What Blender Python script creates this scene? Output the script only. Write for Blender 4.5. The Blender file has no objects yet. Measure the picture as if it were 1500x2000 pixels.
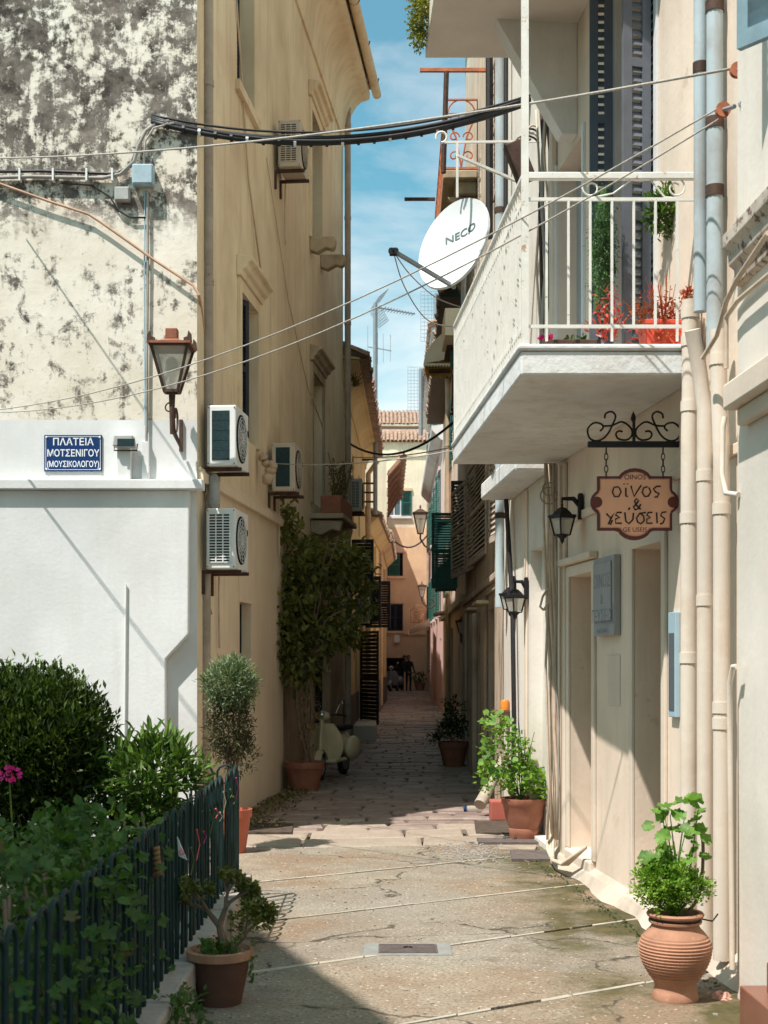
import bpy, math, random
from mathutils import Vector, Matrix
R = random.Random(7)
sc = bpy.context.scene
C = sc.collection
F = 2600.0; HZ = 1285.0; EYE = 1.6
# ------------------------------------------------------------ camera
cam = bpy.data.cameras.new('camera'); co = bpy.data.objects.new('camera', cam); C.objects.link(co)
cam.sensor_fit = 'AUTO'; cam.sensor_width = 36; cam.lens = F / 2000 * 36
cam.shift_y = (HZ - 1000) / 2000; cam.clip_start = .05; cam.clip_end = 600
co.location = (0, 0, EYE); co.rotation_euler = (math.pi / 2, 0, 0)
cam.dof.use_dof = True; cam.dof.focus_distance = 10.5; cam.dof.aperture_fstop = 5.6
sc.camera = co
# ------------------------------------------------------------ light
SUN_AZ = math.radians(225); SUN_EL = math.radians(60)
w = bpy.data.worlds.new('World'); sc.world = w; w.use_nodes = True
nt = w.node_tree; nt.nodes.clear()
def wn(t, **k):
    n = nt.nodes.new(t)
    for a, b in k.items(): setattr(n, a, b)
    return n
sky = wn('ShaderNodeTexSky', sky_type='NISHITA', sun_disc=False, sun_elevation=SUN_EL, sun_rotation=SUN_AZ, air_density=1.0, dust_density=1.0, ozone_density=1.6)
tc = wn('ShaderNodeTexCoord'); mp = wn('ShaderNodeMapping'); mp.inputs['Scale'].default_value = (1, 1, 2.6); mp.inputs['Location'].default_value = (3.1, .4, 1.25)
nz = wn('ShaderNodeTexNoise'); nz.inputs['Scale'].default_value = 3.4; nz.inputs['Detail'].default_value = 9; nz.inputs['Roughness'].default_value = .55; nz.inputs['Distortion'].default_value = .35
cr = wn('ShaderNodeValToRGB'); cr.color_ramp.elements[0].position = .48; cr.color_ramp.elements[1].position = .76
cr.color_ramp.elements[0].color = (.06, .06, .06, 1); cr.color_ramp.elements[1].color = (.9, .9, .9, 1)
mul = wn('ShaderNodeMix', data_type='RGBA', blend_type='MULTIPLY'); mul.inputs[0].default_value = 1; mul.inputs[7].default_value = (.54, 1.27, 1.10, 1)
mx = wn('ShaderNodeMix', data_type='RGBA'); mx.inputs[7].default_value = (8.3, 8.1, 7.9, 1)
bg = wn('ShaderNodeBackground'); bg.inputs['Strength'].default_value = .105
ow = wn('ShaderNodeOutputWorld')
L = nt.links.new
L(tc.outputs['Generated'], mp.inputs['Vector']); L(mp.outputs[0], nz.inputs['Vector']); L(nz.outputs['Fac'], cr.inputs[0])
L(sky.outputs[0], mul.inputs[6]); L(mul.outputs[2], mx.inputs[6]); L(cr.outputs[0], mx.inputs[0]); L(mx.outputs[2], bg.inputs['Color']); L(bg.outputs[0], ow.inputs['Surface'])
sl = bpy.data.lights.new('sun', 'SUN'); so = bpy.data.objects.new('sun', sl); C.objects.link(so)
sl.energy = 4.8; sl.angle = math.radians(.55); sl.color = (1, .94, .885)
so.rotation_euler = Vector((1, 1, -2.5)).to_track_quat('-Z', 'Y').to_euler()
so.location = (-4, -4, 16)
sc.view_settings.view_transform = 'Standard'; sc.view_settings.look = 'None'
sc.view_settings.exposure = 0.48; sc.view_settings.gamma = 1; sc.view_settings.use_curve_mapping = False
sc.render.engine = 'CYCLES'
sc.cycles.max_bounces = 7; sc.cycles.diffuse_bounces = 4; sc.cycles.glossy_bounces = 2; sc.cycles.transparent_max_bounces = 8
sc.cycles.use_denoising = True
# ------------------------------------------------------------ materials
def mat(name):
    m = bpy.data.materials.new(name); m.use_nodes = True
    return m, m.node_tree, m.node_tree.nodes['Principled BSDF']
def N(t, ty, **k):
    n = t.nodes.new(ty)
    for a, b in k.items():
        if a.startswith('i_'): n.inputs[a[2:].replace('_', ' ')].default_value = b
        else: setattr(n, a, b)
    return n
def c4(c): return (c[0], c[1], c[2], 1)
def noise(t, scale, detail=4, rough=.6, stretch=(1, 1, 1), dist=0, off=(0, 0, 0)):
    g = N(t, 'ShaderNodeNewGeometry'); m = N(t, 'ShaderNodeMapping'); m.inputs['Scale'].default_value = stretch; m.inputs['Location'].default_value = off
    n = N(t, 'ShaderNodeTexNoise'); n.inputs['Scale'].default_value = scale; n.inputs['Detail'].default_value = detail; n.inputs['Roughness'].default_value = rough; n.inputs['Distortion'].default_value = dist
    t.links.new(g.outputs['Position'], m.inputs[0]); t.links.new(m.outputs[0], n.inputs['Vector'])
    return n.outputs['Fac']
def ramp(t, src, a, b, ca=(0, 0, 0), cb=(1, 1, 1), mode='LINEAR'):
    r = N(t, 'ShaderNodeValToRGB'); e = r.color_ramp.elements; r.color_ramp.interpolation = mode
    e[0].position = a; e[1].position = b; e[0].color = c4(ca); e[1].color = c4(cb)
    t.links.new(src, r.inputs[0]); return r.outputs[0]
def mixc(t, fac, a, b, mode='MIX'):
    m = N(t, 'ShaderNodeMix', data_type='RGBA', blend_type=mode)
    for s, i in ((fac, 0), (a, 6), (b, 7)):
        if isinstance(s, (int, float)): m.inputs[i].default_value = s
        elif isinstance(s, tuple): m.inputs[i].default_value = c4(s)
        else: t.links.new(s, m.inputs[i])
    return m.outputs[2]
def math_(t, op, a, b=0.0, clamp=False):
    m = N(t, 'ShaderNodeMath', operation=op, use_clamp=clamp)
    for s, i in ((a, 0), (b, 1)):
        if isinstance(s, (int, float)): m.inputs[i].default_value = s
        else: t.links.new(s, m.inputs[i])
    return m.outputs[0]
def posz(t, ax='Z'):
    g = N(t, 'ShaderNodeNewGeometry'); s = N(t, 'ShaderNodeSeparateXYZ'); t.links.new(g.outputs['Position'], s.inputs[0]); return s.outputs[ax]
def bump(t, b, h, st=.3, dist=.02):
    n = N(t, 'ShaderNodeBump'); n.inputs['Strength'].default_value = st; n.inputs['Distance'].default_value = dist
    t.links.new(h, n.inputs['Height']); t.links.new(n.outputs[0], b.inputs['Normal'])
def plaster(name, base, dirt=(.16, .12, .08), amt=.5, scale=1.2, streak=.5, rough=.9, bmp=.25, chip=None, off=(0, 0, 0)):
    m, t, b = mat(name)
    n1 = noise(t, scale, 7, .62, off=off); n2 = noise(t, 2.2, 6, .65, (3.2, 3.2, .35), off=off); n3 = noise(t, 26, 3, .6)
    var = mixc(t, ramp(t, noise(t, .7, 3, off=off), .3, .7), tuple(x * .78 for x in base), tuple(min(.9, x * 1.06) for x in base))
    f1 = ramp(t, n1, .50, .50 + .28, (0, 0, 0), (amt, amt, amt)); col = mixc(t, f1, var, dirt)
    f2 = ramp(t, n2, .50, .72, (0, 0, 0), (streak, streak, streak)); col = mixc(t, f2, col, tuple(x * .8 + .2 * y for x, y in zip(dirt, base)))
    zz = posz(t); foot = math_(t, 'MULTIPLY', math_(t, 'SUBTRACT', 1, math_(t, 'MULTIPLY', zz, 1.7), True), ramp(t, n1, .3, .7), True)
    col = mixc(t, math_(t, 'MULTIPLY', foot, .45), col, tuple(.5 * x + .5 * y for x, y in zip(dirt, base)))
    if chip:
        n4 = noise(t, 3.1, 8, .7, off=(5, 2, 1)); col = mixc(t, ramp(t, n4, .655, .665, (0, 0, 0), (.9, .9, .9)), col, chip)
    t.links.new(mixc(t, math_(t, 'MULTIPLY', n3, .16), col, tuple(x * .5 for x in base)), b.inputs['Base Color'])
    b.inputs['Roughness'].default_value = rough; b.inputs['Specular IOR Level'].default_value = .2
    bump(t, b, math_(t, 'ADD', math_(t, 'MULTIPLY', n1, 1.0), math_(t, 'MULTIPLY', n3, .35)), bmp, .025)
    return m
def simple(name, base, rough=.6, metal=0, vary=.25, scale=9, rust=None, rust_at=.58, bmp=.08, spec=.4):
    m, t, b = mat(name)
    n = noise(t, scale, 5, .65); col = mixc(t, ramp(t, n, .3, .7), tuple(x * (1 - vary) for x in base), tuple(min(1, x * (1 + vary * .4)) for x in base))
    if rust: col = mixc(t, ramp(t, noise(t, scale * 1.7, 7, .7, off=(2, 7, 3)), rust_at, rust_at + .07), col, rust)
    t.links.new(col, b.inputs['Base Color']); b.inputs['Roughness'].default_value = rough; b.inputs['Metallic'].default_value = metal
    b.inputs['Specular IOR Level'].default_value = spec
    if bmp: bump(t, b, noise(t, scale * 5, 4, .6), bmp, .006)
    return m
def leafm(name, a, bcol, trans=.35, sc_=14, rough=.5):
    m, t, b = mat(name)
    col = mixc(t, ramp(t, noise(t, sc_, 3, .6), .35, .65), a, bcol)
    oi = N(t, 'ShaderNodeObjectInfo'); col = mixc(t, 1.0, col, ramp(t, oi.outputs['Random'], 0, 1, (.55, .6, .5), (1.35, 1.3, 1.2)), 'MULTIPLY')
    if 'vine' in name or 'geranium' in name: col = mixc(t, ramp(t, oi.outputs['Random'], .93, .95), col, (.13, .11, .035))
    t.links.new(col, b.inputs['Base Color']); b.inputs['Roughness'].default_value = rough; b.inputs['Specular IOR Level'].default_value = .35
    tr = N(t, 'ShaderNodeBsdfTranslucent'); t.links.new(mixc(t, 1.0, col, (1.0, 1.15, .45), 'MULTIPLY'), tr.inputs[0])
    ms = N(t, 'ShaderNodeMixShader'); ms.inputs[0].default_value = trans
    out = t.nodes['Material Output']; t.links.new(b.outputs[0], ms.inputs[1]); t.links.new(tr.outputs[0], ms.inputs[2]); t.links.new(ms.outputs[0], out.inputs[0])
    return m
M = {}
# weathered front of the corner house: cream limewash over dark mould, barer towards the top
def weathered():
    m, t, b = mat('weathered_limewash')
    zz = posz(t)
    up = ramp(t, math_(t, 'DIVIDE', math_(t, 'ADD', zz, math_(t, 'MULTIPLY', noise(t, 3, 4), .7)), 10), .56, .60)
    nA = noise(t, 2.8, 12, .76, dist=.25); nB = noise(t, 13, 9, .75); nS = noise(t, 4.5, 7, .7, (2.2, 2.2, .45), off=(1, 4, 0))
    mixn = math_(t, 'ADD', math_(t, 'MULTIPLY', nA, .5), math_(t, 'ADD', math_(t, 'MULTIPLY', nB, .28), math_(t, 'MULTIPLY', nS, .22)))
    fl = ramp(t, mixn, .520, .575); fu = ramp(t, mixn, .465, .51)
    f = mixc(t, up, fl, fu)
    cream = mixc(t, ramp(t, noise(t, 1.6, 5), .35, .7), (.74, .66, .54), (.86, .80, .71))
    cream = mixc(t, ramp(t, noise(t, 5, 6, .7, off=(9, 0, 3)), .64, .72, (0, 0, 0), (.35,) * 3), cream, (.48, .29, .19))
    dark = mixc(t, ramp(t, noise(t, 6, 8, .75), .38, .68), (.06, .05, .043), (.30, .255, .215))
    col = mixc(t, f, cream, dark)
    t.links.new(col, b.inputs['Base Color']); b.inputs['Roughness'].default_value = .95; b.inputs['Specular IOR Level'].default_value = .1
    bump(t, b, math_(t, 'SUBTRACT', math_(t, 'MULTIPLY', nB, .6), math_(t, 'MULTIPLY', f, .5)), .5, .02)
    return m
M['weathered'] = weathered()
M['white_paint'] = plaster('white_wall_paint', (.80, .80, .79), (.60, .57, .51), .4, 1.0, .38, bmp=.2, chip=(.66, .65, .62))
M['ochre'] = plaster('ochre_plaster', (.90, .715, .49), (.50, .34, .20), .6, 1.1, .75, bmp=.25)
M['ochre_low'] = plaster('pale_ochre_plaster', (.88, .72, .53), (.52, .38, .25), .45, 1.4, .4, bmp=.15)
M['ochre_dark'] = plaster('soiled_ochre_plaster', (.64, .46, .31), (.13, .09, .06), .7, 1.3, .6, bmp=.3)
M['yellow'] = plaster('yellow_plaster', (.80, .58, .30), (.34, .22, .12), .4, 1.2, .35)
M['grey_base'] = plaster('grey_base_render', (.22, .17, .14), (.10, .08, .07), .5, 2)
M['end'] = plaster('apricot_plaster', (.76, .54, .35), (.42, .28, .17), .5, .9, .4)
M['end_top'] = plaster('cream_apricot_plaster', (.84, .73, .55), (.42, .33, .22), .55, .8, .5)
M['cream'] = plaster('cream_plaster', (.84, .695, .565), (.48, .37, .27), .45, 1.1, .4, bmp=.22, chip=(.66, .52, .40))
M['cream_trim'] = plaster('cream_trim_plaster', (.76, .65, .54), (.52, .42, .3), .3, 1.8, .25, bmp=.14)
M['fillet'] = plaster('cement_fillet', (.62, .53, .44), (.26, .20, .12), .6, 3.5, .2, bmp=.5)
M['near_wall'] = plaster('near_offwhite_plaster', (.80, .74, .66), (.55, .45, .34), .3, 1.2, .25, bmp=.18)
M['white_plaster'] = plaster('white_plaster', (.82, .77, .70), (.45, .36, .27), .35, 1.5, .3, bmp=.25)
M['worn'] = plaster('worn_brown_plaster', (.64, .52, .41), (.13, .09, .06), .8, 1.6, .9, bmp=.5, chip=(.42, .33, .25))
M['worn_pale'] = plaster('worn_pale_plaster', (.72, .64, .52), (.20, .15, .11), .55, 2.2, .95, bmp=.4, chip=(.30, .24, .18))
M['pink'] = plaster('pink_plaster', (.74, .50, .45), (.42, .26, .2), .3, 1, .3)
M['lilac'] = plaster('pale_cornice_plaster', (.70, .64, .62), (.35, .3, .28), .4, 1, .4)
M['slab_white'] = plaster('whitewashed_slab', (.80, .80, .79), (.46, .35, .26), .5, 3.5, .5, bmp=.5)
M['stone'] = plaster('limestone_trim', (.52, .42, .29), (.18, .13, .09), .6, 4, .6, bmp=.4)
M['kerb'] = plaster('garden_kerb_stone', (.46, .41, .36), (.16, .13, .11), .7, 5, .4, bmp=.6)
M['soil'] = simple('soil', (.07, .05, .035), .95, vary=.5, scale=20, bmp=.5)
M['terracotta'] = simple('terracotta', (.43, .225, .145), .9, vary=.3, scale=6, rust=(.60, .40, .28), rust_at=.62, bmp=.25, spec=.15)
M['pot_brown'] = simple('dark_brown_pot', (.13, .062, .042), .8, vary=.3, scale=6, bmp=.2, spec=.2)
M['terracotta_dark'] = simple('brown_terracotta', (.33, .135, .085), .8, vary=.3, scale=6, bmp=.2, spec=.2)
M['plastic_orange'] = simple('orange_plastic', (.50, .13, .07), .5, vary=.15, scale=4, bmp=.03)
M['muted_red'] = simple('faded_red_plastic', (.40, .11, .08), .6, vary=.15, scale=4, bmp=.03)
M['plastic_red'] = simple('red_plastic', (.70, .095, .055), .45, vary=.12, scale=4, bmp=.03)
M['pvc'] = plaster('cream_pvc', (.76, .67, .57), (.42, .30, .20), .5, 2.8, .55, .55, .06)
M['zinc'] = plaster('blue_zinc', (.47, .55, .58), (.24, .15, .10), .7, 2.6, .6, .5, .06)
M['grey_pipe'] = simple('painted_grey_pipe', (.42, .34, .27), .7, 0, .3, 4, rust=(.2, .12, .08), rust_at=.62)
M['tan_pipe'] = simple('tan_pipe', (.55, .40, .27), .7, 0, .2, 5)
M['copper'] = simple('rusty_copper_pipe', (.52, .32, .21), .6, .1, .3, 8)
M['iron_black'] = simple('black_iron', (.018, .017, .02), .55, .3, .3, 10)
M['iron_brown'] = simple('rusty_dark_iron', (.09, .05, .035), .75, .2, .5, 12)
M['iron_green'] = simple('green_painted_iron', (.010, .033, .032), .6, .0, .35, 12, rust=(.05, .045, .04), rust_at=.66, bmp=.15, spec=.25)
M['iron_red'] = simple('rust_red_iron', (.50, .17, .085), .8, 0, .4, 12, bmp=.2)
M['rail_white'] = simple('rusty_white_railing', (.76, .74, .68), .6, 0, .12, 8, rust=(.40, .24, .14), rust_at=.60, bmp=.15)
M['cable_black'] = simple('black_cable', (.022, .02, .022), .5, 0, .3)
M['cable_grey'] = simple('grey_cable', (.34, .31, .28), .6)
M['cable_cream'] = simple('painted_cream_cable', (.60, .48, .37), .65)
M['rope'] = simple('hemp_rope', (.46, .42, .37), .9, 0, .35, 60, bmp=.3)
M['ac_white'] = simple('ac_white_casing', (.78, .78, .76), .4, 0, .05, 3, bmp=0)
M['ac_beige'] = simple('ac_beige_casing', (.56, .48, .38), .55, 0, .12, 3, rust=(.35, .25, .17), rust_at=.66, bmp=0)
M['coil'] = simple('dark_condenser_coil', (.022, .05, .055), .45, .3, .4, 40)
M['box_blue'] = simple('blue_grey_junction_box', (.40, .52, .58), .5, 0, .2, 9, rust=(.28, .2, .15), rust_at=.66)
M['box_grey'] = simple('grey_junction_box', (.42, .42, .40), .6)
M['green_shutter'] = simple('green_shutter_paint', (.018, .105, .085), .5, 0, .2, 9, bmp=.05)
M['dark_shutter'] = simple('dark_blue_shutter_paint', (.012, .02, .035), .5, 0, .3, 9)
M['pale_shutter'] = simple('peeling_pale_shutter', (.58, .50, .42), .8, 0, .3, 9, rust=(.14, .09, .065), rust_at=.53, bmp=.3)
M['grey_shutter'] = simple('grey_blue_shutter', (.12, .13, .155), .5, 0, .2, 6)
M['blue_shutter'] = simple('pale_blue_shutter', (.20, .30, .35), .6, 0, .2, 8, rust=(.10, .12, .14), rust_at=.64)
M['poster_blue'] = simple('poster_case_blue', (.34, .48, .56), .5, 0, .1, 5)
M['blue_frame'] = simple('blue_grey_door_frame', (.27, .36, .50), .5, 0, .15, 6)
M['dark'] = simple('dark_interior', (.01, .009, .009), .9, bmp=0)
M['brown_door'] = simple('brown_door', (.25, .215, .18), .6, 0, .2, 5)
M['dark_wood'] = simple('dark_wood', (.10, .07, .05), .7, 0, .4, 8)
M['wood'] = simple('weathered_board', (.38, .21, .13), .8, 0, .35, 9, bmp=.3)
M['log'] = simple('dry_log', (.42, .36, .29), .9, 0, .3, 12, bmp=.5)
M['tile_roof'] = simple('clay_roof_tile', (.46, .29, .20), .9, 0, .45, 5, rust=(.16, .13, .11), rust_at=.52, bmp=.4)
M['sign_blue'] = simple('blue_enamel', (.008, .04, .145), .3, 0, .08, 3, bmp=0)
M['sign_white'] = simple('white_enamel', (.80, .82, .84), .4, 0, .03, 3, bmp=0)
M['sign_orange'] = simple('orange_sign_board', (.92, .47, .29), .6, 0, .14, 5, bmp=.1)
M['sign_edge'] = simple('dark_red_sign_edge', (.15, .035, .028), .6)
M['sign_pink'] = simple('pale_sign_band', (.66, .36, .28), .6)
M['ink'] = simple('dark_ink', (.025, .015, .025), .7)
M['board_grey'] = simple('grey_blue_board', (.34, .345, .36), .6, 0, .1, 4)
M['board_ink'] = simple('faded_board_ink', (.24, .25, .28), .7)
M['dish'] = simple('satellite_dish_white', (.66, .67, .67), .45, 0, .04, 4, bmp=0)
M['lettergrey'] = simple('grey_print', (.11, .15, .16), .6, bmp=0)
M['lamp_copper'] = simple('oxidised_copper', (.34, .125, .07), .6, .2, .45, 9)
M['steel'] = simple('galvanised_steel', (.30, .32, .34), .5, .3, .15, 9)
M['awning'] = simple('awning_canvas', (.88, .78, .62), .9, 0, .12, 4)
M['awning_gold'] = simple('awning_gold_valance', (.60, .33, .08), .8)
M['magenta'] = leafm('magenta_petal', (.62, .02, .28), (.78, .05, .42), .3)
M['scooter_cream'] = simple('cream_scooter_paint', (.80, .68, .44), .3, 0, .12, 4, rust=(.22, .09, .05), rust_at=.68, bmp=0)
M['rubber'] = simple('rubber', (.02, .02, .02), .8)
M['chrome'] = simple('chrome', (.6, .6, .6), .2, .9, .1, bmp=0)
M['red_glass'] = simple('red_lens', (.35, .03, .02), .3)
M['cloth_dark'] = simple('black_clothing', (.014, .014, .018), .9)
M['cloth_grey'] = simple('grey_bag', (.10, .10, .11), .9)
M['skin'] = simple('skin', (.34, .2, .14), .6)
M['paper_orange'] = simple('orange_card', (.58, .27, .12), .8)
M['paper_white'] = simple('white_paper', (.70, .66, .64), .8)
M['amber'] = simple('amber_plastic', (.66, .22, .03), .35)
M['marble'] = plaster('white_marble_strip', (.50, .45, .37), (.22, .18, .13), .8, 6, .3, bmp=.3)
M['manhole'] = simple('manhole_plate', (.16, .13, .12), .7, .3, .3, 20, bmp=.4)
M['manhole_rim'] = simple('manhole_concrete', (.25, .25, .23), .9, 0, .2, 12)
M['brown_tile'] = simple('brown_glazed_tile', (.24, .10, .065), .35, 0, .15, 4)
M['leaf_dark'] = leafm('dark_leaf', (.020, .045, .012), (.05, .085, .02), .25)
M['leaf_top'] = leafm('hedge_leaf', (.014, .030, .008), (.12, .18, .03), .25, 11)
M['leaf_mid'] = leafm('mid_leaf', (.04, .085, .018), (.17, .28, .06), .3, 8)
M['leaf_light'] = leafm('light_leaf', (.10, .22, .03), (.22, .36, .05), .4)
M['leaf_gera'] = leafm('geranium_leaf', (.11, .24, .045), (.20, .36, .07), .4)
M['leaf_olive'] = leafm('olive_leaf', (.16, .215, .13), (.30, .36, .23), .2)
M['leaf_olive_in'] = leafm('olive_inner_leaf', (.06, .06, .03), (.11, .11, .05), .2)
M['leaf_ficus'] = leafm('ficus_leaf', (.14, .16, .04), (.42, .40, .14), .42, 5)
M['leaf_jade'] = leafm('jade_leaf', (.09, .11, .025), (.17, .17, .04), .2)
M['leaf_vine'] = leafm('vine_leaf', (.035, .085, .018), (.08, .15, .03), .3)
M['leaf_red'] = leafm('red_dried_leaf', (.50, .06, .045), (.42, .17, .06), .2)
M['leaf_dry'] = leafm('dry_leaf', (.16, .12, .05), (.24, .20, .09), .1)
M['leaf_gold'] = leafm('yellow_green_leaf', (.22, .23, .04), (.40, .34, .06), .35)
M['cactus'] = leafm('trailing_cactus', (.035, .085, .035), (.07, .14, .05), .15)
M['bark'] = simple('bark', (.19, .13, .09), .9, 0, .35, 15, bmp=.5)
def glassm():
    m, t, b = mat('lamp_glass'); b.inputs['Base Color'].default_value = (.62, .58, .50, 1); b.inputs['Roughness'].default_value = .35; b.inputs['Alpha'].default_value = .55
    return m
M['glass'] = glassm()
def pane():
    m, t, b = mat('window_glass'); b.inputs['Base Color'].default_value = (.10, .12, .14, 1); b.inputs['Roughness'].default_value = .08
    return m
M['pane'] = pane()
def plaza():
    m, t, b = mat('exposed_aggregate_concrete')
    n1 = noise(t, 1.1, 6, .65); n2 = noise(t, 55, 4, .7); n3 = noise(t, 4.5, 7, .7)
    col = mixc(t, ramp(t, n1, .40, .60), (.25, .175, .115), (.335, .285, .215))
    col = mixc(t, ramp(t, noise(t, .55, 4, .5, off=(4, 1, 0)), .48, .56, (0, 0, 0), (.55,) * 3), col, (.27, .255, .22))
    col = mixc(t, ramp(t, n3, .48, .72, (0, 0, 0), (.5,) * 3), col, (.17, .13, .09))
    g = N(t, 'ShaderNodeNewGeometry'); v = N(t, 'ShaderNodeTexVoronoi'); v.inputs['Scale'].default_value = 38; t.links.new(g.outputs['Position'], v.inputs['Vector'])
    col = mixc(t, math_(t, 'MULTIPLY', ramp(t, v.outputs['Distance'], .16, .34, (1,) * 3, (0, 0, 0)), ramp(t, v.outputs['Color'], .55, .75, (0, 0, 0), (.95,) * 3)), col, (.60, .52, .42))
    col = mixc(t, ramp(t, n2, .48, .62, (0, 0, 0), (.75,) * 3), col, (.13, .10, .07))
    xx = posz(t, 'X'); yy = posz(t, 'Y')
    # moss and damp along the foot of the right-hand wall
    k = math_(t, 'ADD', math_(t, 'MULTIPLY', math_(t, 'SUBTRACT', xx, .52), 1.25), math_(t, 'MULTIPLY', math_(t, 'SUBTRACT', n3, .55), 1.6))
    k = math_(t, 'MULTIPLY', k, ramp(t, n1, .38, .62), True)
    col = mixc(t, ramp(t, k, .06, .5, (0, 0, 0), (.95,) * 3), col, mixc(t, ramp(t, n3, .4, .6), (.045, .044, .012), (.10, .08, .03)))
    vc = N(t, 'ShaderNodeTexVoronoi', feature='DISTANCE_TO_EDGE'); vc.inputs['Scale'].default_value = .62
    mp = N(t, 'ShaderNodeMapping'); t.links.new(g.outputs['Position'], mp.inputs[0]); nn = N(t, 'ShaderNodeTexNoise'); nn.inputs['Scale'].default_value = 3.0; nn.inputs['Detail'].default_value = 6
    t.links.new(g.outputs['Position'], nn.inputs['Vector']); ad = N(t, 'ShaderNodeVectorMath', operation='MULTIPLY_ADD'); ad.inputs[1].default_value = (.55, .55, 0)
    t.links.new(nn.outputs['Color'], ad.inputs[0]); t.links.new(mp.outputs[0], ad.inputs[2]); t.links.new(ad.outputs[0], vc.inputs['Vector'])
    ck = ramp(t, vc.outputs['Distance'], .0025, .009, (1, 1, 1), (0, 0, 0))
    ck = mixc(t, 1.0, ck, ramp(t, noise(t, 2, 3, off=(3, 3, 3)), .42, .5), 'MULTIPLY')
    col = mixc(t, ck, col, (.06, .05, .035))
    t.links.new(col, b.inputs['Base Color']); b.inputs['Roughness'].default_value = .85; b.inputs['Specular IOR Level'].default_value = .3
    bump(t, b, math_(t, 'SUBTRACT', math_(t, 'ADD', math_(t, 'MULTIPLY', n2, .7), n3), math_(t, 'MULTIPLY', ck, 1.2)), .45, .012)
    return m
M['plaza'] = plaza()
def stonem(name, a, bb, cc):
    m, t, b = mat(name)
    oi = N(t, 'ShaderNodeObjectInfo'); n = noise(t, 3.2, 7, .7); n2 = noise(t, 30, 4, .6)
    col = mixc(t, oi.outputs['Random'], a, bb); col = mixc(t, ramp(t, n, .38, .7, (0, 0, 0), (.75,) * 3), col, cc)
    col = mixc(t, ramp(t, n2, .5, .8, (0, 0, 0), (.5,) * 3), col, (.12, .09, .07))
    t.links.new(col, b.inputs['Base Color']); b.inputs['Roughness'].default_value = .55; b.inputs['Specular IOR Level'].default_value = .4
    bump(t, b, math_(t, 'ADD', n, math_(t, 'MULTIPLY', n2, .4)), .5, .02)
    return m
M['flag'] = stonem('alley_flagstone', (.25, .18, .15), (.38, .29, .24), (.16, .115, .10))
M['flag_pale'] = stonem('pale_flagstone', (.37, .30, .235), (.43, .36, .285), (.28, .21, .16))
M['joint'] = simple('dirt_joint', (.085, .062, .045), .95, vary=.5, scale=14, bmp=.4)
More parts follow.
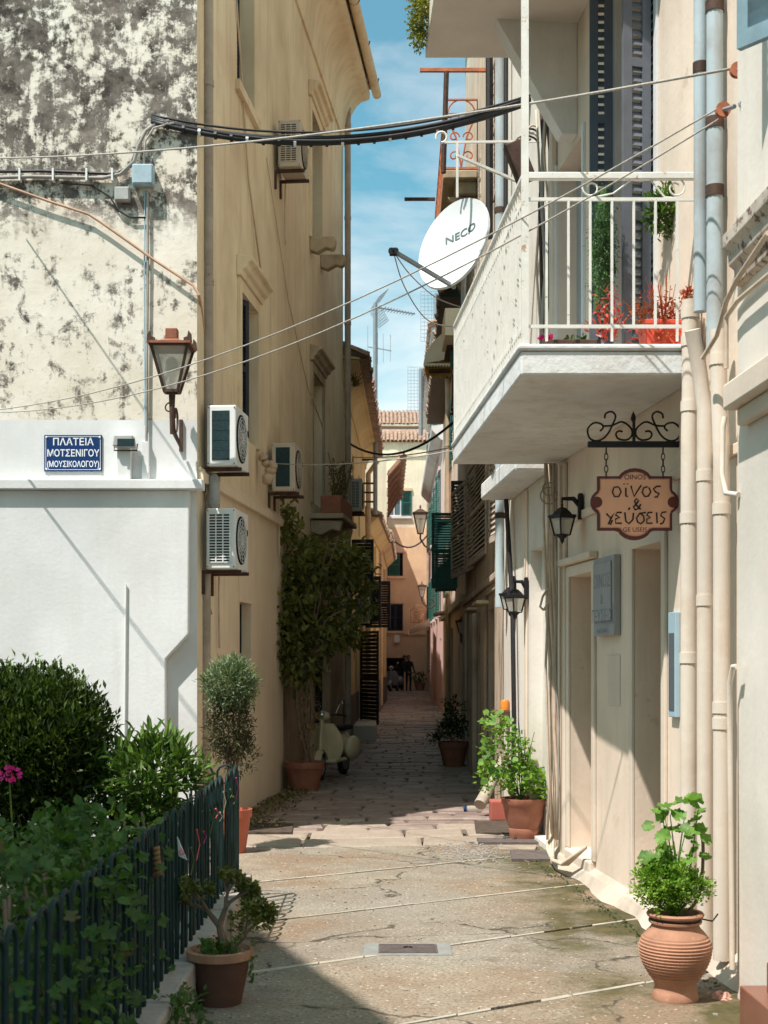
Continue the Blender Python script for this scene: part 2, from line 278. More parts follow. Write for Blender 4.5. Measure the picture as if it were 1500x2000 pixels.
# ------------------------------------------------------------ helpers
def V(*a): return Vector(a)
def px(u, v, Y): return V((u - 750) / F * Y, Y, EYE + (HZ - v) / F * Y)
class MB:
    def __init__(s): s.v = []; s.f = []
    def face(s, pts):
        i = len(s.v); s.v += [Vector(p) for p in pts]; s.f.append(list(range(i, i + len(pts))))
    def box(s, lo, hi, X=V(1, 0, 0), Y=V(0, 1, 0), Z=V(0, 0, 1), o=V(0, 0, 0)):
        i = len(s.v)
        for c in ((0, 0, 0), (1, 0, 0), (1, 1, 0), (0, 1, 0), (0, 0, 1), (1, 0, 1), (1, 1, 1), (0, 1, 1)):
            p = [hi[k] if c[k] else lo[k] for k in range(3)]; s.v.append(o + X * p[0] + Y * p[1] + Z * p[2])
        for q in ((0, 3, 2, 1), (4, 5, 6, 7), (0, 1, 5, 4), (1, 2, 6, 5), (2, 3, 7, 6), (3, 0, 4, 7)): s.f.append([i + k for k in q])
        return s
    def bar(s, a, b, w, h=None, up=V(0, 0, 1)):
        a = Vector(a); b = Vector(b); h = h or w; d = (b - a); l = d.length
        if l < 1e-6: return s
        d /= l
        x = d.cross(up)
        if x.length < 1e-3: x = d.cross(V(0, 1, 0))
        x.normalize(); z = x.cross(d)
        return s.box((-w / 2, 0, -h / 2), (w / 2, l, h / 2), x, d, z, a)
    def tube(s, pts, r, n=8, cap=True):
        pts = [Vector(p) for p in pts]; rs = r if isinstance(r, (list, tuple)) else [r] * len(pts)
        i0 = len(s.v); up = None
        for k, p in enumerate(pts):
            d = (pts[min(k + 1, len(pts) - 1)] - pts[max(k - 1, 0)]); d = d.normalized() if d.length > 1e-9 else V(0, 0, 1)
            if up is None:
                up = V(0, 0, 1) if abs(d.z) < .9 else V(0, 1, 0)
            x = d.cross(up)
            if x.length < 1e-4: x = d.cross(V(1, 0, 0))
            x.normalize(); y = x.cross(d); up = y
            for j in range(n):
                a = 2 * math.pi * j / n; s.v.append(p + (x * math.cos(a) + y * math.sin(a)) * rs[k])
        for k in range(len(pts) - 1):
            for j in range(n):
                a = i0 + k * n + j; b = i0 + k * n + (j + 1) % n; s.f.append([a, b, b + n, a + n])
        if cap:
            s.f.append([i0 + j for j in range(n)][::-1]); e = i0 + (len(pts) - 1) * n; s.f.append([e + j for j in range(n)])
        return s
    def lathe(s, prof, o=V(0, 0, 0), n=28, ax=None, flutes=0, fd=0):
        i0 = len(s.v)
        X, Y, Z = ax if ax else (V(1, 0, 0), V(0, 1, 0), V(0, 0, 1))
        for (r, z) in prof:
            for j in range(n):
                a = 2 * math.pi * j / n; s.v.append(o + X * (r * math.cos(a)) + Y * (r * math.sin(a)) + Z * z)
        for k in range(len(prof) - 1):
            for j in range(n):
                a = i0 + k * n + j; b = i0 + k * n + (j + 1) % n; s.f.append([a, b, b + n, a + n])
        return s
    def prism(s, poly, o, X, Y, D):
        """poly 2-D outline in X,Y extruded by vector D"""
        i = len(s.v); n = len(poly); D = Vector(D)
        for p in poly: s.v.append(o + X * p[0] + Y * p[1])
        for p in poly: s.v.append(o + X * p[0] + Y * p[1] + D)
        s.f.append([i + k for k in range(n)][::-1]); s.f.append([i + n + k for k in range(n)])
        for k in range(n): s.f.append([i + k, i + (k + 1) % n, i + n + (k + 1) % n, i + n + k])
        return s
    def sphere(s, c, r, n=12, sq=(1, 1, 1)):
        pr = [(max(1e-4, r * math.sin(math.pi * k / n)), -r * math.cos(math.pi * k / n)) for k in range(n + 1)]
        return s.lathe(pr, Vector(c), n * 2, (V(sq[0], 0, 0), V(0, sq[1], 0), V(0, 0, sq[2])))
    def leaf(s, p, d, n, l, w, kind=0):
        """a folded pointed leaf at p along d"""
        d = d.normalized(); x = d.cross(n)
        if x.length < 1e-3: x = d.cross(V(.3, .5, .8))
        x.normalize(); nn = x.cross(d)
        i = len(s.v)
        if kind == 0:
            s.v += [p, p + d * l * .45 + x * w / 2 + nn * w * .12, p + d * l - nn * l * .12, p + d * l * .45 - x * w / 2 + nn * w * .12]
            s.f += [[i, i + 1, i + 2], [i, i + 2, i + 3]]
        else:
            s.v += [p, p + d * l * .28 + x * w * .46 + nn * w * .1, p + d * l * .68 + x * w * .40 + nn * w * .06, p + d * l - nn * l * .15, p + d * l * .68 - x * w * .40 + nn * w * .06, p + d * l * .28 - x * w * .46 + nn * w * .1]
            s.f += [[i, i + 1, i + 2, i + 3], [i, i + 3, i + 4, i + 5]]
        return s
    def build(s, name, m, parent=None, smooth=False, bev=0, kind=None, label=None, world=True):
        me = bpy.data.meshes.new(name)
        off = V(0, 0, 0)
        if parent and world:
            q = parent
            while q: off = off + q.location; q = q.parent
        me.from_pydata([v - off for v in s.v], [], s.f)
        me.materials.append(M[m] if isinstance(m, str) else m)
        if smooth: me.polygons.foreach_set('use_smooth', [True] * len(me.polygons)); 
        me.update()
        o = bpy.data.objects.new(name, me); C.objects.link(o)
        if parent: o.parent = parent
        if smooth == 'auto':
            me.set_sharp_from_angle(angle=math.radians(38))
        if bev:
            b = o.modifiers.new('bevel', 'BEVEL'); b.width = bev; b.segments = 2; b.limit_method = 'ANGLE'
        if kind: o['kind'] = kind
        if label: o['label'] = label
        return o
def thing(name, label, cat, loc, group=None):
    o = bpy.data.objects.new(name, None); C.objects.link(o); o.location = loc; o['label'] = label; o['category'] = cat; o.empty_display_size = .2
    if group: o['group'] = group
    return o
def tag(o, label, cat, group=None):
    o['label'] = label; o['category'] = cat
    if group: o['group'] = group
    return o
def copy_tree(o, parent=None):
    c = o.copy(); C.objects.link(c); c.parent = parent
    for ch in list(o.children): copy_tree(ch, c)
    return c
def origin_to(o, p):
    """move a top-level mesh's origin to p without moving the mesh"""
    p = Vector(p); o.data.transform(Matrix.Translation(-p)); o.location = p; return o
def text(s, size, m, parent, o, X, Y, depth=.003, name='lettering', align='CENTER', sx=1, bold=0, world=True, width=None):
    cu = bpy.data.curves.new('t', 'FONT'); cu.body = s; cu.size = size; cu.align_x = align; cu.align_y = 'CENTER'; cu.extrude = depth; cu.offset = bold; cu.resolution_u = 3
    ob = bpy.data.objects.new('t', cu); C.objects.link(ob)
    dg = bpy.context.evaluated_depsgraph_get(); me = bpy.data.meshes.new_from_object(ob.evaluated_get(dg))
    bpy.data.objects.remove(ob)
    Z = X.cross(Y); off = V(0, 0, 0)
    if world:
        q = parent
        while q: off = off + q.location; q = q.parent
    if width: xs = [v.co.x for v in me.vertices]; sx = width / (max(xs) - min(xs))
    for v in me.vertices: v.co = Vector(o) + X * (v.co.x * sx) + Y * v.co.y + Z * v.co.z - off
    me.materials.clear(); me.materials.append(M[m]); r = bpy.data.objects.new(name, me); C.objects.link(r); r.parent = parent
    return r
class Wall:
    """vertical plane from p0 to p1 (plan), n = outward normal towards the alley"""
    def __init__(s, p0, p1, side):
        s.p0 = V(p0[0], p0[1], 0); d = V(p1[0] - p0[0], p1[1] - p0[1], 0); s.L = d.length; s.t = d / s.L
        s.n = V(s.t.y, -s.t.x, 0) * side
    def P(s, a, z, d=0): return s.p0 + s.t * a + s.n * d + V(0, 0, z)
    def at(s, u, v, d=0):
        o = s.p0 + s.n * d; a = (u - 750) / F; Y = o.dot(s.n) / (a * s.n.x + s.n.y)
        p = px(u, v, Y); return (p - o).dot(s.t), p.z
    def pt(s, u, v, d=0):
        a, z = s.at(u, v, d); return s.P(a, z, d)
    def box(s, mb, a0, a1, z0, z1, d0, d1): mb.box((a0, d0, z0), (a1, d1, z1), s.t, s.n, V(0, 0, 1), s.p0); return mb
def wall(W, name, m, parent, z0, z1, a0=None, a1=None, op=(), depth=.22, thick=2.0, back=True, kind=None):
    a0 = 0 if a0 is None else a0; a1 = W.L if a1 is None else a1
    mb = MB(); ss = sorted({a0, a1} | {x for o in op for x in o[:2]}); zs = sorted({z0, z1} | {x for o in op for x in o[2:4]})
    for i in range(len(ss) - 1):
        for j in range(len(zs) - 1):
            cs = (ss[i] + ss[i + 1]) / 2; cz = (zs[j] + zs[j + 1]) / 2
            if any(o[0] < cs < o[1] and o[2] < cz < o[3] for o in op): continue
            mb.face([W.P(ss[i], zs[j]), W.P(ss[i + 1], zs[j]), W.P(ss[i + 1], zs[j + 1]), W.P(ss[i], zs[j + 1])])
    for o in op:
        A, B, c, d = o[:4]; dp = -depth
        for q in (((A, c), (A, d)), ((B, d), (B, c)), ((A, d), (B, d)), ((B, c), (A, c))):
            mb.face([W.P(*q[0]), W.P(*q[0], dp), W.P(*q[1], dp), W.P(*q[1])])
    if back:
        T = -thick
        mb.face([W.P(a0, z1), W.P(a1, z1), W.P(a1, z1, T), W.P(a0, z1, T)])
        mb.face([W.P(a0, z0), W.P(a0, z1), W.P(a0, z1, T), W.P(a0, z0, T)])
        mb.face([W.P(a1, z0), W.P(a1, z0, T), W.P(a1, z1, T), W.P(a1, z1)])
        mb.face([W.P(a0, z0, T), W.P(a0, z1, T), W.P(a1, z1, T), W.P(a1, z0, T)])
    return mb.build(name, m, parent, kind=kind)
def opening(W, u0, u1, vt, vb, ref=None):
    """opening rectangle on W from pixel column range and top/bottom read at column ref"""
    a, _ = W.at(u0, vt); b, _ = W.at(u1, vt); r = ref if ref else (u0 + u1) / 2
    return (min(a, b), max(a, b), W.at(r, vb)[1], W.at(r, vt)[1])
def shutter(parent, o, X, Z, w, h, m, gap=.045, name='shutter', rails=(.5,), th=.03, world=True, D=None):
    """a louvred leaf: o = lower corner, X along the width, Z up"""
    D = D or X.cross(Z); mb = MB(); st = .055
    B = lambda x0, x1, z0, z1, d0=0, d1=th: mb.box((x0, d0, z0), (x1, d1, z1), X, D, Z, o)
    B(0, st, 0, h); B(w - st, w, 0, h); B(st, w - st, 0, st * 1.3); B(st, w - st, h - st, h)
    for r in rails: B(st, w - st, h * r - st / 2, h * r + st / 2)
    z = st * 1.5
    while z < h - st * 1.2:
        q = o + Z * z + X * st
        mb.face([q + D * .004, q + X * (w - 2 * st) + D * .004, q + X * (w - 2 * st) + D * (th - .004) + Z * gap * .86, q + D * (th - .004) + Z * gap * .86])
        z += gap
    return mb.build(name, m, parent, world=world)
def arc(c, X, Y, r, a0, a1, n=12): return [Vector(c) + X * (r * math.cos(math.radians(a0 + (a1 - a0) * k / n))) + Y * (r * math.sin(math.radians(a0 + (a1 - a0) * k / n))) for k in range(n + 1)]
def spiral(c, X, Y, r0, r1, a0, a1, n=22):
    return [Vector(c) + (X * math.cos(math.radians(a0 + (a1 - a0) * k / n)) + Y * math.sin(math.radians(a0 + (a1 - a0) * k / n))) * (r0 + (r1 - r0) * k / n) for k in range(n + 1)]
def sag(a, b, s, n=14):
    a = Vector(a); b = Vector(b); return [a.lerp(b, k / n) - V(0, 0, 4 * s * (k / n) * (1 - k / n)) for k in range(n + 1)]
def rdir(rr=None):
    rr = rr or R
    while True:
        v = V(rr.uniform(-1, 1), rr.uniform(-1, 1), rr.uniform(-1, 1))
        if .05 < v.length < 1: return v.normalized()
def foliage(mb, c, rad, clumps, per, cl, l, w, kind=0, up=.5, shell=.55, rr=None, flat=.6):
    c = Vector(c)
    for _ in range(clumps):
        d = rdir(rr); q = (rr or R).uniform(shell, 1) ** .8; cc = c + V(d.x * rad[0], d.y * rad[1], d.z * rad[2]) * q * (rr or R).uniform(.82, 1.06)
        for _ in range(per):
            o = rdir(rr) * cl * (rr or R).random() ** .5; dd = (rdir(rr) * .8 + d * .6 + V(0, 0, up)); k = (rr or R).uniform(.6, 1.25)
            mb.leaf(cc + o, dd, (rdir(rr) * flat + V(0, 0, 1)), l * k, w * k, kind)
    return mb
def smooth_poly(pts, n=6):
    P_ = [Vector(p) for p in pts]; o = []
    for i in range(len(P_) - 1):
        a, b, c, d = P_[max(i - 1, 0)], P_[i], P_[i + 1], P_[min(i + 2, len(P_) - 1)]
        for k in range(n):
            t_ = k / n; o.append(.5 * ((2 * b) + (c - a) * t_ + (2 * a - 5 * b + 4 * c - d) * t_ ** 2 + (3 * b - a - 3 * c + d) * t_ ** 3))
    return o + [P_[-1]]
# ------------------------------------------------------------ ground
g = MB(); g.face([(-60, -30, -.06), (60, -30, -.06), (60, 140, -.06), (-60, 140, -.06)]); g.build('ground', 'joint', kind='structure')
pl = bpy.data.objects.new('plaza_pavement', None); C.objects.link(pl); pl['kind'] = 'structure'
cs = [-2.4, -.8, .8, 2.3, 3.6, 4.7, 5.75, 7.18, 8.52, 10.05]
def lineY(c, x): return c + .62 * x if c < 11 else c + .12 * x
KX = -.86
for i, c in enumerate(cs):
    c1 = cs[i + 1] if i + 1 < len(cs) else None
    for k, (xa, xb) in enumerate(((-1.4, 2.6),)):
        z = .002 * ((i + k) % 2) + R.uniform(-.002, .002)
        fy = (lambda x: lineY(c1, x) - .024) if c1 else (lambda x: 11.32 + .10 * x)
        n = 16; lo = [(xa + (xb - xa) * j / n + (.004 if k else 0), lineY(c, xa + (xb - xa) * j / n) + .024 + R.uniform(-.004, .004)) for j in range(n + 1)]
        up = [(x, fy(x) + R.uniform(-.004, .004)) for x, _ in lo][::-1]
        mb = MB(); mb.prism(lo + up, V(0, 0, -.05), V(1, 0, 0), V(0, 1, 0), (0, 0, .05 + z)); mb.build('paving_panel', 'plaza', pl)
for i, c in enumerate(cs[3:] + [11.2]):
    x = -1.3
    while x < 1.75:
        l = R.uniform(.16, .42); x1 = x + l; a, b = lineY(c if c < 11 else 10.85, x), lineY(c if c < 11 else 10.85, x1)
        if c > 11 and x > .1: break
        if c > 11: a, b = 11.27 + .1 * x, 11.27 + .1 * x1
        if R.random() < .82:
            wd = .019 * R.uniform(.6, 1.2); mb = MB(); j = R.uniform(-.006, .006)
            mb.prism([(x, a - wd + j), (x + l * .5, (a + b) / 2 - wd * R.uniform(.7, 1.2) + j), (x1 - .006, b - wd + j), (x1 - .006, b + wd + j), (x + l * .4, a * .6 + b * .4 + wd * R.uniform(.6, 1.1) + j), (x, a + wd + j)], V(0, 0, -.04), V(1, 0, 0), V(0, 1, 0), (0, 0, .0455)); mb.build('marble_strip', 'marble', pl)
        x = x1
# alley flagstones
al = bpy.data.objects.new('alley_pavement', None); C.objects.link(al); al['kind'] = 'structure'
def leftX(y):
    P_ = [(11, -1.5), (12, -1.6), (16, -1.2), (21.6, -.66), (26, -.58), (32, -.45), (40, -.12), (50, .1), (66, .2)]
    for a, b in zip(P_, P_[1:]):
        if y <= b[0]: return a[1] + (b[1] - a[1]) * (y - a[0]) / (b[0] - a[0])
    return .2
def rightX(y):
    P_ = [(11, 1.34), (13.4, 1.2), (21.3, 1.3), (32.8, 1.46), (40, 1.75), (66, 2.3)]
    for a, b in zip(P_, P_[1:]):
        if y <= b[0]: return a[1] + (b[1] - a[1]) * max(0, (y - a[0])) / (b[0] - a[0])
    return 2.3
y = 11.36; cnt = 0; far = MB(); row = 0
def rowy(y, x): return y + .10 * x + .05 * math.sin(x * 3 + y)
while y < 66:
    h = R.uniform(.17, .33) if row > 1 else .5
    x = leftX(y) - .15 + R.uniform(-.1, 0); xe = rightX(y) + .1
    while x < xe:
        wd = R.uniform(.28, .72) * (1.5 if row < 2 else 1); x1 = min(x + wd, xe + .2); gp = .009
        q = [(x + gp + R.uniform(-.02, .02), rowy(y, x) + gp), ((x + x1) / 2, rowy(y, (x + x1) / 2) + gp + R.uniform(-.015, .03)), (x1 - gp + R.uniform(-.02, .02), rowy(y, x1) + gp), (x1 - gp + R.uniform(-.02, .0), rowy(y + h, x1) - gp), ((x + x1) / 2, rowy(y + h, (x + x1) / 2) - gp + R.uniform(-.03, .015)), (x + gp + R.uniform(0, .02), rowy(y + h, x) - gp)]
        tgt = MB() if cnt < 300 else far
        i = len(tgt.v); tz = R.uniform(-.006, .010); sx = R.uniform(-.014, .014); sy = R.uniform(-.035, .035); cx, cy = (x + x1) / 2, y + h / 2
        n = 6; ins = .93
        for p in q: tgt.v.append(V(p[0], p[1], -.05))
        for p in q: tgt.v.append(V(p[0], p[1], -.010 + tz))
        for p in q: X_, Y_ = cx + (p[0] - cx) * ins, p[1] + (cy + .1 * cx - p[1]) * .10; tgt.v.append(V(X_, Y_, tz + .004 + (X_ - cx) * sx + (Y_ - cy) * sy))
        for r_ in (0, 1):
            for k in range(n): a = i + r_ * n + k; b = i + r_ * n + (k + 1) % n; tgt.f.append([a, b, b + n, a + n])
        tgt.f.append([i + 2 * n + k for k in range(n)])
        if cnt < 300: tgt.build('flagstone', 'flag_pale' if (row < 2 or (y < 13.2 and R.random() < .5)) else 'flag', al)
        cnt += 1; x = x1
    y += h; row += 1
far.build('flagstones_beyond', 'flag', al, kind='stuff')
# sunk drain covers and mossy slabs by the terracotta pot
for (u0, u1, v0, v1, mm) in ((930, 1010, 1607, 1631, 'joint'), (935, 1060, 1641, 1650, 'manhole'), (975, 1045, 1655, 1664, 'flag_pale'), (1000, 1085, 1666, 1683, 'manhole'), (480, 570, 1612, 1630, 'joint')):
    a, b, c_, d = [V(((u - 750) / F) * 4160 / (v - HZ), 4160 / (v - HZ), 0) for u, v in ((u0, v1), (u1, v1), (u1 + 3, v0), (u0 - 4, v0))]
    mb = MB(); mb.prism([(p.x, p.y) for p in (a, b, c_, d)], V(0, 0, -.03), V(1, 0, 0), V(0, 1, 0), (0, 0, .052)); mb.build('drain_slab', mm, pl)
# manhole
mh = thing('manhole_cover', 'small dark square utility cover in a pale concrete frame on the plaza paving', 'manhole cover', (.13, 7.27, 0))
mb = MB(); mb.box((-.24, -.145, -.03), (.24, .145, .0085), o=V(.13, 7.29, 0)); mb.build('concrete_frame', 'manhole_rim', mh, bev=.004)
mb = MB(); mb.box((-.16, -.105, .0085), (.16, .105, .014), o=V(.13, 7.28, 0))
for k in range(6): mb.box((-.15, -.09 + k * .034, .014), (.15, -.075 + k * .034, .0165), o=V(.13, 7.28, 0))
mb.build('cover_plate', 'manhole', mh)
mb = MB(); mb.tube(arc(V(.13, 7.27, .018), V(1, 0, 0), V(0, 1, 0), .022, 0, 180, 8), .005, 6); mb.build('lifting_ring', 'iron_black', mh)
# garden kerb wall + bed
kw = thing('garden_wall', 'low rough stone kerb wall carrying the green fence round the garden bed', 'low wall', (-.95, 6, 0))
yy = 2.6
while yy < 8.6:
    l = R.uniform(.4, .75); y1 = min(yy + l, 8.66); mb = MB(); j = R.uniform(-.01, .01)
    mb.box((-1.09 + j, yy, -.02), (-.855 + j, y1 - .008, .2 + R.uniform(-.008, .008))); mb.build('kerb_block', 'kerb', kw, bev=.014); yy = y1
xx = -1.1
while xx > -5:
    l = R.uniform(.5, .8); mb = MB(); mb.box((xx - l + .008, 8.43, -.02), (xx, 8.66, .2 + R.uniform(-.008, .008))); mb.build('kerb_block', 'kerb', kw, bev=.014); xx -= l
mb = MB(); mb.box((-5.5, 2.2, -.03), (-1.09, 8.43, .13)); tag(mb.build('garden_soil', 'soil', kind='structure'), 'dark soil of the fenced garden bed', 'soil'); bpy.data.objects['garden_soil'].pop('label'); bpy.data.objects['garden_soil'].pop('category')
# white cement fillet along the right-hand wall
# ============================================================ LEFT: corner house
ch = thing('corner_house', 'tall corner house with mould-stained cream front and ochre alley side', 'house', (-1.65, 11.75, 0))
W1 = Wall((-6, 11.75), (-1.65, 11.75), 1); W2 = Wall((-1.65, 11.75), (-.665, 21.6), 1)
H1 = 10.95
wall(W1, 'front_wall', 'weathered', ch, 3.70, H1, thick=6)
wall(W1, 'front_band', 'white_paint', ch, 3.14, 3.70, thick=6)
wall(W1, 'front_base', 'white_paint', ch, 0, 3.14, thick=6)
mb = MB(); s0 = W1.at(0, 1000)[0] - 1.5
pts = [(s0, 0), (W1.at(327, 1290)[0], 0), W1.at(327, 1288), W1.at(371, 1240), (W1.at(373, 1000)[0], 3.07), (s0, 3.07)]
mb.prism(pts, W1.P(0, 0, .004), W1.t, V(0, 0, 1), W1.n * .10); mb.build('front_facing', 'white_paint', ch, bev=.012)
mb = MB(); W1.box(mb, s0, W1.L + .07, 3.07, 3.155, .0, .17); mb.build('ledge', 'white_paint', ch, bev=.008)
a605 = W2.at(605, 600)[0]; a553 = W2.at(553, 1400)[0]
ops = [opening(W2, 468, 500, 590, 874), opening(W2, 463, 497, -400, 237, 497)]
ops[0] = (ops[0][0], ops[0][1], 3.88, 5.33); ops[1] = (ops[1][0], ops[1][1], 7.4, 9.2)
wall(W2, 'side_wall', 'ochre', ch, 3.2, H1, 0, a605, ops, depth=.25, thick=3)
opf = [(W2.at(609, 700)[0], W2.at(629, 700)[0], 3.75, 5.54), (W2.at(606, 300)[0], W2.at(626, 300)[0], 7.35, 9.1)]
wall(W2, 'side_wall', 'stone_side', ch, 3.2, H1, a605 + .002, W2.L, opf, depth=.25, thick=3) if 'stone_side' in M else wall(W2, 'side_wall', 'ochre', ch, 3.2, H1, a605 + .002, W2.L, opf, depth=.25, thick=3)
wl = (W2.at(468, 1200)[0], W2.at(490, 1200)[0], 1.25, 2.17)
wall(W2, 'ground_floor_wall', 'ochre_low', ch, 0, 3.2, 0, a553, [wl], depth=.16, thick=3)
gd = [(W2.at(592, 1300)[0], W2.at(604, 1300)[0], .3, 2.35), (W2.at(615, 1300)[0], W2.at(645, 1300)[0], .55, 2.35)]
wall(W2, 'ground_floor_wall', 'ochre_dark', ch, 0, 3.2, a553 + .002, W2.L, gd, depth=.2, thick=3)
mb = MB(); W2.box(mb, .02, a553, 3.16, 3.25, .001, .055); W2.box(mb, .02, a553, 3.25, 3.29, .001, .03); mb.build('string_course', 'ochre_low', ch, bev=.006)
# fills
def fill(W, o, m, parent, name, d=-.2, t=.03, sub=None):
    mb = MB(); W.box(mb, o[0], o[1], o[2], o[3], d - t, d); return mb.build(name, m, parent)
for o in ops + opf:
    f = fill(W2, o, 'dark', ch, 'window', -.22)
    wdt = (o[1] - o[0]) * .62
    shutter(f, W2.P(o[0] + .01, o[2] + .01, -.21), (W2.t * .86 + W2.n * .5).normalized() if o is ops[0] else W2.t, V(0, 0, 1), (o[1] - o[0]) / 2 - .01, o[3] - o[2] - .02, 'dark_shutter')
    shutter(f, W2.P((o[0] + o[1]) / 2, o[2] + .01, -.19), W2.t, V(0, 0, 1), (o[1] - o[0]) / 2 - .01, o[3] - o[2] - .02, 'dark_shutter')
f = fill(W2, wl, 'dark', ch, 'window', -.13); mb = MB(); W2.box(mb, wl[0], wl[1], 1.25, 2.17, -.13, -.125)
for k in (.0, .33, .66, .95): W2.box(mb, wl[0] + (wl[1] - wl[0]) * k, wl[0] + (wl[1] - wl[0]) * k + .03, 1.25, 2.17, -.125, -.10)
mb.build('window_frame', 'dark_shutter', f)
for o in gd: shutter(ch, W2.P(o[0], o[2], -.15), W2.t, V(0, 0, 1), o[1] - o[0], o[3] - o[2], 'dark_shutter', name='door' if o[2] < .5 else 'shutter')
# architraves + lintel cornices
def lintel(W, o, parent, m, trim=.12, big=True):
    mb = MB(); a, b, c, d = o[:4]
    W.box(mb, a - trim, a, c - .02, d + trim, .001, .03); W.box(mb, b, b + trim, c - .02, d + trim, .001, .03); W.box(mb, a, b, d, d + trim, .001, .03)
    mb.build('window_frame', m, parent)
    if big:
        mb = MB(); pr = [(0, 0), (.05, .0), (.06, .05), (.10, .07), (.12, .12), (.17, .14), (.17, .18), (0, .21)]
        mb.prism(pr, W.P(a - trim - .05, d + trim + .01, 0), W.n, V(0, 0, 1), W.t * (b - a + 2 * trim + .1)); mb.build('lintel_cornice', m, parent, bev=.01)
lintel(W2, ops[0], ch, 'ochre'); lintel(W2, opf[0], ch, 'stone'); lintel(W2, opf[1], ch, 'ochre')
mb = MB(); W2.box(mb, ops[1][0] - .1, ops[1][1] + .1, 7.3, 7.4, .001, .05); mb.build('window_sill', 'ochre', ch)
W2.box(mb := MB(), wl[0] - .09, wl[1] + .07, 2.17, 2.44, .001, .018); mb.build('window_lintel', 'ochre_low', ch)
# stone corbels under the vanished balcony
for (u, v) in ((606, 472), (627, 506)):
    a, z = W2.at(u, v); mb = MB()
    mb.prism([(0, -.13), (.10, -.17), (.22, -.10), (.30, -.13), (.34, -.10), (.36, .0), (.34, .045), (0, .05)], W2.P(a - .07, z, 0), W2.n, V(0, 0, 1), W2.t * .16); mb.build('corbel', 'stone', ch, bev=.02)
a, z = W2.at(606, 985)
for k in (0, 1.1): 
    mb = MB(); mb.prism([(0, -.15), (.14, -.2), (.3, -.12), (.4, -.15), (.44, 0), (0, .02)], W2.P(a + k, 3.47, 0), W2.n, V(0, 0, 1), W2.t * .16); mb.build('corbel', 'stone', ch, bev=.02)
mb = MB(); W2.box(mb, a - .05, a + 1.5, 3.5, 3.57, 0, .46); mb.build('balcony_slab', 'stone', ch, bev=.01)
# eaves cornice, cove profile, and gutter
mb = MB(); cove = [(0, 9.95), (.03, 9.95), (.05, 10.05)] + [(.05 + .33 * (1 - math.cos(math.radians(q))), 10.07 + .62 * math.sin(math.radians(q))) for q in range(0, 91, 10)] + [(.42, 10.72), (.42, 10.82), (0, 10.9)]
mb.prism(cove, W2.P(0, 0, 0), W2.n, V(0, 0, 1), W2.t * (W2.L + .15)); mb.build('eaves_cornice', 'ochre', ch, smooth='auto')
mb = MB(); W2.box(mb, -.1, W2.L + .3, H1 - .02, H1 + .07, -3, .46); mb.build('roof', 'tile_roof', ch)
mb = MB(); mb.tube([W2.P(0, H1 - .03, .52), W2.P(W2.L + .32, H1 - .1, .52)], .075, 10); mb.build('gutter', 'ochre', ch, smooth='auto')
for k in range(5): mb = MB(); mb.tube(arc(W2.P(W2.L - .2 - k * 1.3, H1 - .06, .52), W2.n, V(0, 0, 1), .082, 180, 360, 8), .012, 6); mb.build('gutter_bracket', 'iron_brown', ch)
mb = MB(); W1.box(mb, 0, W1.L + .2, H1 - .35, H1, 0, .3); mb.build('front_cornice', 'weathered', ch)
# ============================================================ LEFT: yellow houses further up
def house(name, label, loc): return thing(name, label, 'house', loc)
yh = house('yellow_house', 'low yellow house up the left side whose dark eaves meet the downpipe', (-.69, 21.75, 0))
W3 = Wall((-.69, 21.75), (-.45, 32), 1)
o3 = [(1.2, 1.9, 4.2, 5.5), (3.6, 4.3, 4.2, 5.5), (6.4, 7.1, 4.2, 5.5), (6.2, 7.6, 0.15, 2.1), (2.0, 2.9, .1, 2.1)]
wall(W3, 'wall', 'yellow', yh, 0, 6.5, op=o3, depth=.12, thick=3)
for o in o3[:3]:
    f = fill(W3, o, 'pane', yh, 'window', -.1); mb = MB()
    for s in (0, .5, .93): W3.box(mb, o[0] + (o[1] - o[0]) * s, o[0] + (o[1] - o[0]) * s + .05, o[2], o[3], -.1, -.06)
    mb.build('window_frame', 'white_paint', f)
for o in o3[3:]: fill(W3, o, 'dark', yh, 'door', -.1)
mb = MB(); W3.box(mb, .3, W3.L - .2, 0, .0 + .9, .001, .025); mb.build('base_course', 'grey_base', yh)
mb = MB(); cv = [(0, 6.15), (.02, 6.15)] + [(.02 + .26 * (1 - math.cos(math.radians(q))), 6.17 + .28 * math.sin(math.radians(q))) for q in range(0, 91, 15)] + [(.3, 6.5), (0, 6.55)]
mb.prism(cv, W3.P(-.02, 0, 0), W3.n, V(0, 0, 1), W3.t * (W3.L + .2)); mb.build('eaves_cornice', 'yellow', yh)
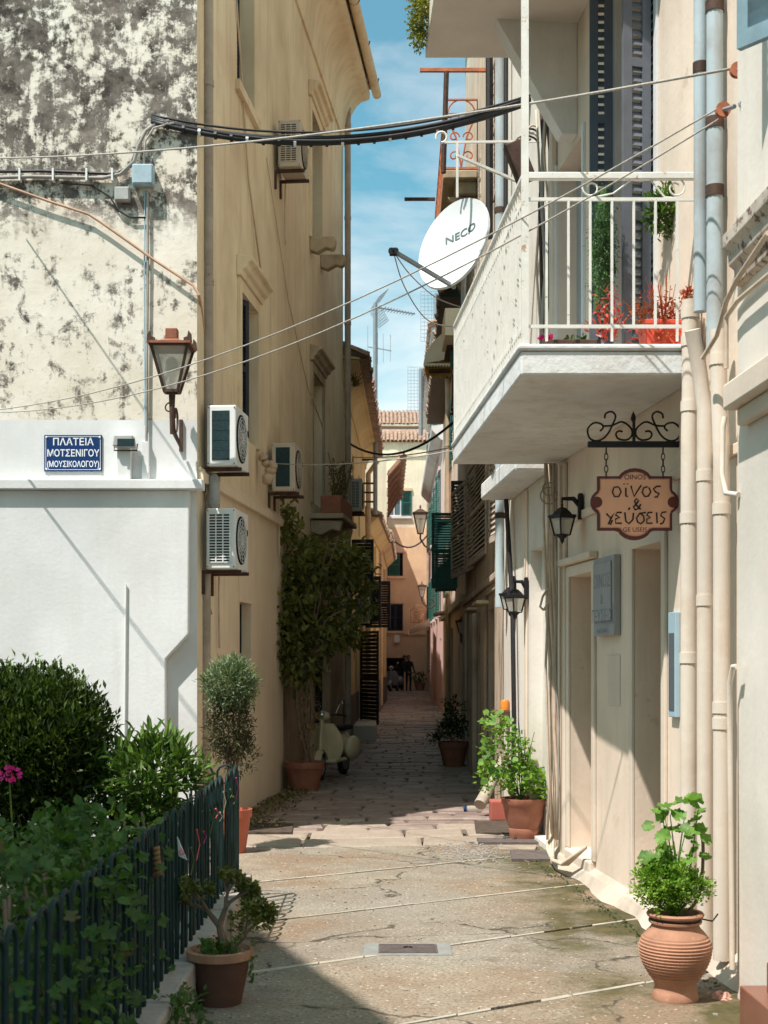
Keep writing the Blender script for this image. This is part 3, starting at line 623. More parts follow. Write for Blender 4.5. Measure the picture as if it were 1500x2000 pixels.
def tiles(parent, o, X, D, nx, nd, pw=.2, pl_=.42, name='roof_tiles', m='tile_roof', r=.085, up=V(0, 0, 1), stuff=True):
    """rows of overlapping barrel tiles; X = along the eave, D = up the slope"""
    Nn = X.cross(D).normalized(); Nn = Nn if Nn.z > 0 else -Nn; mb = MB()
    for i in range(nx):
        for j in range(nd):
            b = o + X * (i * pw + R.uniform(-.012, .012)) + D * (j * pl_ * .82 + R.uniform(-.02, .02)) + Nn * (.02 + R.uniform(0, .02)); e = b + D * pl_ + Nn * .012
            k = len(mb.v); n = 6
            for p, rr_ in ((b, r), (e, r * .86)):
                for q in range(n + 1):
                    t_ = math.pi * q / n; mb.v.append(p + X * (math.cos(t_) * rr_) + Nn * (math.sin(t_) * rr_))
            for q in range(n): mb.f.append([k + q, k + q + 1, k + n + 2 + q, k + n + 1 + q])
            # dark open mouth rim: inner shell
            k2 = len(mb.v)
            for q in range(n + 1):
                t_ = math.pi * q / n; mb.v.append(b + X * (math.cos(t_) * r * .78) + Nn * (math.sin(t_) * r * .78))
            for q in range(n): mb.f.append([k + q, k2 + q, k2 + q + 1, k + q + 1])
    return mb.build(name, m, parent, kind='stuff' if stuff else None)
mb = MB(); mb.face([W3.P(-.1, 6.5, .42), W3.P(W3.L + .3, 6.5, .42), W3.P(W3.L + .3, 7.3, -1.6), W3.P(-.1, 7.3, -1.6)]); mb.face([W3.P(-.1, 6.46, .42), W3.P(W3.L + .3, 6.46, .42), W3.P(W3.L + .3, 6.46, 0), W3.P(-.1, 6.46, 0)]); mb.build('roof', 'tile_roof', yh)
tiles(yh, W3.P(0, 6.5, .42), W3.t, (W3.P(0, 7.3, -1.6) - W3.P(0, 6.5, .42)).normalized(), 50, 2)
ph_ = house('porch_house', 'narrow yellow house with pilasters, grey base and tiled eave past the steps', (-.5, 32.1, 0))
W4 = Wall((-.44, 32.1), (-.137, 39.6), 1); W5 = Wall((-.137, 39.6), (.09, 50.7), 1)
wall(W4, 'wall', 'yellow', ph_, 0, 5.0, op=[(1, 1.9, .1, 2.2), (3.6, 4.4, .1, 2.2)], depth=.15, thick=3); wall(W5, 'wall', 'yellow', ph_, 0, 5.3, op=[(3, 4, .1, 2.2), (7, 7.9, .1, 2.2)], depth=.15, thick=3)
for W_, l_ in ((W4, ((1, 1.9), (3.6, 4.4))), (W5, ((3, 4), (7, 7.9)))):
    for (a, b) in l_: mb = MB(); W_.box(mb, a, b, .1, 2.2, -.15, -.1); mb.build('door', 'pale_shutter', ph_)
    mb = MB(); W_.box(mb, 0, W_.L, 0, .95, .001, .03); mb.build('base_course', 'grey_base', ph_)
    mb = MB(); W_.box(mb, 0, .8, .95, 4.6, .001, .06); W_.box(mb, W_.L * .5, W_.L * .5 + .9, .95, 4.6, .001, .08); mb.build('pilaster', 'yellow', ph_)
    mb = MB(); W_.box(mb, -.05, W_.L, 3.1, 3.2, .001, .1); mb.build('string_course', 'yellow', ph_)
for W_, z in ((W4, 5.0), (W5, 5.3)):
    mb = MB(); mb.prism([(0, -.25), (.05, -.25), (.25, -.05), (.3, 0), (0, 0)], W_.P(0, z, 0), W_.n, V(0, 0, 1), W_.t * W_.L); mb.build('eaves_cornice', 'yellow', ph_)
    mb = MB(); mb.face([W_.P(-.1, z, .36), W_.P(W_.L, z, .36), W_.P(W_.L, z + .8, -1.6), W_.P(-.1, z + .8, -1.6)]); mb.build('roof', 'tile_roof', ph_)
    tiles(ph_, W_.P(0, z, .36), W_.t, (W_.P(0, .8, -1.6) - W_.P(0, 0, .36)).normalized(), int(W_.L / .2), 3)
# porch-roofed gable box beyond
gh = house('boarded_house', 'tall pale yellow house with boarded verge and tile edge beyond the antenna mast', (.1, 51, 0))
W6 = Wall((.10, 50.9), (.12, 65.85), 1)
wall(W6, 'wall', 'end_top', gh, 0, 9.2, thick=3)
A_, B_, C_, D_ = px(757, 925, 51), px(785, 893, 50.9), px(778, 972, 54.5), px(757, 1008, 54.5)
mb = MB(); e = V(0, 0, .09); mb.face([A_, B_, C_, D_]); mb.face([A_ + e, B_ + e, C_ + e, D_ + e]); mb.face([A_, B_, B_ + e, A_ + e]); mb.face([B_, C_, C_ + e, B_ + e]); mb.build('eave_boards', 'wood', gh)
for k in range(12):
    p = B_.lerp(C_, k / 11.0); mb = MB(); mb.tube([p + V(-.05, -.12, .12), p + V(.12, .12, .02)], [.12, .10], 8); mb.build('verge_tile', 'tile_roof', gh)
for k in range(7): a = A_.lerp(D_, k / 6) ; b = B_.lerp(C_, k / 6); mb = MB(); mb.bar(a - V(0, 0, .05), b - V(0, 0, .05), .06, .08); mb.build('rafter', 'wood', gh)
# ============================================================ END house
eh = house('end_house', 'apricot house closing the alley, two tiled roof lines and green shutters', (.8, 66, 0))
WE = Wall((-1.6, 66), (3.2, 66), 1)
oe = [WE.at(757, 1008) + WE.at(800, 960), WE.at(757, 1125) + WE.at(787, 1080), WE.at(757, 1232) + WE.at(785, 1180), WE.at(752, 1345) + WE.at(789, 1285)]
oe = [(o[0], o[2], max(0.0, o[1]), o[3]) for o in oe]
zb = WE.at(760, 1237)[1]
wall(WE, 'ground_floor_wall', 'end', eh, 0, zb, op=[oe[3]], depth=.3, thick=4)
wall(WE, 'upper_wall', 'end', eh, zb, WE.at(760, 1030)[1], op=[oe[1], oe[2]], depth=.2, thick=4)
wall(WE, 'top_wall', 'end_top', eh, WE.at(760, 1030)[1], 12.3, op=[oe[0]], depth=.2, thick=4)
mb = MB(); WE.box(mb, 0, WE.L, zb - .08, zb + .02, .001, .06); mb.build('string_course', 'end', eh)
mb = MB(); WE.box(mb, 0, WE.L, 11.6, 11.72, .001, .08); mb.build('cornice', 'end_top', eh)
for k, o in enumerate(oe[:3]):
    f = fill(WE, o, 'dark' if k else 'pane', eh, 'window', -.15)
    mb = MB(); WE.box(mb, o[0] - .12, o[1] + .12, o[3] + .03, o[3] + .17, .001, .1); mb.build('window_lintel', 'pink' if k == 1 else 'end', eh)
    mb = MB(); WE.box(mb, o[0] - .05, o[1] + .1, o[2] - .12, o[2] - .01, .001, .12); mb.build('window_sill', 'white_paint' if k == 0 else 'end', eh)
    if k == 0:
        mb = MB(); 
        for q in (.0, .3, .62): WE.box(mb, o[0] + q, o[0] + q + .05, o[2], o[3], -.15, -.1)
        WE.box(mb, o[0], o[1], o[2], o[2] + .06, -.15, -.09); mb.build('window_frame', 'white_paint', f)
        shutter(f, WE.P(WE.at(784, 1000)[0], o[2] - .05, .02), V(1, 0, 0), V(0, 0, 1), .5, 1.42, 'green_shutter', .07)
    elif k == 1:
        shutter(f, WE.P(o[0] + .05, o[2], .02), V(1, 0, 0), V(0, 0, 1), .55, o[3] - o[2], 'green_shutter', .07)
    else:
        shutter(f, WE.P(o[0] + .02, o[2], .0), V(1, 0, 0), V(0, 0, 1), .36, o[3] - o[2], 'dark_shutter', .07); shutter(f, WE.P(o[0] + .4, o[2], .0), V(1, 0, 0), V(0, 0, 1), .36, o[3] - o[2], 'dark_shutter', .07)
fill(WE, oe[3], 'dark', eh, 'garage_opening', -.28)
tiles(eh, WE.P(0, 12.3, .15), V(1, 0, 0), V(0, 1, .55).normalized(), 24, 3, .2, .5)
mb = MB(); mb.face([WE.P(0, 12.3, .15), WE.P(WE.L, 12.3, .15), WE.P(WE.L, 13.2, -1.5), WE.P(0, 13.2, -1.5)]); mb.build('lower_roof', 'tile_roof', eh)
WU = Wall((-1.6, 67.6), (3.2, 67.6), 1); wall(WU, 'attic_wall', 'pink', eh, 12.8, 13.35, thick=3)
mb = MB(); mb.tube([WU.P(0, 13.38, .12), WU.P(WU.L, 13.38, .12)], .06, 8); mb.build('gutter', 'end_top', eh)
mb = MB(); mb.face([WU.P(0, 13.4, .15), WU.P(WU.L, 13.4, .15), WU.P(WU.L, 14.5, -2.2), WU.P(0, 14.5, -2.2)]); mb.build('upper_roof', 'tile_roof', eh)
tiles(eh, WU.P(0, 13.4, .15), V(1, 0, 0), V(0, 1, .47).normalized(), 24, 6, .2, .5)
# ============================================================ RIGHT
fh = thing('near_house', 'off-white house at the right edge with moulded sill and blue shutter', 'house', (1.66, 6.25, 0))
WA = Wall((1.78, 2.2), (1.66, 6.25), -1)
oa = [(1.3, 3.55, .35, 2.55)]
wall(WA, 'wall', 'near_wall', fh, 0, 9, op=oa, depth=.3, thick=3)
fill(WA, oa[0], 'brown_door', fh, 'door', -.28)
mb = MB(); WA.box(mb, 1.2, 3.95, 2.74, 2.86, .001, .10); WA.box(mb, 1.2, 3.9, 2.66, 2.74, .001, .05); mb.build('door_hood', 'cream_trim', fh, bev=.012)
mb = MB(); pr = [(0, 3.32), (.03, 3.33), (.035, 3.40), (.06, 3.42), (.065, 3.47), (.09, 3.50), (.09, 3.56), (0, 3.58)]
mb.prism(pr, WA.P(.8, 0, 0), WA.n, V(0, 0, 1), WA.t * (WA.L - .86)); mb.build('window_sill', 'pale_shutter', fh, bev=.004)
mb = MB(); WA.box(mb, 1.25, 3.62, 0, .17, .001, .12); WA.box(mb, 1.25, 3.5, .17, .30, .001, .04); mb.build('door_step', 'brown_tile', fh, bev=.006)
shutter(fh, px(1447, 100, 5.75) , V(.62, -.75, 0).normalized(), V(0, 0, 1), .5, 1.3, 'blue_shutter', .06)
bh = thing('balcony_house', 'cream house on the right with the white railed balcony and hanging shop sign', 'house', (1.755, 7, 0))
WB = Wall((1.83, 6.26), (1.376, 10.55), -1)
def ob(u0, u1, vt, vb, d=0): a = WB.at(u0, vt); b = WB.at(u1, vt); return (min(a[0], b[0]), max(a[0], b[0]))
d1 = ob(1115, 1160, 1122, 0); d2 = ob(1240, 1297, 1065, 0)
dz1 = WB.at(1137, 1122)[1]; dz2 = WB.at(1268, 1065)[1]
up1 = ob(1090, 1140, 600, 0); up2 = ob(1205, 1282, 600, 0)
wall(WB, 'lower_wall', 'cream', bh, 0, 3.13, op=[(d1[0], d1[1], .16, dz1), (d2[0], d2[1], .1, dz2)], depth=.42, thick=3)
wall(WB, 'upper_wall', 'cream', bh, 3.13, 11.6, op=[(up1[0], up1[1], 3.32, 5.45), (up2[0], up2[1], 3.32, 6.2)], depth=.24, thick=3)
fill(WB, (d1[0], d1[1], .16, dz1), 'brown_door', bh, 'door', -.38); fill(WB, (d2[0], d2[1], .1, dz2), 'brown_door', bh, 'door', -.38)
for (a, b), z, z0 in ((d1, dz1, .16), (d2, dz2, .1)):
    mb = MB(); WB.box(mb, a - .001, a + .045, z0, z - .01, -.26, -.17); mb.build('door_frame', 'blue_frame', bh)
    mb = MB(); WB.box(mb, a - .07, a, z0, z + .08, .001, .022); WB.box(mb, b, b + .07, z0, z + .08, .001, .022); WB.box(mb, a, b, z, z + .08, .001, .022); mb.build('door_surround', 'cream_trim', bh, bev=.005)
    mb = MB(); mb.sphere(WB.P(a + .10, 1.0, -.22), .028, 8); mb.build('door_knob', 'copper', bh, smooth=True)
for (a, b), z, z0 in ((d1, dz1, .16), (d2, dz2, .1)):
    mb = MB()
    for q0, q1 in ((.06, .32), (.37, .62), (.67, .95)): WB.box(mb, a + .12, b - .1, z0 + (z - z0) * q0, z0 + (z - z0) * q1, -.379, -.366)
    mb.build('door_panel', 'brown_door', bh, bev=.006)
a, z = WB.at(1100, 1090); mb = MB(); WB.box(mb, d1[0] - .12, d1[1] + .2, dz1 + .09, dz1 + .14, .001, .07); mb.build('door_hood', 'cream_trim', bh, bev=.01)
for (a, b), z0 in ((d1, .16), (d2, .1)):
    mb = MB(); WB.box(mb, a - .03, b + .03, 0, z0 - .003, -.28, .045); mb.build('door_step', 'cream_trim', bh, bev=.015)
mb = MB(); WB.box(mb, 0, WB.L, 2.62, 2.68, .001, .025); mb.build('string_course', 'cream', bh, bev=.006)
mb = MB(); WB.box(mb, .9, 1.0, 0, 3.0, .001, .03); WB.box(mb, 3.98, 4.14, 0, 3.1, .001, .03); mb.build('pilaster', 'cream_trim', bh, bev=.01)
# cement fillet
mb = MB(); i0 = 0; n = 26; L_ = []
for k in range(n + 1):
    s = WB.L * k / n; wv = .11 + .03 * math.sin(k * .9) + R.uniform(-.012, .012); L_.append((s, wv))
for k in range(n):
    (s, a), (s1, b) = L_[k], L_[k + 1]
    mb.face([WB.P(s, .11, .0), WB.P(s1, .11, .0), WB.P(s1, .075, .05), WB.P(s, .075, .05)]); mb.face([WB.P(s, .075, .05), WB.P(s1, .075, .05), WB.P(s1, .003, b), WB.P(s, .003, a)])
mb.build('cement_fillet', 'fillet', bh, smooth=True)
# upper openings
for o, zt in ((up1, 5.45), (up2, 6.2)):
    oo = (o[0], o[1], 3.32, zt); f = fill(WB, oo, 'dark', bh, 'balcony_door', -.2)
    mb = MB(); WB.box(mb, o[0] - .05, o[0] - .001, 3.3, zt + .05, .001, .02); WB.box(mb, o[1] + .001, o[1] + .05, 3.3, zt + .05, .001, .02); mb.build('door_frame', 'white_paint', f)
    if o is up2:
        wd = (o[1] - o[0]) / 2
        shutter(f, WB.P(o[0] + .01, 3.34, .03), (-WB.t * .15 + WB.n).normalized(), V(0, 0, 1), wd * .42, zt - 3.4, 'grey_shutter', .055, rails=(.33, .66))
        shutter(f, WB.P(o[1] - .01, 3.34, .03), (WB.t * .1 + WB.n).normalized(), V(0, 0, 1), wd * .36, zt - 3.4, 'grey_shutter', .055, rails=(.33, .66))
        shutter(f, WB.P(o[0] + .02, 3.34, -.16), WB.t, V(0, 0, 1), wd * 1.9, zt - 3.4, 'grey_shutter', .055, rails=(.33, .66))
    else:
        mb = MB(); WB.box(mb, o[0] + .02, o[1], 3.34, zt - .05, -.19, -.15); mb.build('door_leaf', 'board_grey', f)
# sloping white bracket under upper balcony
mb = MB(); mb.prism([(0, 5.5), (.12, 5.5), (.62, 6.34), (0, 6.34)], WB.P(WB.at(1128, 300)[0], 0, 0), WB.n, V(0, 0, 1), WB.t * .16); mb.build('balcony_bracket', 'white_plaster', bh, bev=.008)
# ---- main balcony
def balcony_main():
    yn, yf = 7.2, 10.52
    def outer(y): return .74 + (.545 - .74) * (y - yn) / (yf - yn)
    def inner(y): return WB.p0.x + (y - WB.p0.y) * WB.t.x / WB.t.y + .0
    b = MB(); b.prism([(outer(yn), yn), (inner(yn), yn), (inner(yf), yf), (outer(yf), yf)], V(0, 0, 3.13), V(1, 0, 0), V(0, 1, 0), (0, 0, .13)); s = b.build('balcony_slab', 'slab_white', bh, bev=.012)
    b = MB(); b.prism([(outer(yn) - .015, yn - .015), (inner(yn), yn - .015), (inner(yf), yf), (outer(yf) - .015, yf)], V(0, 0, 3.262), V(1, 0, 0), V(0, 1, 0), (0, 0, .035)); b.build('slab_edge', 'slab_white', s, bev=.012)
    r = MB(); zt, zm, zb_ = 4.215, 4.09, 3.40
    A = V(outer(yn) + .025, yn + .03, 0); Bn = V(inner(yn) - .02, yn + .03, 0); Cf = V(outer(yf) + .02, yf - .03, 0)
    z = V(0, 0, 1)
    r.bar(A + z * zt, Bn + z * zt, .035, .04); r.bar(A + z * zt, Cf + z * zt, .04, .03); rl = r.build('handrail', 'rail_white', bh, bev=.006)
    r = MB(); r.bar(A + z * zm, Bn + z * zm, .014, .018); r.bar(A + z * zb_, Bn + z * zb_, .014, .018); r.bar(A + z * zm, Cf + z * zm, .014, .018); r.bar(A + z * zb_, Cf + z * zb_, .014, .018); r.build('railing_bar', 'rail_white', bh)
    u0 = 1087
    for k in range(7):
        x = A.x + (Bn.x - A.x) * (k + 1) / 8.0; r = MB(); r.bar(V(x, A.y, zb_ - .08 if k % 3 == 0 else zb_), V(x, A.y, zm), .013); r.build('baluster', 'rail_white', bh)
    nb = 46
    for k in range(1, nb):
        p = A.lerp(Cf, k / nb); r = MB(); r.bar(p + z * 3.3, p + z * (zt - .01), .017, .020); r.build('baluster', 'rail_white', bh)
    r = MB(); r.bar(A + z * 3.29, A + z * 6.33, .038, .038, V(1, 0, 0)); r.build('corner_post', 'rail_white', bh); r = MB(); r.bar(V(Cf.x, Cf.y, 3.29), V(Cf.x, Cf.y, 4.23), .03); r.build('corner_post', 'rail_white', bh)
    r = MB(); r.bar(V(Bn.x - .0, A.y, 3.29), V(Bn.x - .0, A.y, 4.2), .012, .03); r.build('end_post', 'rail_white', bh)
    X = V(1, 0, 0); Z = z; s = MB(); c0 = V(0, A.y, (zt + zm) / 2); rr = .052
    for cx, d in ((A.x + .36, 1), (A.x + .82, -1)):
        s.tube(spiral(c0 + X * cx, X, Z, .055, .02, 90 if d > 0 else 90, 90 + 430 * d), .005, 6)
    s.tube([c0 + X * (A.x + .36) - Z * .055, c0 + X * (A.x + .48) - Z * .03, c0 + X * (A.x + .58) + Z * .045, c0 + X * (A.x + .68) + Z * .045, c0 + X * (A.x + .76) - Z * .05, c0 + X * (A.x + .82) - Z * .055], .005, 6)
    s.build('scrollwork', 'rail_white', bh)
balcony_main()
# ---- upper balcony slab
def balcony_upper():
    yn, yf = 7.62, 10.5
    b = MB(); b.prism([(.42, yn), (1.70, yn), (1.385, yf), (.325, yf)], V(0, 0, 6.33), V(1, 0, 0), V(0, 1, 0), (0, 0, .16)); b.build('balcony_slab', 'cream_trim', bh, bev=.01)
    b = MB(); b.bar(V(.43, yn, 7.4), V(.335, yf, 7.4), .04); b.bar(V(.43, yn, 6.6), V(.335, yf, 6.6), .02); b.build('handrail', 'rail_white', bh)
    for k in range(20):
        b = MB(); p = V(.43, yn, 6.49).lerp(V(.335, yf, 6.49), k / 19); b.bar(p, p + V(0, 0, .9), .014); b.build('baluster', 'rail_white', bh)
balcony_upper()
# ---- R3 narrow white house
nh = thing('narrow_house', 'narrow sunlit white house between the balcony house and the worn brown one', 'house', (1.376, 10.56, 0))
WC = Wall((1.376, 10.56), (1.20, 13.4), -1)
sC = lambda u: WC.at(u, 1200)[0]
dC = (sC(1080) + .02, sC(1036), .05, 2.55)
wall(WC, 'wall', 'white_plaster', nh, 0, 11.5, op=[dC], depth=.16, thick=3)
mb = MB(); WC.box(mb, dC[0], dC[1], .05, 2.55, -.15, -.10); mb.build('blocked_door', 'white_plaster', nh)
mb = MB(); WC.box(mb, .25, 2.3, 3.12, 3.28, .001, .30); mb.build('balcony_slab', 'slab_white', nh, bev=.02)
mb = MB(); WC.box(mb, 0.0, .14, 0, 11, .001, .05); WC.box(mb, 1.35, 1.45, 0, 3.1, .001, .025); mb.build('pilaster', 'cream', nh, bev=.01)
# ---- R4 worn tall house
wh = thing('worn_house', 'tall worn brown house with peeling pale louvred shutters on the right', 'house', (1.2, 13.42, 0))
WD = Wall((1.2, 13.42), (1.30, 21.3), -1)
wo = [WD.at(985, 1030) + WD.at(966, 905), WD.at(951, 1062) + WD.at(910, 880)]
wo = [(o[0] + .1, o[2], 2.9, 4.2) for o in wo]
gd4 = [(1.3, 2.2, .1, 2.15), (3.2, 4.4, .1, 2.2), (5.6, 6.9, .1, 2.2)]
wall(WD, 'lower_wall', 'worn', wh, 0, 4.6, op=gd4 + wo, depth=.22, thick=3)
upw = [(1.2, 1.9, 6.6, 8.1), (4.0, 4.8, 6.6, 8.1), (6.4, 7.1, 6.6, 8.1)]
wall(WD, 'upper_wall', 'worn_pale', wh, 4.6, 11.8, op=upw, depth=.2, thick=3)
for o in gd4: mb = MB(); WD.box(mb, o[0], o[1], o[2], o[3], -.2, -.15); WD.box(mb, (o[0] + o[1]) / 2 - .01, (o[0] + o[1]) / 2 + .01, o[2], o[3], -.15, -.135); mb.build('door', 'dark_wood', wh)
for k, o in enumerate(wo):
    f = fill(WD, o, 'dark', wh, 'window', -.2)
    w_ = (o[1] - o[0])
    for q in (0, 1): shutter(f, WD.P(o[0] + q * w_ / 2, o[2] - .05, .015), (WD.t + WD.n * (.04 + .05 * q)).normalized(), V(0, 0, 1), w_ / 2 - .01, o[3] - o[2] + .05, 'pale_shutter', .06)
for o in upw:
    f = fill(WD, o, 'dark', wh, 'window', -.18); w_ = o[1] - o[0]
    for q in (0, 1): shutter(f, WD.P(o[0] - .35 + q * (w_ + .35), o[2], .02), WD.t, V(0, 0, 1), w_ / 2, o[3] - o[2], 'pale_shutter', .06)
mb = MB(); WD.box(mb, 0, WD.L, 2.42, 2.5, .001, .06); WD.box(mb, 0, WD.L, 2.33, 2.42, .001, .03); mb.build('string_course', 'worn', wh, bev=.012)
mb = MB(); WD.box(mb, 2.35, 3.1, 0, 2.33, .001, .05); mb.build('pilaster', 'worn', wh, bev=.02)
mb = MB(); WD.box(mb, 4.5, 5.4, 0, 2.2, .001, .07); mb.build('pilaster', 'worn', wh, bev=.02)
mb = MB(); WD.box(mb, 7.1, 7.85, 0, 2.3, .001, .05); mb.build('pilaster', 'worn', wh, bev=.02)
for a in (1.75, 3.8): mb = MB(); WD.box(mb, a - .45, a + .45, 2.2, 2.24, .05, .2); mb.build('door_hood', 'stone', wh, bev=.015)
mb = MB(); WD.box(mb, 0, WD.L, 11.5, 11.8, .001, .25); mb.build('eaves_cornice', 'worn_pale', wh)
# iron balcony of worn house
mb = MB(); WD.box(mb, 4.4, 9.3, 8.02, 8.14, .0, .46); WD.box(mb, 4.5, 9.2, 7.85, 8.02, 0, .3); bs = mb.build('iron_balcony_slab', 'stone', wh, bev=.02)
for a in (4.6, 6.2, 7.8): mb = MB(); mb.prism([(0, 7.45), (.08, 7.45), (.4, 7.84), (0, 7.84)], WD.P(a, 0, 0), WD.n, V(0, 0, 1), WD.t * .15); mb.build('corbel', 'stone', wh)
def iron_panel(P0, X, Wd, z0, h, parent):
    Z = V(0, 0, 1); b = MB()
    b.bar(P0 + Z * z0, P0 + X * Wd + Z * z0, .03, .03); b.bar(P0 + Z * (z0 + h), P0 + X * Wd + Z * (z0 + h), .03, .02); b.bar(P0 + Z * (z0 + h * .8), P0 + X * Wd + Z * (z0 + h * .8), .012)
    for t_ in (0, 1): b.bar(P0 + X * Wd * t_ + Z * z0, P0 + X * Wd * t_ + Z * (z0 + h), .02)
    n = max(1, round(Wd / .42)); m_ = Wd / n
    for k in range(n):
        c = P0 + X * (m_ * (k + .5)); q = c + Z * (z0 + h * .36)
        b.tube([c + Z * (z0 + .02), c - X * m_ * .16 + Z * (z0 + h * .45), c - X * m_ * .36 + Z * (z0 + h * .68)], .013, 5); b.tube([c + Z * (z0 + .02), c + X * m_ * .16 + Z * (z0 + h * .45), c + X * m_ * .36 + Z * (z0 + h * .68)], .013, 5)
        for sx in (-1, 1):
            for zz in (.18, .46, .72): b.tube(spiral(c + X * (sx * m_ * .22) + Z * (z0 + h * zz), X * sx, Z, .075, .02, 180, -200, 14), .011, 5)
        b.tube(arc(c + Z * (z0 + h * .8), X, Z, m_ * .42, 0, 180, 10), .011, 5); b.bar(P0 + X * (m_ * (k + 1)) + Z * z0, P0 + X * (m_ * (k + 1)) + Z * (z0 + h), .02)
    return b.build('railing_panel', 'iron_red', parent)
iron_panel(WD.P(4.42, 0, .44), -WD.n, .44, 8.16, .92, wh); iron_panel(WD.P(4.42, 0, .44), WD.t, 4.8, 8.16, .92, wh)
# ---- R5 pale yellow house
vh = thing('shuttered_house', 'pale yellow house with big green shutters beyond the worn one on the right', 'house', (1.31, 21.35, 0))
WF = Wall((1.31, 21.35), (1.46, 32.8), -1); WG = Wall((1.46, 32.8), (1.73, 39), -1)
of = [(2.5, 3.5, 2.9, 4.2), (6.0, 6.9, 3.0, 4.4), (8.6, 9.4, 3.0, 4.4), (1.8, 2.8, .1, 2.2), (5.2, 6.2, .1, 2.2), (8.6, 9.6, .1, 2.3), (1.5, 2.4, 5.5, 6.7), (5, 5.9, 5.5, 6.7)]
wall(WF, 'wall', 'cream', vh, 0, 7.4, op=of, depth=.2, thick=3); wall(WG, 'wall', 'cream', vh, 0, 7.4, op=[(2.2, 3.1, .1, 2.2), (2.2, 3.1, 4, 5.4)], depth=.2, thick=3)
for o in of:
    f = fill(WF, o, 'dark', vh, 'window' if o[2] > 1 else 'door', -.16)
    if o[2] > 1:
        w_ = (o[1] - o[0]) / 2
        if o[0] == 2.5:
            shutter(f, WF.P(o[0], o[2] - .05, .03), (WF.n * .96 - WF.t * .05).normalized(), V(0, 0, 1), .46, 1.35, 'green_shutter', .045)
            shutter(f, WF.P(o[1], o[2] - .05, .03), (WF.n * .8 + WF.t * .6).normalized(), V(0, 0, 1), .46, 1.35, 'green_shutter', .045)
        else:
            for q in (0, 1): shutter(f, WF.P(o[0] - w_ + q * (3 * w_), o[2], .02), (WF.t + WF.n * .1).normalized(), V(0, 0, 1), w_, o[3] - o[2], 'green_shutter', .06)
mb = MB(); W_ = WF; W_.box(mb, 0, W_.L, 2.5, 2.62, .001, .08); mb.build('string_course', 'cream_trim', vh)
shutter(vh, WD.P(7.6, 2.95, .04), (WD.n * 1.0 + WD.t * .1).normalized(), V(0, 0, 1), .2, 1.45, 'dark_shutter', .05)
mb = MB(); mb.face([WF.P(-.1, 7.4, .4), WF.P(WF.L, 7.4, .4), WF.P(WF.L, 8.3, -1.6), WF.P(-.1, 8.3, -1.6)]); mb.face([WF.P(-.1, 7.36, .4), WF.P(WF.L, 7.36, .4), WF.P(WF.L, 7.36, 0), WF.P(-.1, 7.36, 0)]); mb.build('roof', 'dark_wood', vh)
tiles(vh, WF.P(0, 7.42, .4), WF.t, (WF.P(0, .9, -1.6) - WF.P(0, 0, .45)).normalized(), 56, 2)
# ---- R6 pink house
kh = thing('pink_house', 'pink house far up the right side with green shutters and pale cornice', 'house', (1.73, 39.1, 0))
WH = Wall((1.73, 39.1), (1.86, 55), -1); WI = Wall((1.86, 55), (2.25, 65.9), -1)
oh = []
for s in (2.2, 5.2, 8.2, 11.2, 14.0):
    for z in (3.0, 5.9, 8.8 if s < 14 else 8.8): oh.append((s, s + .9, z, z + 1.5))
oh += [(1.5, 2.5, .1, 2.2), (6, 7, .1, 2.2), (11, 12, .1, 2.2)]
wall(WH, 'wall', 'pink', kh, 0, 11.3, op=oh, depth=.18, thick=3); wall(WI, 'wall', 'pink', kh, 0, 9.5, op=[(3, 3.9, 3.1, 4.5), (7, 7.9, 3.1, 4.5), (4, 5, .1, 2.2)], depth=.18, thick=3)
for o in oh:
    f = fill(WH, o, 'dark', kh, 'window' if o[2] > 1 else 'door', -.14)
    if o[2] > 1:
        for q in (0, 1): shutter(f, WH.P(o[0] - .45 + q * 1.35, o[2], .02), (WH.t * (1 if q else 1) + WH.n * (.22 if q else -.0)).normalized(), V(0, 0, 1), .45, 1.5, 'green_shutter', .07)
        mb = MB(); WH.box(mb, o[0] - .08, o[1] + .08, o[3] + .02, o[3] + .14, .001, .06); WH.box(mb, o[0] - .08, o[1] + .08, o[2] - .12, o[2] - .02, .001, .06); mb.build('window_frame', 'lilac', f)
mb = MB(); mb.prism([(0, 8.0), (.06, 8.02), (.32, 8.3), (.34, 8.42), (0, 8.45)], WH.P(0, 0, 0), WH.n, V(0, 0, 1), WH.t * WH.L); mb.build('cornice', 'lilac', kh)
mb = MB(); mb.prism([(0, 10.9), (.06, 10.92), (.32, 11.2), (.34, 11.3), (0, 11.35)], WH.P(0, 0, 0), WH.n, V(0, 0, 1), WH.t * WH.L); mb.build('eaves_cornice', 'lilac', kh)
mb = MB(); WI.box(mb, 0, WI.L, 2.75, 2.85, .001, .08); mb.build('string_course', 'lilac', kh)
tiles(kh, WH.P(0, 11.36, .4), WH.t, V(.9, 0, .42).normalized(), 78, 2)
# ---- house behind the viewer on the left, whose roof shades the near garden
sh = thing('square_house', 'plain cream house across the square behind the viewer, outside the picture', 'house', (-5, 0, 0))
mb = MB(); mb.prism([(-3.95, 4.7), (-1.0, -3), (-9, -6), (-12, 4.7)], V(0, 0, 0), V(1, 0, 0), V(0, 1, 0), (0, 0, 8)); mb.build('wall', 'cream', sh)
mb = MB(); mb.box((-9, -5.5, 8), (-6, 3.5, 8.3)); mb.build('roof', 'tile_roof', sh)
# ============================================================ OBJECTS
X_, Y_, Z_ = V(1, 0, 0), V(0, 1, 0), V(0, 0, 1)
def orient(o, t):  # rotate thing so local +X points to direction t (plan)
    o.rotation_euler = (0, 0, math.atan2(t.y, t.x))
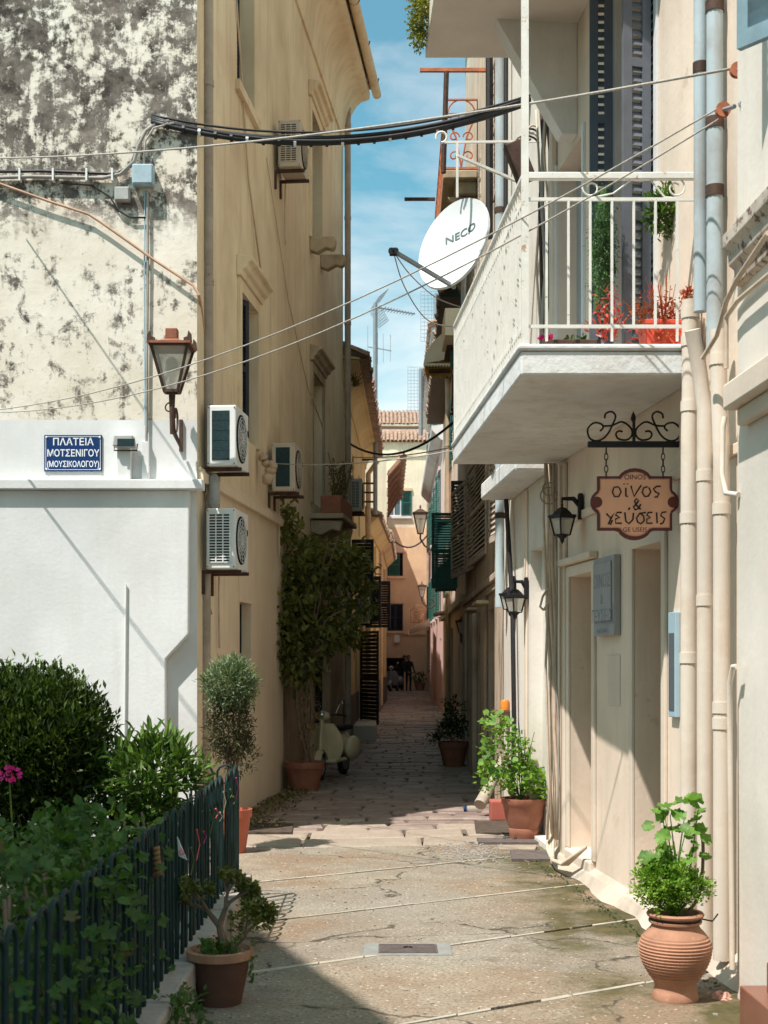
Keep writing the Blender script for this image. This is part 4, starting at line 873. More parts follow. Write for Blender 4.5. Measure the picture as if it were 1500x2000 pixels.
# ---- air conditioners: local x = out from the wall, y = along the wall, z up; near end at y=0
def ac_unit(label, loc, nrm, end='coil', col='ac_white', h=.54, dp=.265, ln=.56, group='outdoor air conditioner units on the house walls', flip=1):
    a = thing('air_conditioner', label, 'air conditioner', loc, group); orient(a, nrm)
    b = lambda mb, lo, hi: mb.box((lo[0], lo[1] * flip if flip > 0 else -hi[1], lo[2]), (hi[0], hi[1] * flip if flip > 0 else -lo[1], hi[2]))
    k = lambda: dict(world=False)
    mb = MB(); b(mb, (.06, 0, 0), (.06 + dp, ln, h)); c = mb.build('casing', col, a, bev=.012, world=False)
    mb = MB()
    if end == 'coil':
        b(mb, (.06 + dp * .18, -.004, .05), (.06 + dp * .78, .0, h - .05)); mb.build('end_coil', 'coil', a, world=False)
        mb = MB(); 
        for q in range(5): b(mb, (.06 + dp * .18, -.0055, .05 + (h - .1) * q / 5), (.06 + dp * .78, -.004, .056 + (h - .1) * q / 5))
        mb.build('coil_fins', 'coil', a, world=False)
    else:
        b(mb, (.06 + dp * .10, -.003, .06), (.06 + dp * .82, .0, h - .05)); mb.build('end_coil', 'coil', a, world=False)
        mb = MB(); n = 17 if end == 'grid' else 7
        for q in range(n + 1): z = .06 + (h - .11) * q / n; b(mb, (.06 + dp * .10, -.012, z - .004), (.06 + dp * .82, -.003, z + .005))
        for q in range(4): x = .06 + dp * (.10 + .72 * q / 3); b(mb, (x - .005, -.013, .06), (x + .005, -.004, h - .05))
        mb.build('end_grille', col, a, world=False)
    mb = MB(); cy = ln * .42 * flip; ox = .06 + dp
    mb.lathe([(.002, .002), (.20, .002), (.205, .012), (.214, .012), (.22, 0)], V(ox, cy, h * .5), 28, (V(0, 1, 0), V(0, 0, 1), V(1, 0, 0)))
    mb.build('fan_opening', 'dark', a, world=False)
    mb = MB()
    for r in (.05, .09, .13, .17, .20): mb.tube(arc(V(ox + .014, cy, h * .5), V(0, 1, 0), V(0, 0, 1), r, 0, 360, 20), .0028, 4, cap=False)
    for q in range(12): t = math.radians(q * 30); mb.bar(V(ox + .016, cy, h * .5), V(ox + .016, cy + 0.205 * math.cos(t), h * .5 + .205 * math.sin(t)), .004)
    mb.build('fan_grille', col, a, world=False)
    mb = MB(); b(mb, (ox, ln - .14, h * .62), (ox + .006, ln - .04, h * .72)); mb.build('handle', 'dark', a, world=False)
    hs = MB(); hs.tube(smooth_poly([V(.05, (ln - .05) * flip, .12), V(.035, (ln + .08) * flip, .05), V(.03, (ln + .07) * flip, -.22), V(.03, (ln + .10) * flip, -.7)]), .010, 5); hs.build('hose', 'cable_cream', a, smooth=True, world=False)
    for yy in (.08, ln - .14):
        mb = MB(); b(mb, (0, yy, -.035), (.06 + dp + .03, yy + .035, -.004)); b(mb, (0, yy, -.22), (.025, yy + .035, -.035)); mb.build('bracket', 'iron_brown', a, world=False)
    for p in ((.075, .02), (.075, h - .02), (.045 + dp, .02), (.045 + dp, h - .02)): 
        mb = MB(); mb.sphere(V(p[0], -.004 * flip, p[1]), .006, 5); mb.build('screw', 'iron_brown', a, world=False)
    return a
def onW(W, Y, z, d=0): s = (Y - W.p0.y) / W.t.y; return W.P(s, z, d)
n2 = W2.n
ac_unit('white air conditioner with dark end coil beside the tall shuttered window', onW(W2, 11.86, 3.31, .0), n2)
ac_unit('white air conditioner with dark end coil, above the climbing tree and next to the planter', onW(W2, 15.0, 3.48), n2, col='ac_beige')
ac_unit('white air conditioner with square end grille, lowest on the corner house beneath the ledge', onW(W2, 11.84, 2.39), n2, 'grid')
ac_unit('beige air conditioner high on the ochre wall under the black cable bundle', onW(W2, 15.4, 7.28), n2, 'grid', 'ac_beige')
ac_unit('grey air conditioner with end grille, on the yellow house beside the antenna mast', onW(W3, 21.95, 4.02), W3.n, 'grid', 'ac_beige')
ac_unit('dark shaded air conditioner behind the climbing tree leaves on the yellow house', onW(W3, 25, 2.25), W3.n, 'grid', 'ac_beige')
ag = ac_unit('grimy beige air conditioner under the scalloped awning on the right', onW(WD, 17.9, 4.98), WD.n, 'coil', 'ac_beige', flip=-1)
# ---- drain pipes / conduits
def pipe(name, label, cat, pts, r, m, rings=(), group=None, n=12, ringm=None):
    p0 = Vector(pts[0]); t = thing(name, label, cat, min(pts, key=lambda q: Vector(q).z), group)
    mb = MB(); mb.tube(pts, r, n); mb.build('pipe', m, t, smooth='auto')
    for z in rings:
        x = [Vector(p) for p in pts]; c = None
        for a, b in zip(x, x[1:]):
            if min(a.z, b.z) <= z <= max(a.z, b.z) and abs(a.z - b.z) > 1e-6: c = a.lerp(b, (z - a.z) / (b.z - a.z)); break
        if c: mb = MB(); mb.lathe([(r, -.028), (r * 1.13, -.028), (r * 1.13, .028), (r, .028)], c, 14); mb.build('collar', ringm or m, t, smooth='auto')
    return t
def vp(u, Y, z): return V((u - 750) / F * Y, Y, z)
pipe('drainpipe', 'grey drainpipe running full height down the corner of the ochre wall', 'drainpipe', [vp(407, 12.05, 10.5), vp(407, 12.05, 3.4), vp(405, 12.05, 3.2), vp(402, 12.0, 2.2), vp(402, 12, .05)], .045, 'grey_pipe', (8.6, 6.8, 5.0, 3.45, 1.2))
pipe('drainpipe', 'long drainpipe at the far end of the corner house against the sky', 'drainpipe', [onW(W2, 21.3, 10.9, .5), onW(W2, 21.45, 10.75, .12), onW(W2, 21.5, 10.5, .09), onW(W2, 21.5, .1, .09)], .05, 'grey_pipe', (10.2, 8.7, 7, 5.5, 4), )
pipe('drainpipe', 'broad cream plastic drainpipe, leftmost of the three by the ribbed jar', 'drainpipe', [vp(1348, 7.15, 3.52), vp(1348, 7.15, 3.05), vp(1346, 7.15, 2.8), vp(1344, 7.15, .12)], .045, 'pvc', (3.45, 3.3, 2.95, 2.35, 1.6), n=16)
pipe('drainpipe', 'cream plastic drainpipe in the middle of the three by the ribbed jar', 'drainpipe', [vp(1352, 6.9, 3.3), vp(1366, 6.95, 3.1), vp(1376, 6.95, 2.9), vp(1376, 6.95, .12)], .040, 'pvc', (2.55, 1.9), n=16)
pipe('drainpipe', 'cream plastic drainpipe ending above the ground behind the ribbed jar, right of the three', 'drainpipe', [vp(1402, 6.7, 3.25), vp(1404, 6.7, 3.0), vp(1409, 6.7, 2.6), vp(1409, 6.7, .08)], .042, 'pvc', (2.35, 1.35, 1.27, 3.1), n=16)
pipe('drainpipe', 'narrow pale blue zinc drainpipe beside the balcony rail end', 'drainpipe', [vp(1368, 7.0, 7.5), vp(1368, 7.0, 3.42)], .036, 'zinc', (4.7, 5.6), ringm='iron_brown')
pipe('drainpipe', 'thick bluish zinc drainpipe with a rust patch under the pulleys', 'drainpipe', [vp(1396, 6.85, 7.5), vp(1396, 6.85, 3.2)], .043, 'zinc', (4.95, 4.0, 4.35), ringm='iron_brown')
pipe('conduit', 'thin cream conduit bending into the near wall beside the drainpipes', 'conduit', [vp(1416, 6.35, 2.75), vp(1412, 6.35, 2.7), vp(1410, 6.35, 2.48), vp(1418, 6.3, 2.38), vp(1442, 6.2, 2.36)], .013, 'pvc')
pipe('conduit', 'thin cream conduit hooked at head height down the near wall', 'conduit', [vp(1440, 6.1, 1.56), vp(1432, 6.15, 1.56), vp(1425, 6.2, 1.48), vp(1426, 6.2, 1.1), vp(1430, 6.2, .15)], .013, 'pvc')
pipe('conduit', 'cream conduits slanting under the moulded sill of the near house', 'conduit', [px(1372, 700, 6.6), px(1400, 655, 6.5), px(1418, 590, 6.3), px(1440, 545, 6.1), px(1500, 455, 5.6)], .012, 'cable_cream')
pipe('conduit', 'lower slanting cream conduit under the moulded sill of the near house', 'conduit', [px(1418, 720, 6.3), px(1418, 620, 6.28), px(1440, 588, 6.1), px(1510, 530, 5.6)], .012, 'cable_cream')
pipe('drainpipe', 'pale blue pipe with a black cable beside it on the worn house', 'drainpipe', [onW(WC, 13.1, 10, .08), onW(WC, 13.1, 2.1, .08)], .045, 'zinc', (8, 6, 3), ringm='iron_brown')
pipe('cable', 'thick black cable down the corner of the worn house', 'cable', [onW(WC, 12.8, 9.5, .06), onW(WC, 12.8, 4.4, .07), onW(WC, 12.75, 3.1, .07), onW(WC, 12.5, 2.1, .05), onW(WC, 12.4, 1.0, .05), onW(WC, 12.5, .3, .05)], .022, 'cable_black')
pipe('drainpipe', 'yellow ochre drainpipe on the shuttered house past the worn house', 'drainpipe', [onW(WF, 27.5, 8.3, .3), onW(WF, 27.5, 7.9, .07), onW(WF, 27.5, .2, .07)], .055, 'tan_pipe', (6, 4))
pipe('drainpipe', 'tan downpipe between the yellow house and the porch house', 'drainpipe', [onW(W3, 31.8, 6.3, .3), onW(W3, 31.8, 6.0, .08), onW(W3, 31.8, .2, .08)], .06, 'tan_pipe', (5, 3))
pipe('drainpipe', 'thin brown downpipe on the yellow house beyond the dark doorway', 'drainpipe', [onW(W4, 39.2, 4.7, .07), onW(W4, 39.2, .2, .07)], .05, 'tan_pipe')
pipe('drainpipe', 'grey downpipe at the corner of the pink house by the end wall', 'drainpipe', [vp(836, 58, 10), vp(836, 58, .1)], .06, 'grey_pipe')
pipe('cable', 'dark rod fixed upright on the white base of the corner house', 'rod', [W1.pt(246, 1142, .12), W1.pt(243, 1460, .12)], .009, 'ac_white')
# cable bundle with trunking on balcony house corner
tb = thing('cable_bundle', 'bundle of painted cables running down the corner under the balcony', 'cables', onW(WB, 10.3, 0, .03))
for k, (uo, mm, r) in enumerate(((0, 'cable_cream', .016), (6, 'cable_cream', .012), (11, 'cable_cream', .014), (-5, 'cable_cream', .010), (15, 'cable_grey', .008))):
    pts = []
    for v in (905, 960, 1010, 1100, 1200, 1300, 1420, 1540, 1640):
        pts.append(px(1068 + uo + 3 * math.sin(v * .02 + k) + (v - 905) * .012, v, 10.35 - k * .02) + V(-.0, 0, 0))
    mb = MB(); mb.tube(pts, r, 6); mb.build('cable', mm, tb, smooth=True)
for k, (c, r) in enumerate((((1072, 955), .05), ((1072, 968), .065))):
    mb = MB(); mb.tube(arc(px(c[0], c[1], 10.28), X_, Z_, r, 0, 340, 18), .006, 5); mb.build('cable_loop', 'cable_grey', tb, smooth=True)
mb = MB(); mb.tube([px(1062, 1192, 10.2), px(1055, 1185, 10.2), px(1060, 1165, 10.2), px(1070, 1150, 10.25)], .010, 6); mb.tube([px(1062, 1192, 10.2), px(1072, 1175, 10.2), px(1072, 1150, 10.25)], .010, 6); mb.build('cable_loop', 'cable_cream', tb)
tb2 = thing('cable_bundle', 'tangle of dark and cream cables behind the balcony railing post', 'cables', onW(WC, 10.9, 3.3, .05))
for k in range(7):
    pts = [px(1052 + k * 5 + 5 * math.sin(v * .021 + k * 1.7), v, 10.75 - .02 * k) for v in (215, 300, 400, 520, 640, 690)]
    mb = MB(); mb.tube(pts, .010 + .004 * (k % 3), 6); mb.build('cable', ('cable_cream', 'iron_brown', 'cable_grey', 'cable_cream', 'cable_black', 'cable_cream', 'cable_grey')[k], tb2, smooth=True)
mb = MB(); mb.box((-.10, -.05, -.22), (.06, .05, .12), V(.93, 0, .36), Y_, V(-.36, 0, .93), px(1015, 305, 11)); mb.build('meter_box', 'iron_brown', tb2, bev=.01)
for k in range(4): mb = MB(); a = px(1040 - k * 6, 255 + k * 12, 11.0); mb.tube(spiral(a, X_, Z_, .05 + .03 * k, .02, 20, 300, 12), .009, 5); mb.build('cable_loop', 'cable_black' if k % 2 else 'cable_cream', tb2, smooth=True)
tb3 = thing('conduit_run', 'loose cables and patched conduit low at the foot of the balcony house wall', 'cables', onW(WB, 10.3, 0, .1))
for k in range(3): mb = MB(); mb.tube([onW(WB, 10.45, .35, .05 + .02 * k), onW(WB, 10.3, .12, .10 + .02 * k), onW(WB, 10.0, .08, .17), onW(WB, 9.7, .10, .13 + .02 * k), onW(WB, 9.5, .25, .05)], .015, 7); mb.build('cable', 'cable_cream', tb3, smooth=True)
cb4 = thing('cable_bundle', 'grey cables hanging past the air conditioners on the corner house', 'cables', onW(W2, 12.2, 2, .05))
for k in range(4):
    mb = MB(); mb.tube([px(404 + k * 5, 925, 12.0), px(402 + 7 * math.sin(k * 2), 1000, 12.0), px(400 + k * 4, 1090, 12.0), px(398 + 5 * math.sin(k), 1150, 12), px(392 + k * 7, 1200, 12.05)], .011, 6); mb.build('cable', 'cable_grey' if k % 2 else 'tan_pipe', cb4, smooth=True)
mb = MB(); mb.lathe([(.02, .16), (.05, .12), (.055, -.1), (.02, -.16)], px(418, 960, 12.0), 12); mb.build('tape_wrap', 'box_grey', cb4, smooth=True)
mb = MB(); 
for k in range(6): mb.sphere(px(R.uniform(500, 540), R.uniform(890, 935), 14.4), R.uniform(.03, .07), 6, (1, 1, R.uniform(.6, 1.3)))
for v in mb.v: v += rdir() * .012
tag(origin_to(mb.build('wrapped_pipes', 'tan_pipe', smooth=True), px(520, 935, 14.4)), 'crumpled lagging bundle of pipes between two air conditioners', 'pipe wrap')
# ---- things on the cream front
fr = thing('conduit_run', 'grey conduit with black cable running along the stained front to the blue box', 'conduit', W1.pt(0, 352, .05))
mb = MB(); mb.tube([W1.pt(u, v, .05) for u, v in ((-60, 348), (60, 345), (200, 348), (235, 340), (262, 315), (270, 285), (285, 255), (310, 238))], .017, 8); mb.build('conduit', 'cable_grey', fr, smooth=True)
mb = MB(); mb.tube([W1.pt(u, v, .04) for u, v in ((-60, 336), (80, 334), (225, 340), (255, 325), (275, 270), (300, 236))], .014, 8); mb.build('cable', 'cable_black', fr, smooth=True)
mb = MB(); mb.tube([W1.pt(u, v, .05) for u, v in ((262, 318), (278, 265), (298, 240), (330, 236))], .013, 8); mb.tube([W1.pt(u, v, .06) for u, v in ((280, 330), (284, 275), (300, 250), (340, 240))], .010, 8); mb.build('conduit', 'rope', fr, smooth=True)
for u in (42, 107, 172, 222): mb = MB(); a, z = W1.at(u, 347); W1.box(mb, a - .008, a + .008, z - .05, z + .06, .01, .075); mb.build('clip', 'ac_white', fr)
mb = MB(); mb.tube([W1.pt(u, v, .03) for u, v in ((120, 358), (180, 362), (215, 385), (232, 412), (255, 425), (285, 425))], .008, 6); mb.build('cable', 'cable_black', fr, smooth=True)
jb = thing('junction_box', 'blue grey square junction box on the stained front, larger of two', 'junction box', W1.pt(282, 368))
mb = MB(); a, z = W1.at(262, 368); b, z1 = W1.at(303, 328); W1.box(mb, a, b, z, z1, .001, .11); mb.build('box', 'box_blue', jb, bev=.014)
mb = MB(); W1.box(mb, a + .01, b - .01, z + .01, z1 - .01, .11, .118); mb.build('lid', 'box_blue', jb, bev=.004)
jb = thing('junction_box', 'small grey junction box on the stained front, lower left of the blue one', 'junction box', W1.pt(240, 398))
mb = MB(); a, z = W1.at(226, 397); b, z1 = W1.at(256, 369); W1.box(mb, a, b, z, z1, .001, .07); mb.build('box', 'box_grey', jb, bev=.012); mb = MB(); W1.box(mb, a + .01, b - .01, z + .01, z1 - .01, .07, .077); mb.build('lid', 'box_grey', jb, bev=.003)
pipe('conduit', 'thin grey conduit dropping straight from the blue junction box to the white ledge', 'conduit', [W1.pt(288, 372, .03), W1.pt(289, 520, .03), W1.pt(287, 700, .03), W1.pt(286, 870, .03)], .012, 'cable_grey', (5.0, 4.4))
pipe('conduit', 'second thin conduit beside the straight one on the stained front', 'conduit', [W1.pt(283, 372, .02), W1.pt(282, 560, .02), W1.pt(283, 830, .02)], .007, 'box_blue')
pipe('copper_pipe', 'thin rusty pipe slanting across the stained front and round the corner', 'pipe', [W1.pt(-20, 352, .05), W1.pt(95, 393, .05), W1.pt(172, 418, .05), W1.pt(200, 436, .05), W1.pt(300, 507, .05), W1.pt(378, 558, .06), W1.pt(388, 575, .08), px(393, 600, 11.9), px(398, 640, 12), px(410, 680, 12.1)], .012, 'copper')
tk = tag(origin_to(W1.box(MB(), W1.at(233, 945)[0], W1.at(259, 945)[0], 3.16, 3.55, .001, .10).build('cable_trunking', 'white_paint', bev=.004), W1.pt(246, 945, .05)), 'wide white cable trunking under the grey floodlight', 'trunking')
tk = tag(origin_to(W1.box(MB(), W1.at(279, 945)[0], W1.at(293, 945)[0], 3.16, 3.50, .001, .06).build('cable_trunking', 'white_paint', bev=.004), W1.pt(286, 945, .05)), 'narrow white cable trunking between the floodlight and the lantern', 'trunking')
flt = thing('floodlight', 'small grey floodlight on white trunking beside the blue street sign', 'floodlight', W1.pt(246, 880, .1))
mb = MB(); mb.prism([(-.095, 0), (.095, 0), (.08, .10), (-.08, .10)], W1.pt(246, 876, .04), X_, Z_, -Y_ * .13); mb.build('housing', 'box_grey', flt, bev=.012)
mb = MB(); mb.box((-.075, -.005, .018), (.075, 0, .085), o=W1.pt(246, 876, .172)); mb.build('lens', 'coil', flt)
mb = MB(); o = W1.pt(246, 876, .1); mb.tube([o + V(-.10, 0, .04), o + V(-.10, -.02, -.02), o + V(.10, -.02, -.02), o + V(.10, 0, .04)], .007, 6); mb.build('yoke', 'iron_brown', flt)
# street sign
a, z0 = W1.at(87, 921); b, z1 = W1.at(200, 850); ss = thing('street_sign', 'blue enamel street name sign with white Greek lettering on the white band', 'street sign', W1.pt(143, 921))
mb = MB(); W1.box(mb, a, b, z0, z1, .004, .014); mb.build('plate', 'sign_blue', ss, bev=.002)
mb = MB(); i_ = .013
for q in ((a + i_, b - i_, z0 + i_, z0 + i_ + .004), (a + i_, b - i_, z1 - i_ - .004, z1 - i_), (a + i_, a + i_ + .004, z0 + i_ + .004, z1 - i_ - .004), (b - i_ - .004, b - i_, z0 + i_ + .004, z1 - i_ - .004)): W1.box(mb, *q, .0142, .0155)
mb.build('border', 'sign_white', ss)
for cx in (a + .02, b - .02):
    for cz in (z0 + .02, z1 - .02): mb = MB(); mb.sphere(W1.P(cx, cz, .014), .010, 6); mb.build('screw', 'sign_white', ss)
cx = (a + b) / 2; hh = z1 - z0
for s_, f_, sz, wd in (('ΠΛΑΤΕΙΑ', .80, .088, .70), ('ΜΟΤΣΕΝΙΓΟΥ', .49, .084, .90), ('(ΜΟΥΣΙΚΟΛΟΓΟΥ)', .19, .072, .90)):
    text(s_, sz, 'sign_white', ss, W1.P(cx, z0 + hh * f_, .0145), X_, Z_, .0012, width=(b - a) * wd, bold=.0012)
# ---- street lantern builder (4 sided tapered), local origin at the lantern's base centre
def lantern(t, o, wt, wb, h, fm, rm, roof=.35, finial=True, bulb=True, rot=0.0):
    o = Vector(o); c_, s_ = math.cos(rot), math.sin(rot); ax, ay = V(c_, s_, 0), V(-s_, c_, 0)
    P = lambda w, z, k: o + ax * (w / 2 * (1, 1, -1, -1)[k]) + ay * (w / 2 * (-1, 1, 1, -1)[k]) + Z_ * z
    g_ = MB(); f = MB(); th = wt * .075
    for k in range(4):
        j = (k + 1) % 4; g_.face([P(wb * .96, .01, k), P(wb * .96, .01, j), P(wt * .96, h, j), P(wt * .96, h, k)])
        f.bar(P(wb, 0, k), P(wt, h, k), th, th, ax); f.bar(P(wb, 0, k), P(wb, 0, j), th); f.bar(P(wt, h, k), P(wt, h, j), th * 1.3)
    g_.build('glass_pane', 'glass', t); f.build('frame', fm, t)
    r = MB(); prof = [(wt * 1.16, h), (wt * 1.16, h + .02), (wt * .95, h + h * .06), (wt * .62, h + h * roof * .62), (wt * .30, h + h * roof)]
    for (w0, z0), (w1, z1) in zip(prof, prof[1:]):
        for k in range(4): j = (k + 1) % 4; r.face([P(w0, z0, k), P(w0, z0, j), P(w1, z1, j), P(w1, z1, k)])
    r.face([P(prof[0][0], h, k) for k in range(4)][::-1]); r.face([P(prof[-1][0], prof[-1][1], k) for k in range(4)]); r.build('roof', rm, t)
    top = h + h * roof
    if finial: b = MB(); b.lathe([(.001, top + .07 * wt / .2), (wt * .05, top + .05 * wt / .2), (wt * .09, top + .03 * wt / .2), (wt * .04, top + .012), (wt * .14, top)], o, 10); b.build('finial', fm, t, smooth=True)
    if bulb: b = MB(); b.lathe([(.001, h * .8), (wt * .16, h * .72), (wt * .18, h * .55), (wt * .08, h * .3), (wt * .08, .03)], o, 12); b.build('bulb', 'glass', t, smooth=True)
# big one on the corner house
t = thing('wall_lantern', 'large square street lantern with copper roof bracketed off the stained cream front', 'street lamp', W1.pt(340, 860))
Yl = 11.3; o = px(336, 765, Yl)
lantern(t, o, .31, .115, .375, 'iron_brown', 'lamp_copper', roof=.18, finial=False)
mb = MB(); mb.box((-.05, -.05, .44), (.05, .05, .53), o=o); mb.build('chimney_cap', 'lamp_copper', t, bev=.006)
for k in (-1, 1):
    for j in (-1, 1): mb = MB(); mb.prism([(-.03, 0), (.04, 0), (.035, .07), (.01, .10), (0, .05), (-.03, .04)], o + V(.15 * k, .15 * j, .385), V(k, 0, 0), Z_, (0, .02, 0)); mb.build('roof_horn', 'iron_brown', t)
mb = MB(); mb.tube([o, o - V(0, 0, .12), o - V(0, 0, .36)], [.03, .024, .018], 8); mb.tube([o - V(0, 0, .12), o - V(0, -.06, .32), o + V(.02, .40, -.42)], [.022, .022, .014], 8)
mb.tube(spiral(o + V(.0, .2, -.18), Y_, Z_, .15, .04, 200, 560, 20), .010, 6); mb.tube(spiral(o + V(-.02, 0, -.14), X_, Z_, .05, .02, 60, 330, 12), .007, 5); mb.build('bracket', 'iron_brown', t, smooth='auto')
mb = MB(); mb.box((-.015, -.01, -.16), (.015, .02, .12), o=o + V(0.01, .43, -.28)); mb.build('wall_plate', 'iron_brown', t)
# small coach lamps
def coach(label, o, wallp, up_arm=True, s=1.0, group='black coach lamps on the right-hand walls'):
    t = thing('coach_lamp', label, 'wall lamp', wallp, group)
    lantern(t, Vector(o), .135 * s, .085 * s, .135 * s, 'iron_black', 'iron_black', roof=.55, bulb=False, rot=.5)
    wp = Vector(wallp); o = Vector(o); top = o + Z_ * .25 * s
    b = MB(); b.lathe([(.001, -.07 * s), (.014 * s, -.05 * s), (.018 * s, -.03 * s), (.045 * s, -.004)], o, 10); b.build('bottom_finial', 'iron_black', t, smooth=True)
    b = MB(); d = wp - top; b.tube([top, top + V(0, 0, .03 * s), V(wp.x * .6 + top.x * .4, wp.y * .6 + top.y * .4, top.z + .03 * s), V(wp.x, wp.y, top.z - .03 * s), V(wp.x, wp.y, top.z - .12 * s)], [.010, .013, .018, .022, .012], 8); b.build('arm', 'iron_black', t, smooth='auto')
    b = MB(); b.box((-.02, -.035, -.13 * s), (.012, .035, .07 * s), o=V(wp.x, wp.y, top.z)); b.build('back_plate', 'iron_black', t, bev=.008)
    return t
wp = onW(WB, 9.75, 2.6, .02); coach('black coach lamp under the balcony, left of the hanging sign', px(1098, 1045, 9.75) , wp, s=.95)
wp = onW(WC, 11.9, 2.2, .02); coach('black coach lamp nearer of two above the leafy pot', px(1006, 1196, 11.9), wp, s=.98)
wp = onW(WC, 12.6, 2.2, .02); coach('black coach lamp farther of two above the leafy pot', px(996, 1190, 12.6), wp, s=.98)
def far_lamp(label, u, vb, Y, w, h, wallu, fm='iron_brown'):
    o = px(u, vb, Y); t = thing('wall_lantern', label, 'street lamp', px(wallu, vb + 10, Y), 'street lanterns down the alley')
    lantern(t, o, w, w * .38, h, fm, fm, roof=.22, finial=True)
    wp = px(wallu, vb, Y); mb = MB(); sg = 1 if wallu > u else -1
    mb.tube([o, o - Z_ * .12, o + V(sg * .1, 0, -.28), o + V((wp.x - o.x) * .5, 0, -.38), V(wp.x, wp.y, o.z - .1)], .02, 6); mb.tube(spiral(o + V(sg * .25, 0, -.18), X_, Z_, .14, .04, 0, 360, 14), .012, 5); mb.build('bracket', fm, t, smooth='auto')
far_lamp('iron street lantern hanging before the end house beside the big green shutters', 821, 1042, 30, .30, .45, 862)
far_lamp('small dark street lantern on a swan neck bracket above the striped awning', 824, 1166, 44, .26, .36, 860)
far_lamp('small dark lantern on an iron scroll bracket at the worn house wall', 901, 1238, 22, .17, .20, 912)
# ---- hanging shop sign
Ys = 7.62; t = thing('hanging_sign', 'orange shop sign with dark Greek lettering hanging by chains from the scrolled bar', 'hanging sign', px(1240, 1055, Ys))
O = px(1240, 985, Ys); ppm = F / Ys
def so_(u, v): return ((u - 1240) / ppm, (985 - v) / ppm)
def outline(g_):
    P_ = []
    def A(cx, cy, r, a0, a1, n=8, sy=1): 
        c = so_(cx, cy)
        for k in range(n + 1): q = math.radians(a0 + (a1 - a0) * k / n); P_.append((c[0] + r / ppm * math.cos(q), c[1] + sy * r / ppm * math.sin(q)))
    q = lambda u, v: P_.append(so_(u, v))
    q(1167 + g_, 930 + g_); q(1201 + g_, 930 + g_); A(1240, 938 + g_, 33 - g_ * .6, 160, 20, sy=.72); q(1279 - g_, 930 + g_); q(1313 - g_, 930 + g_)
    q(1313 - g_, 955); A(1301, 980, 25 - g_, 60, -60); q(1313 - g_, 1005); q(1313 - g_, 1036 - g_); q(1279 - g_, 1036 - g_); A(1240, 1030 - g_, 33 - g_ * .6, -20, -160, sy=.75); q(1201 + g_, 1036 - g_); q(1167 + g_, 1036 - g_)
    q(1167 + g_, 1005); A(1179, 980, 25 - g_, 240, 120); q(1167 + g_, 955)
    return P_
mb = MB(); mb.prism(outline(0), O, X_, Z_, V(0, .028, 0)); mb.build('board_edge', 'sign_edge', t)
mb = MB(); mb.prism(outline(5), O - Y_ * .002, X_, Z_, V(0, .002, 0)); mb.build('inner_line', 'sign_pink', t)
mb = MB(); mb.prism(outline(7), O - Y_ * .004, X_, Z_, V(0, .002, 0)); mb.build('board_face', 'sign_orange', t)
for u in (1165.5, 1314.5): mb = MB(); mb.lathe([(.001, 0), (.030, 0), (.032, .003), (.032, .006)], O + X_ * ((u - 1240) / ppm) - Y_ * .008 + Z_ * .012, 18, (X_, Z_, Y_)); mb.build('round_boss', 'sign_edge', t)
strokes = {  # pixel polylines on the board
 'word': [[(1208, 951), (1199, 952), (1196, 961), (1200, 970), (1208, 970), (1213, 961), (1209, 952)], [(1222, 953), (1222, 969), (1226, 970)], [(1218, 945), (1219, 946)], [(1225, 945), (1226, 946)], [(1232, 949), (1238, 970), (1252, 948)], [(1264, 951), (1257, 953), (1254, 962), (1259, 970), (1266, 969), (1271, 961), (1267, 952)], [(1290, 950), (1282, 950), (1276, 955), (1280, 961), (1287, 964), (1283, 971), (1278, 971)]],
 'amp': [[(1251, 995), (1243, 987), (1239, 979), (1243, 974), (1247, 978), (1243, 984), (1237, 990), (1240, 996), (1247, 993), (1251, 985)]],
 'word2': [[(1184, 1003), (1192, 1012), (1199, 1003), (1193, 1013), (1188, 1024), (1192, 1025), (1196, 1016)], [(1214, 1001), (1205, 1001), (1202, 1006), (1210, 1011), (1202, 1014), (1202, 1022), (1214, 1022)], [(1220, 1001), (1222, 1018), (1228, 1023), (1236, 1015), (1237, 1002)], [(1227, 996), (1230, 992)], [(1261, 1001), (1249, 1003), (1243, 1012), (1245, 1020), (1252, 1023), (1258, 1017), (1257, 1008), (1251, 1003)], [(1274, 1001), (1266, 1001), (1263, 1006), (1270, 1011), (1263, 1014), (1263, 1022), (1274, 1022)], [(1282, 1001), (1283, 1022)], [(1301, 1000), (1293, 1001), (1290, 1007), (1298, 1013), (1295, 1021), (1289, 1024)]]}
for k, ls in strokes.items():
    for l_ in ls:
        mb = MB(); mb.tube([O + X_ * so_(*p)[0] + Z_ * so_(*p)[1] - Y_ * .0045 for p in l_], .0052, 5); mb.build('lettering', 'ink', t)
text('OINOS', .040, 'ink', t, O + Z_ * so_(0, 932.5)[1] - Y_ * .0045, X_, Z_, .001); text('GE USEIS', .036, 'sign_edge', t, O + Z_ * so_(0, 1035)[1] - Y_ * .0045, X_, Z_, .001)
sb = thing('sign_bracket', 'black iron bar with scrolls carrying the orange shop sign', 'sign bracket', px(1330, 868, Ys))
mb = MB(); mb.bar(px(1148, 868, Ys), px(1335, 868, Ys), .032, .034); mb.build('bar', 'iron_black', sb, bev=.005)
Sp = lambda u, v: px(u, v, Ys)
for pl_ in ([(1238, 862), (1238, 822)],): mb = MB(); mb.tube([Sp(*p) for p in pl_], .009, 8); mb.lathe([(.001, .055), (.012, .03), (.016, .01), (.006, -.01)], Sp(1237, 822), 8); mb.build('spear_finial', 'iron_black', sb)
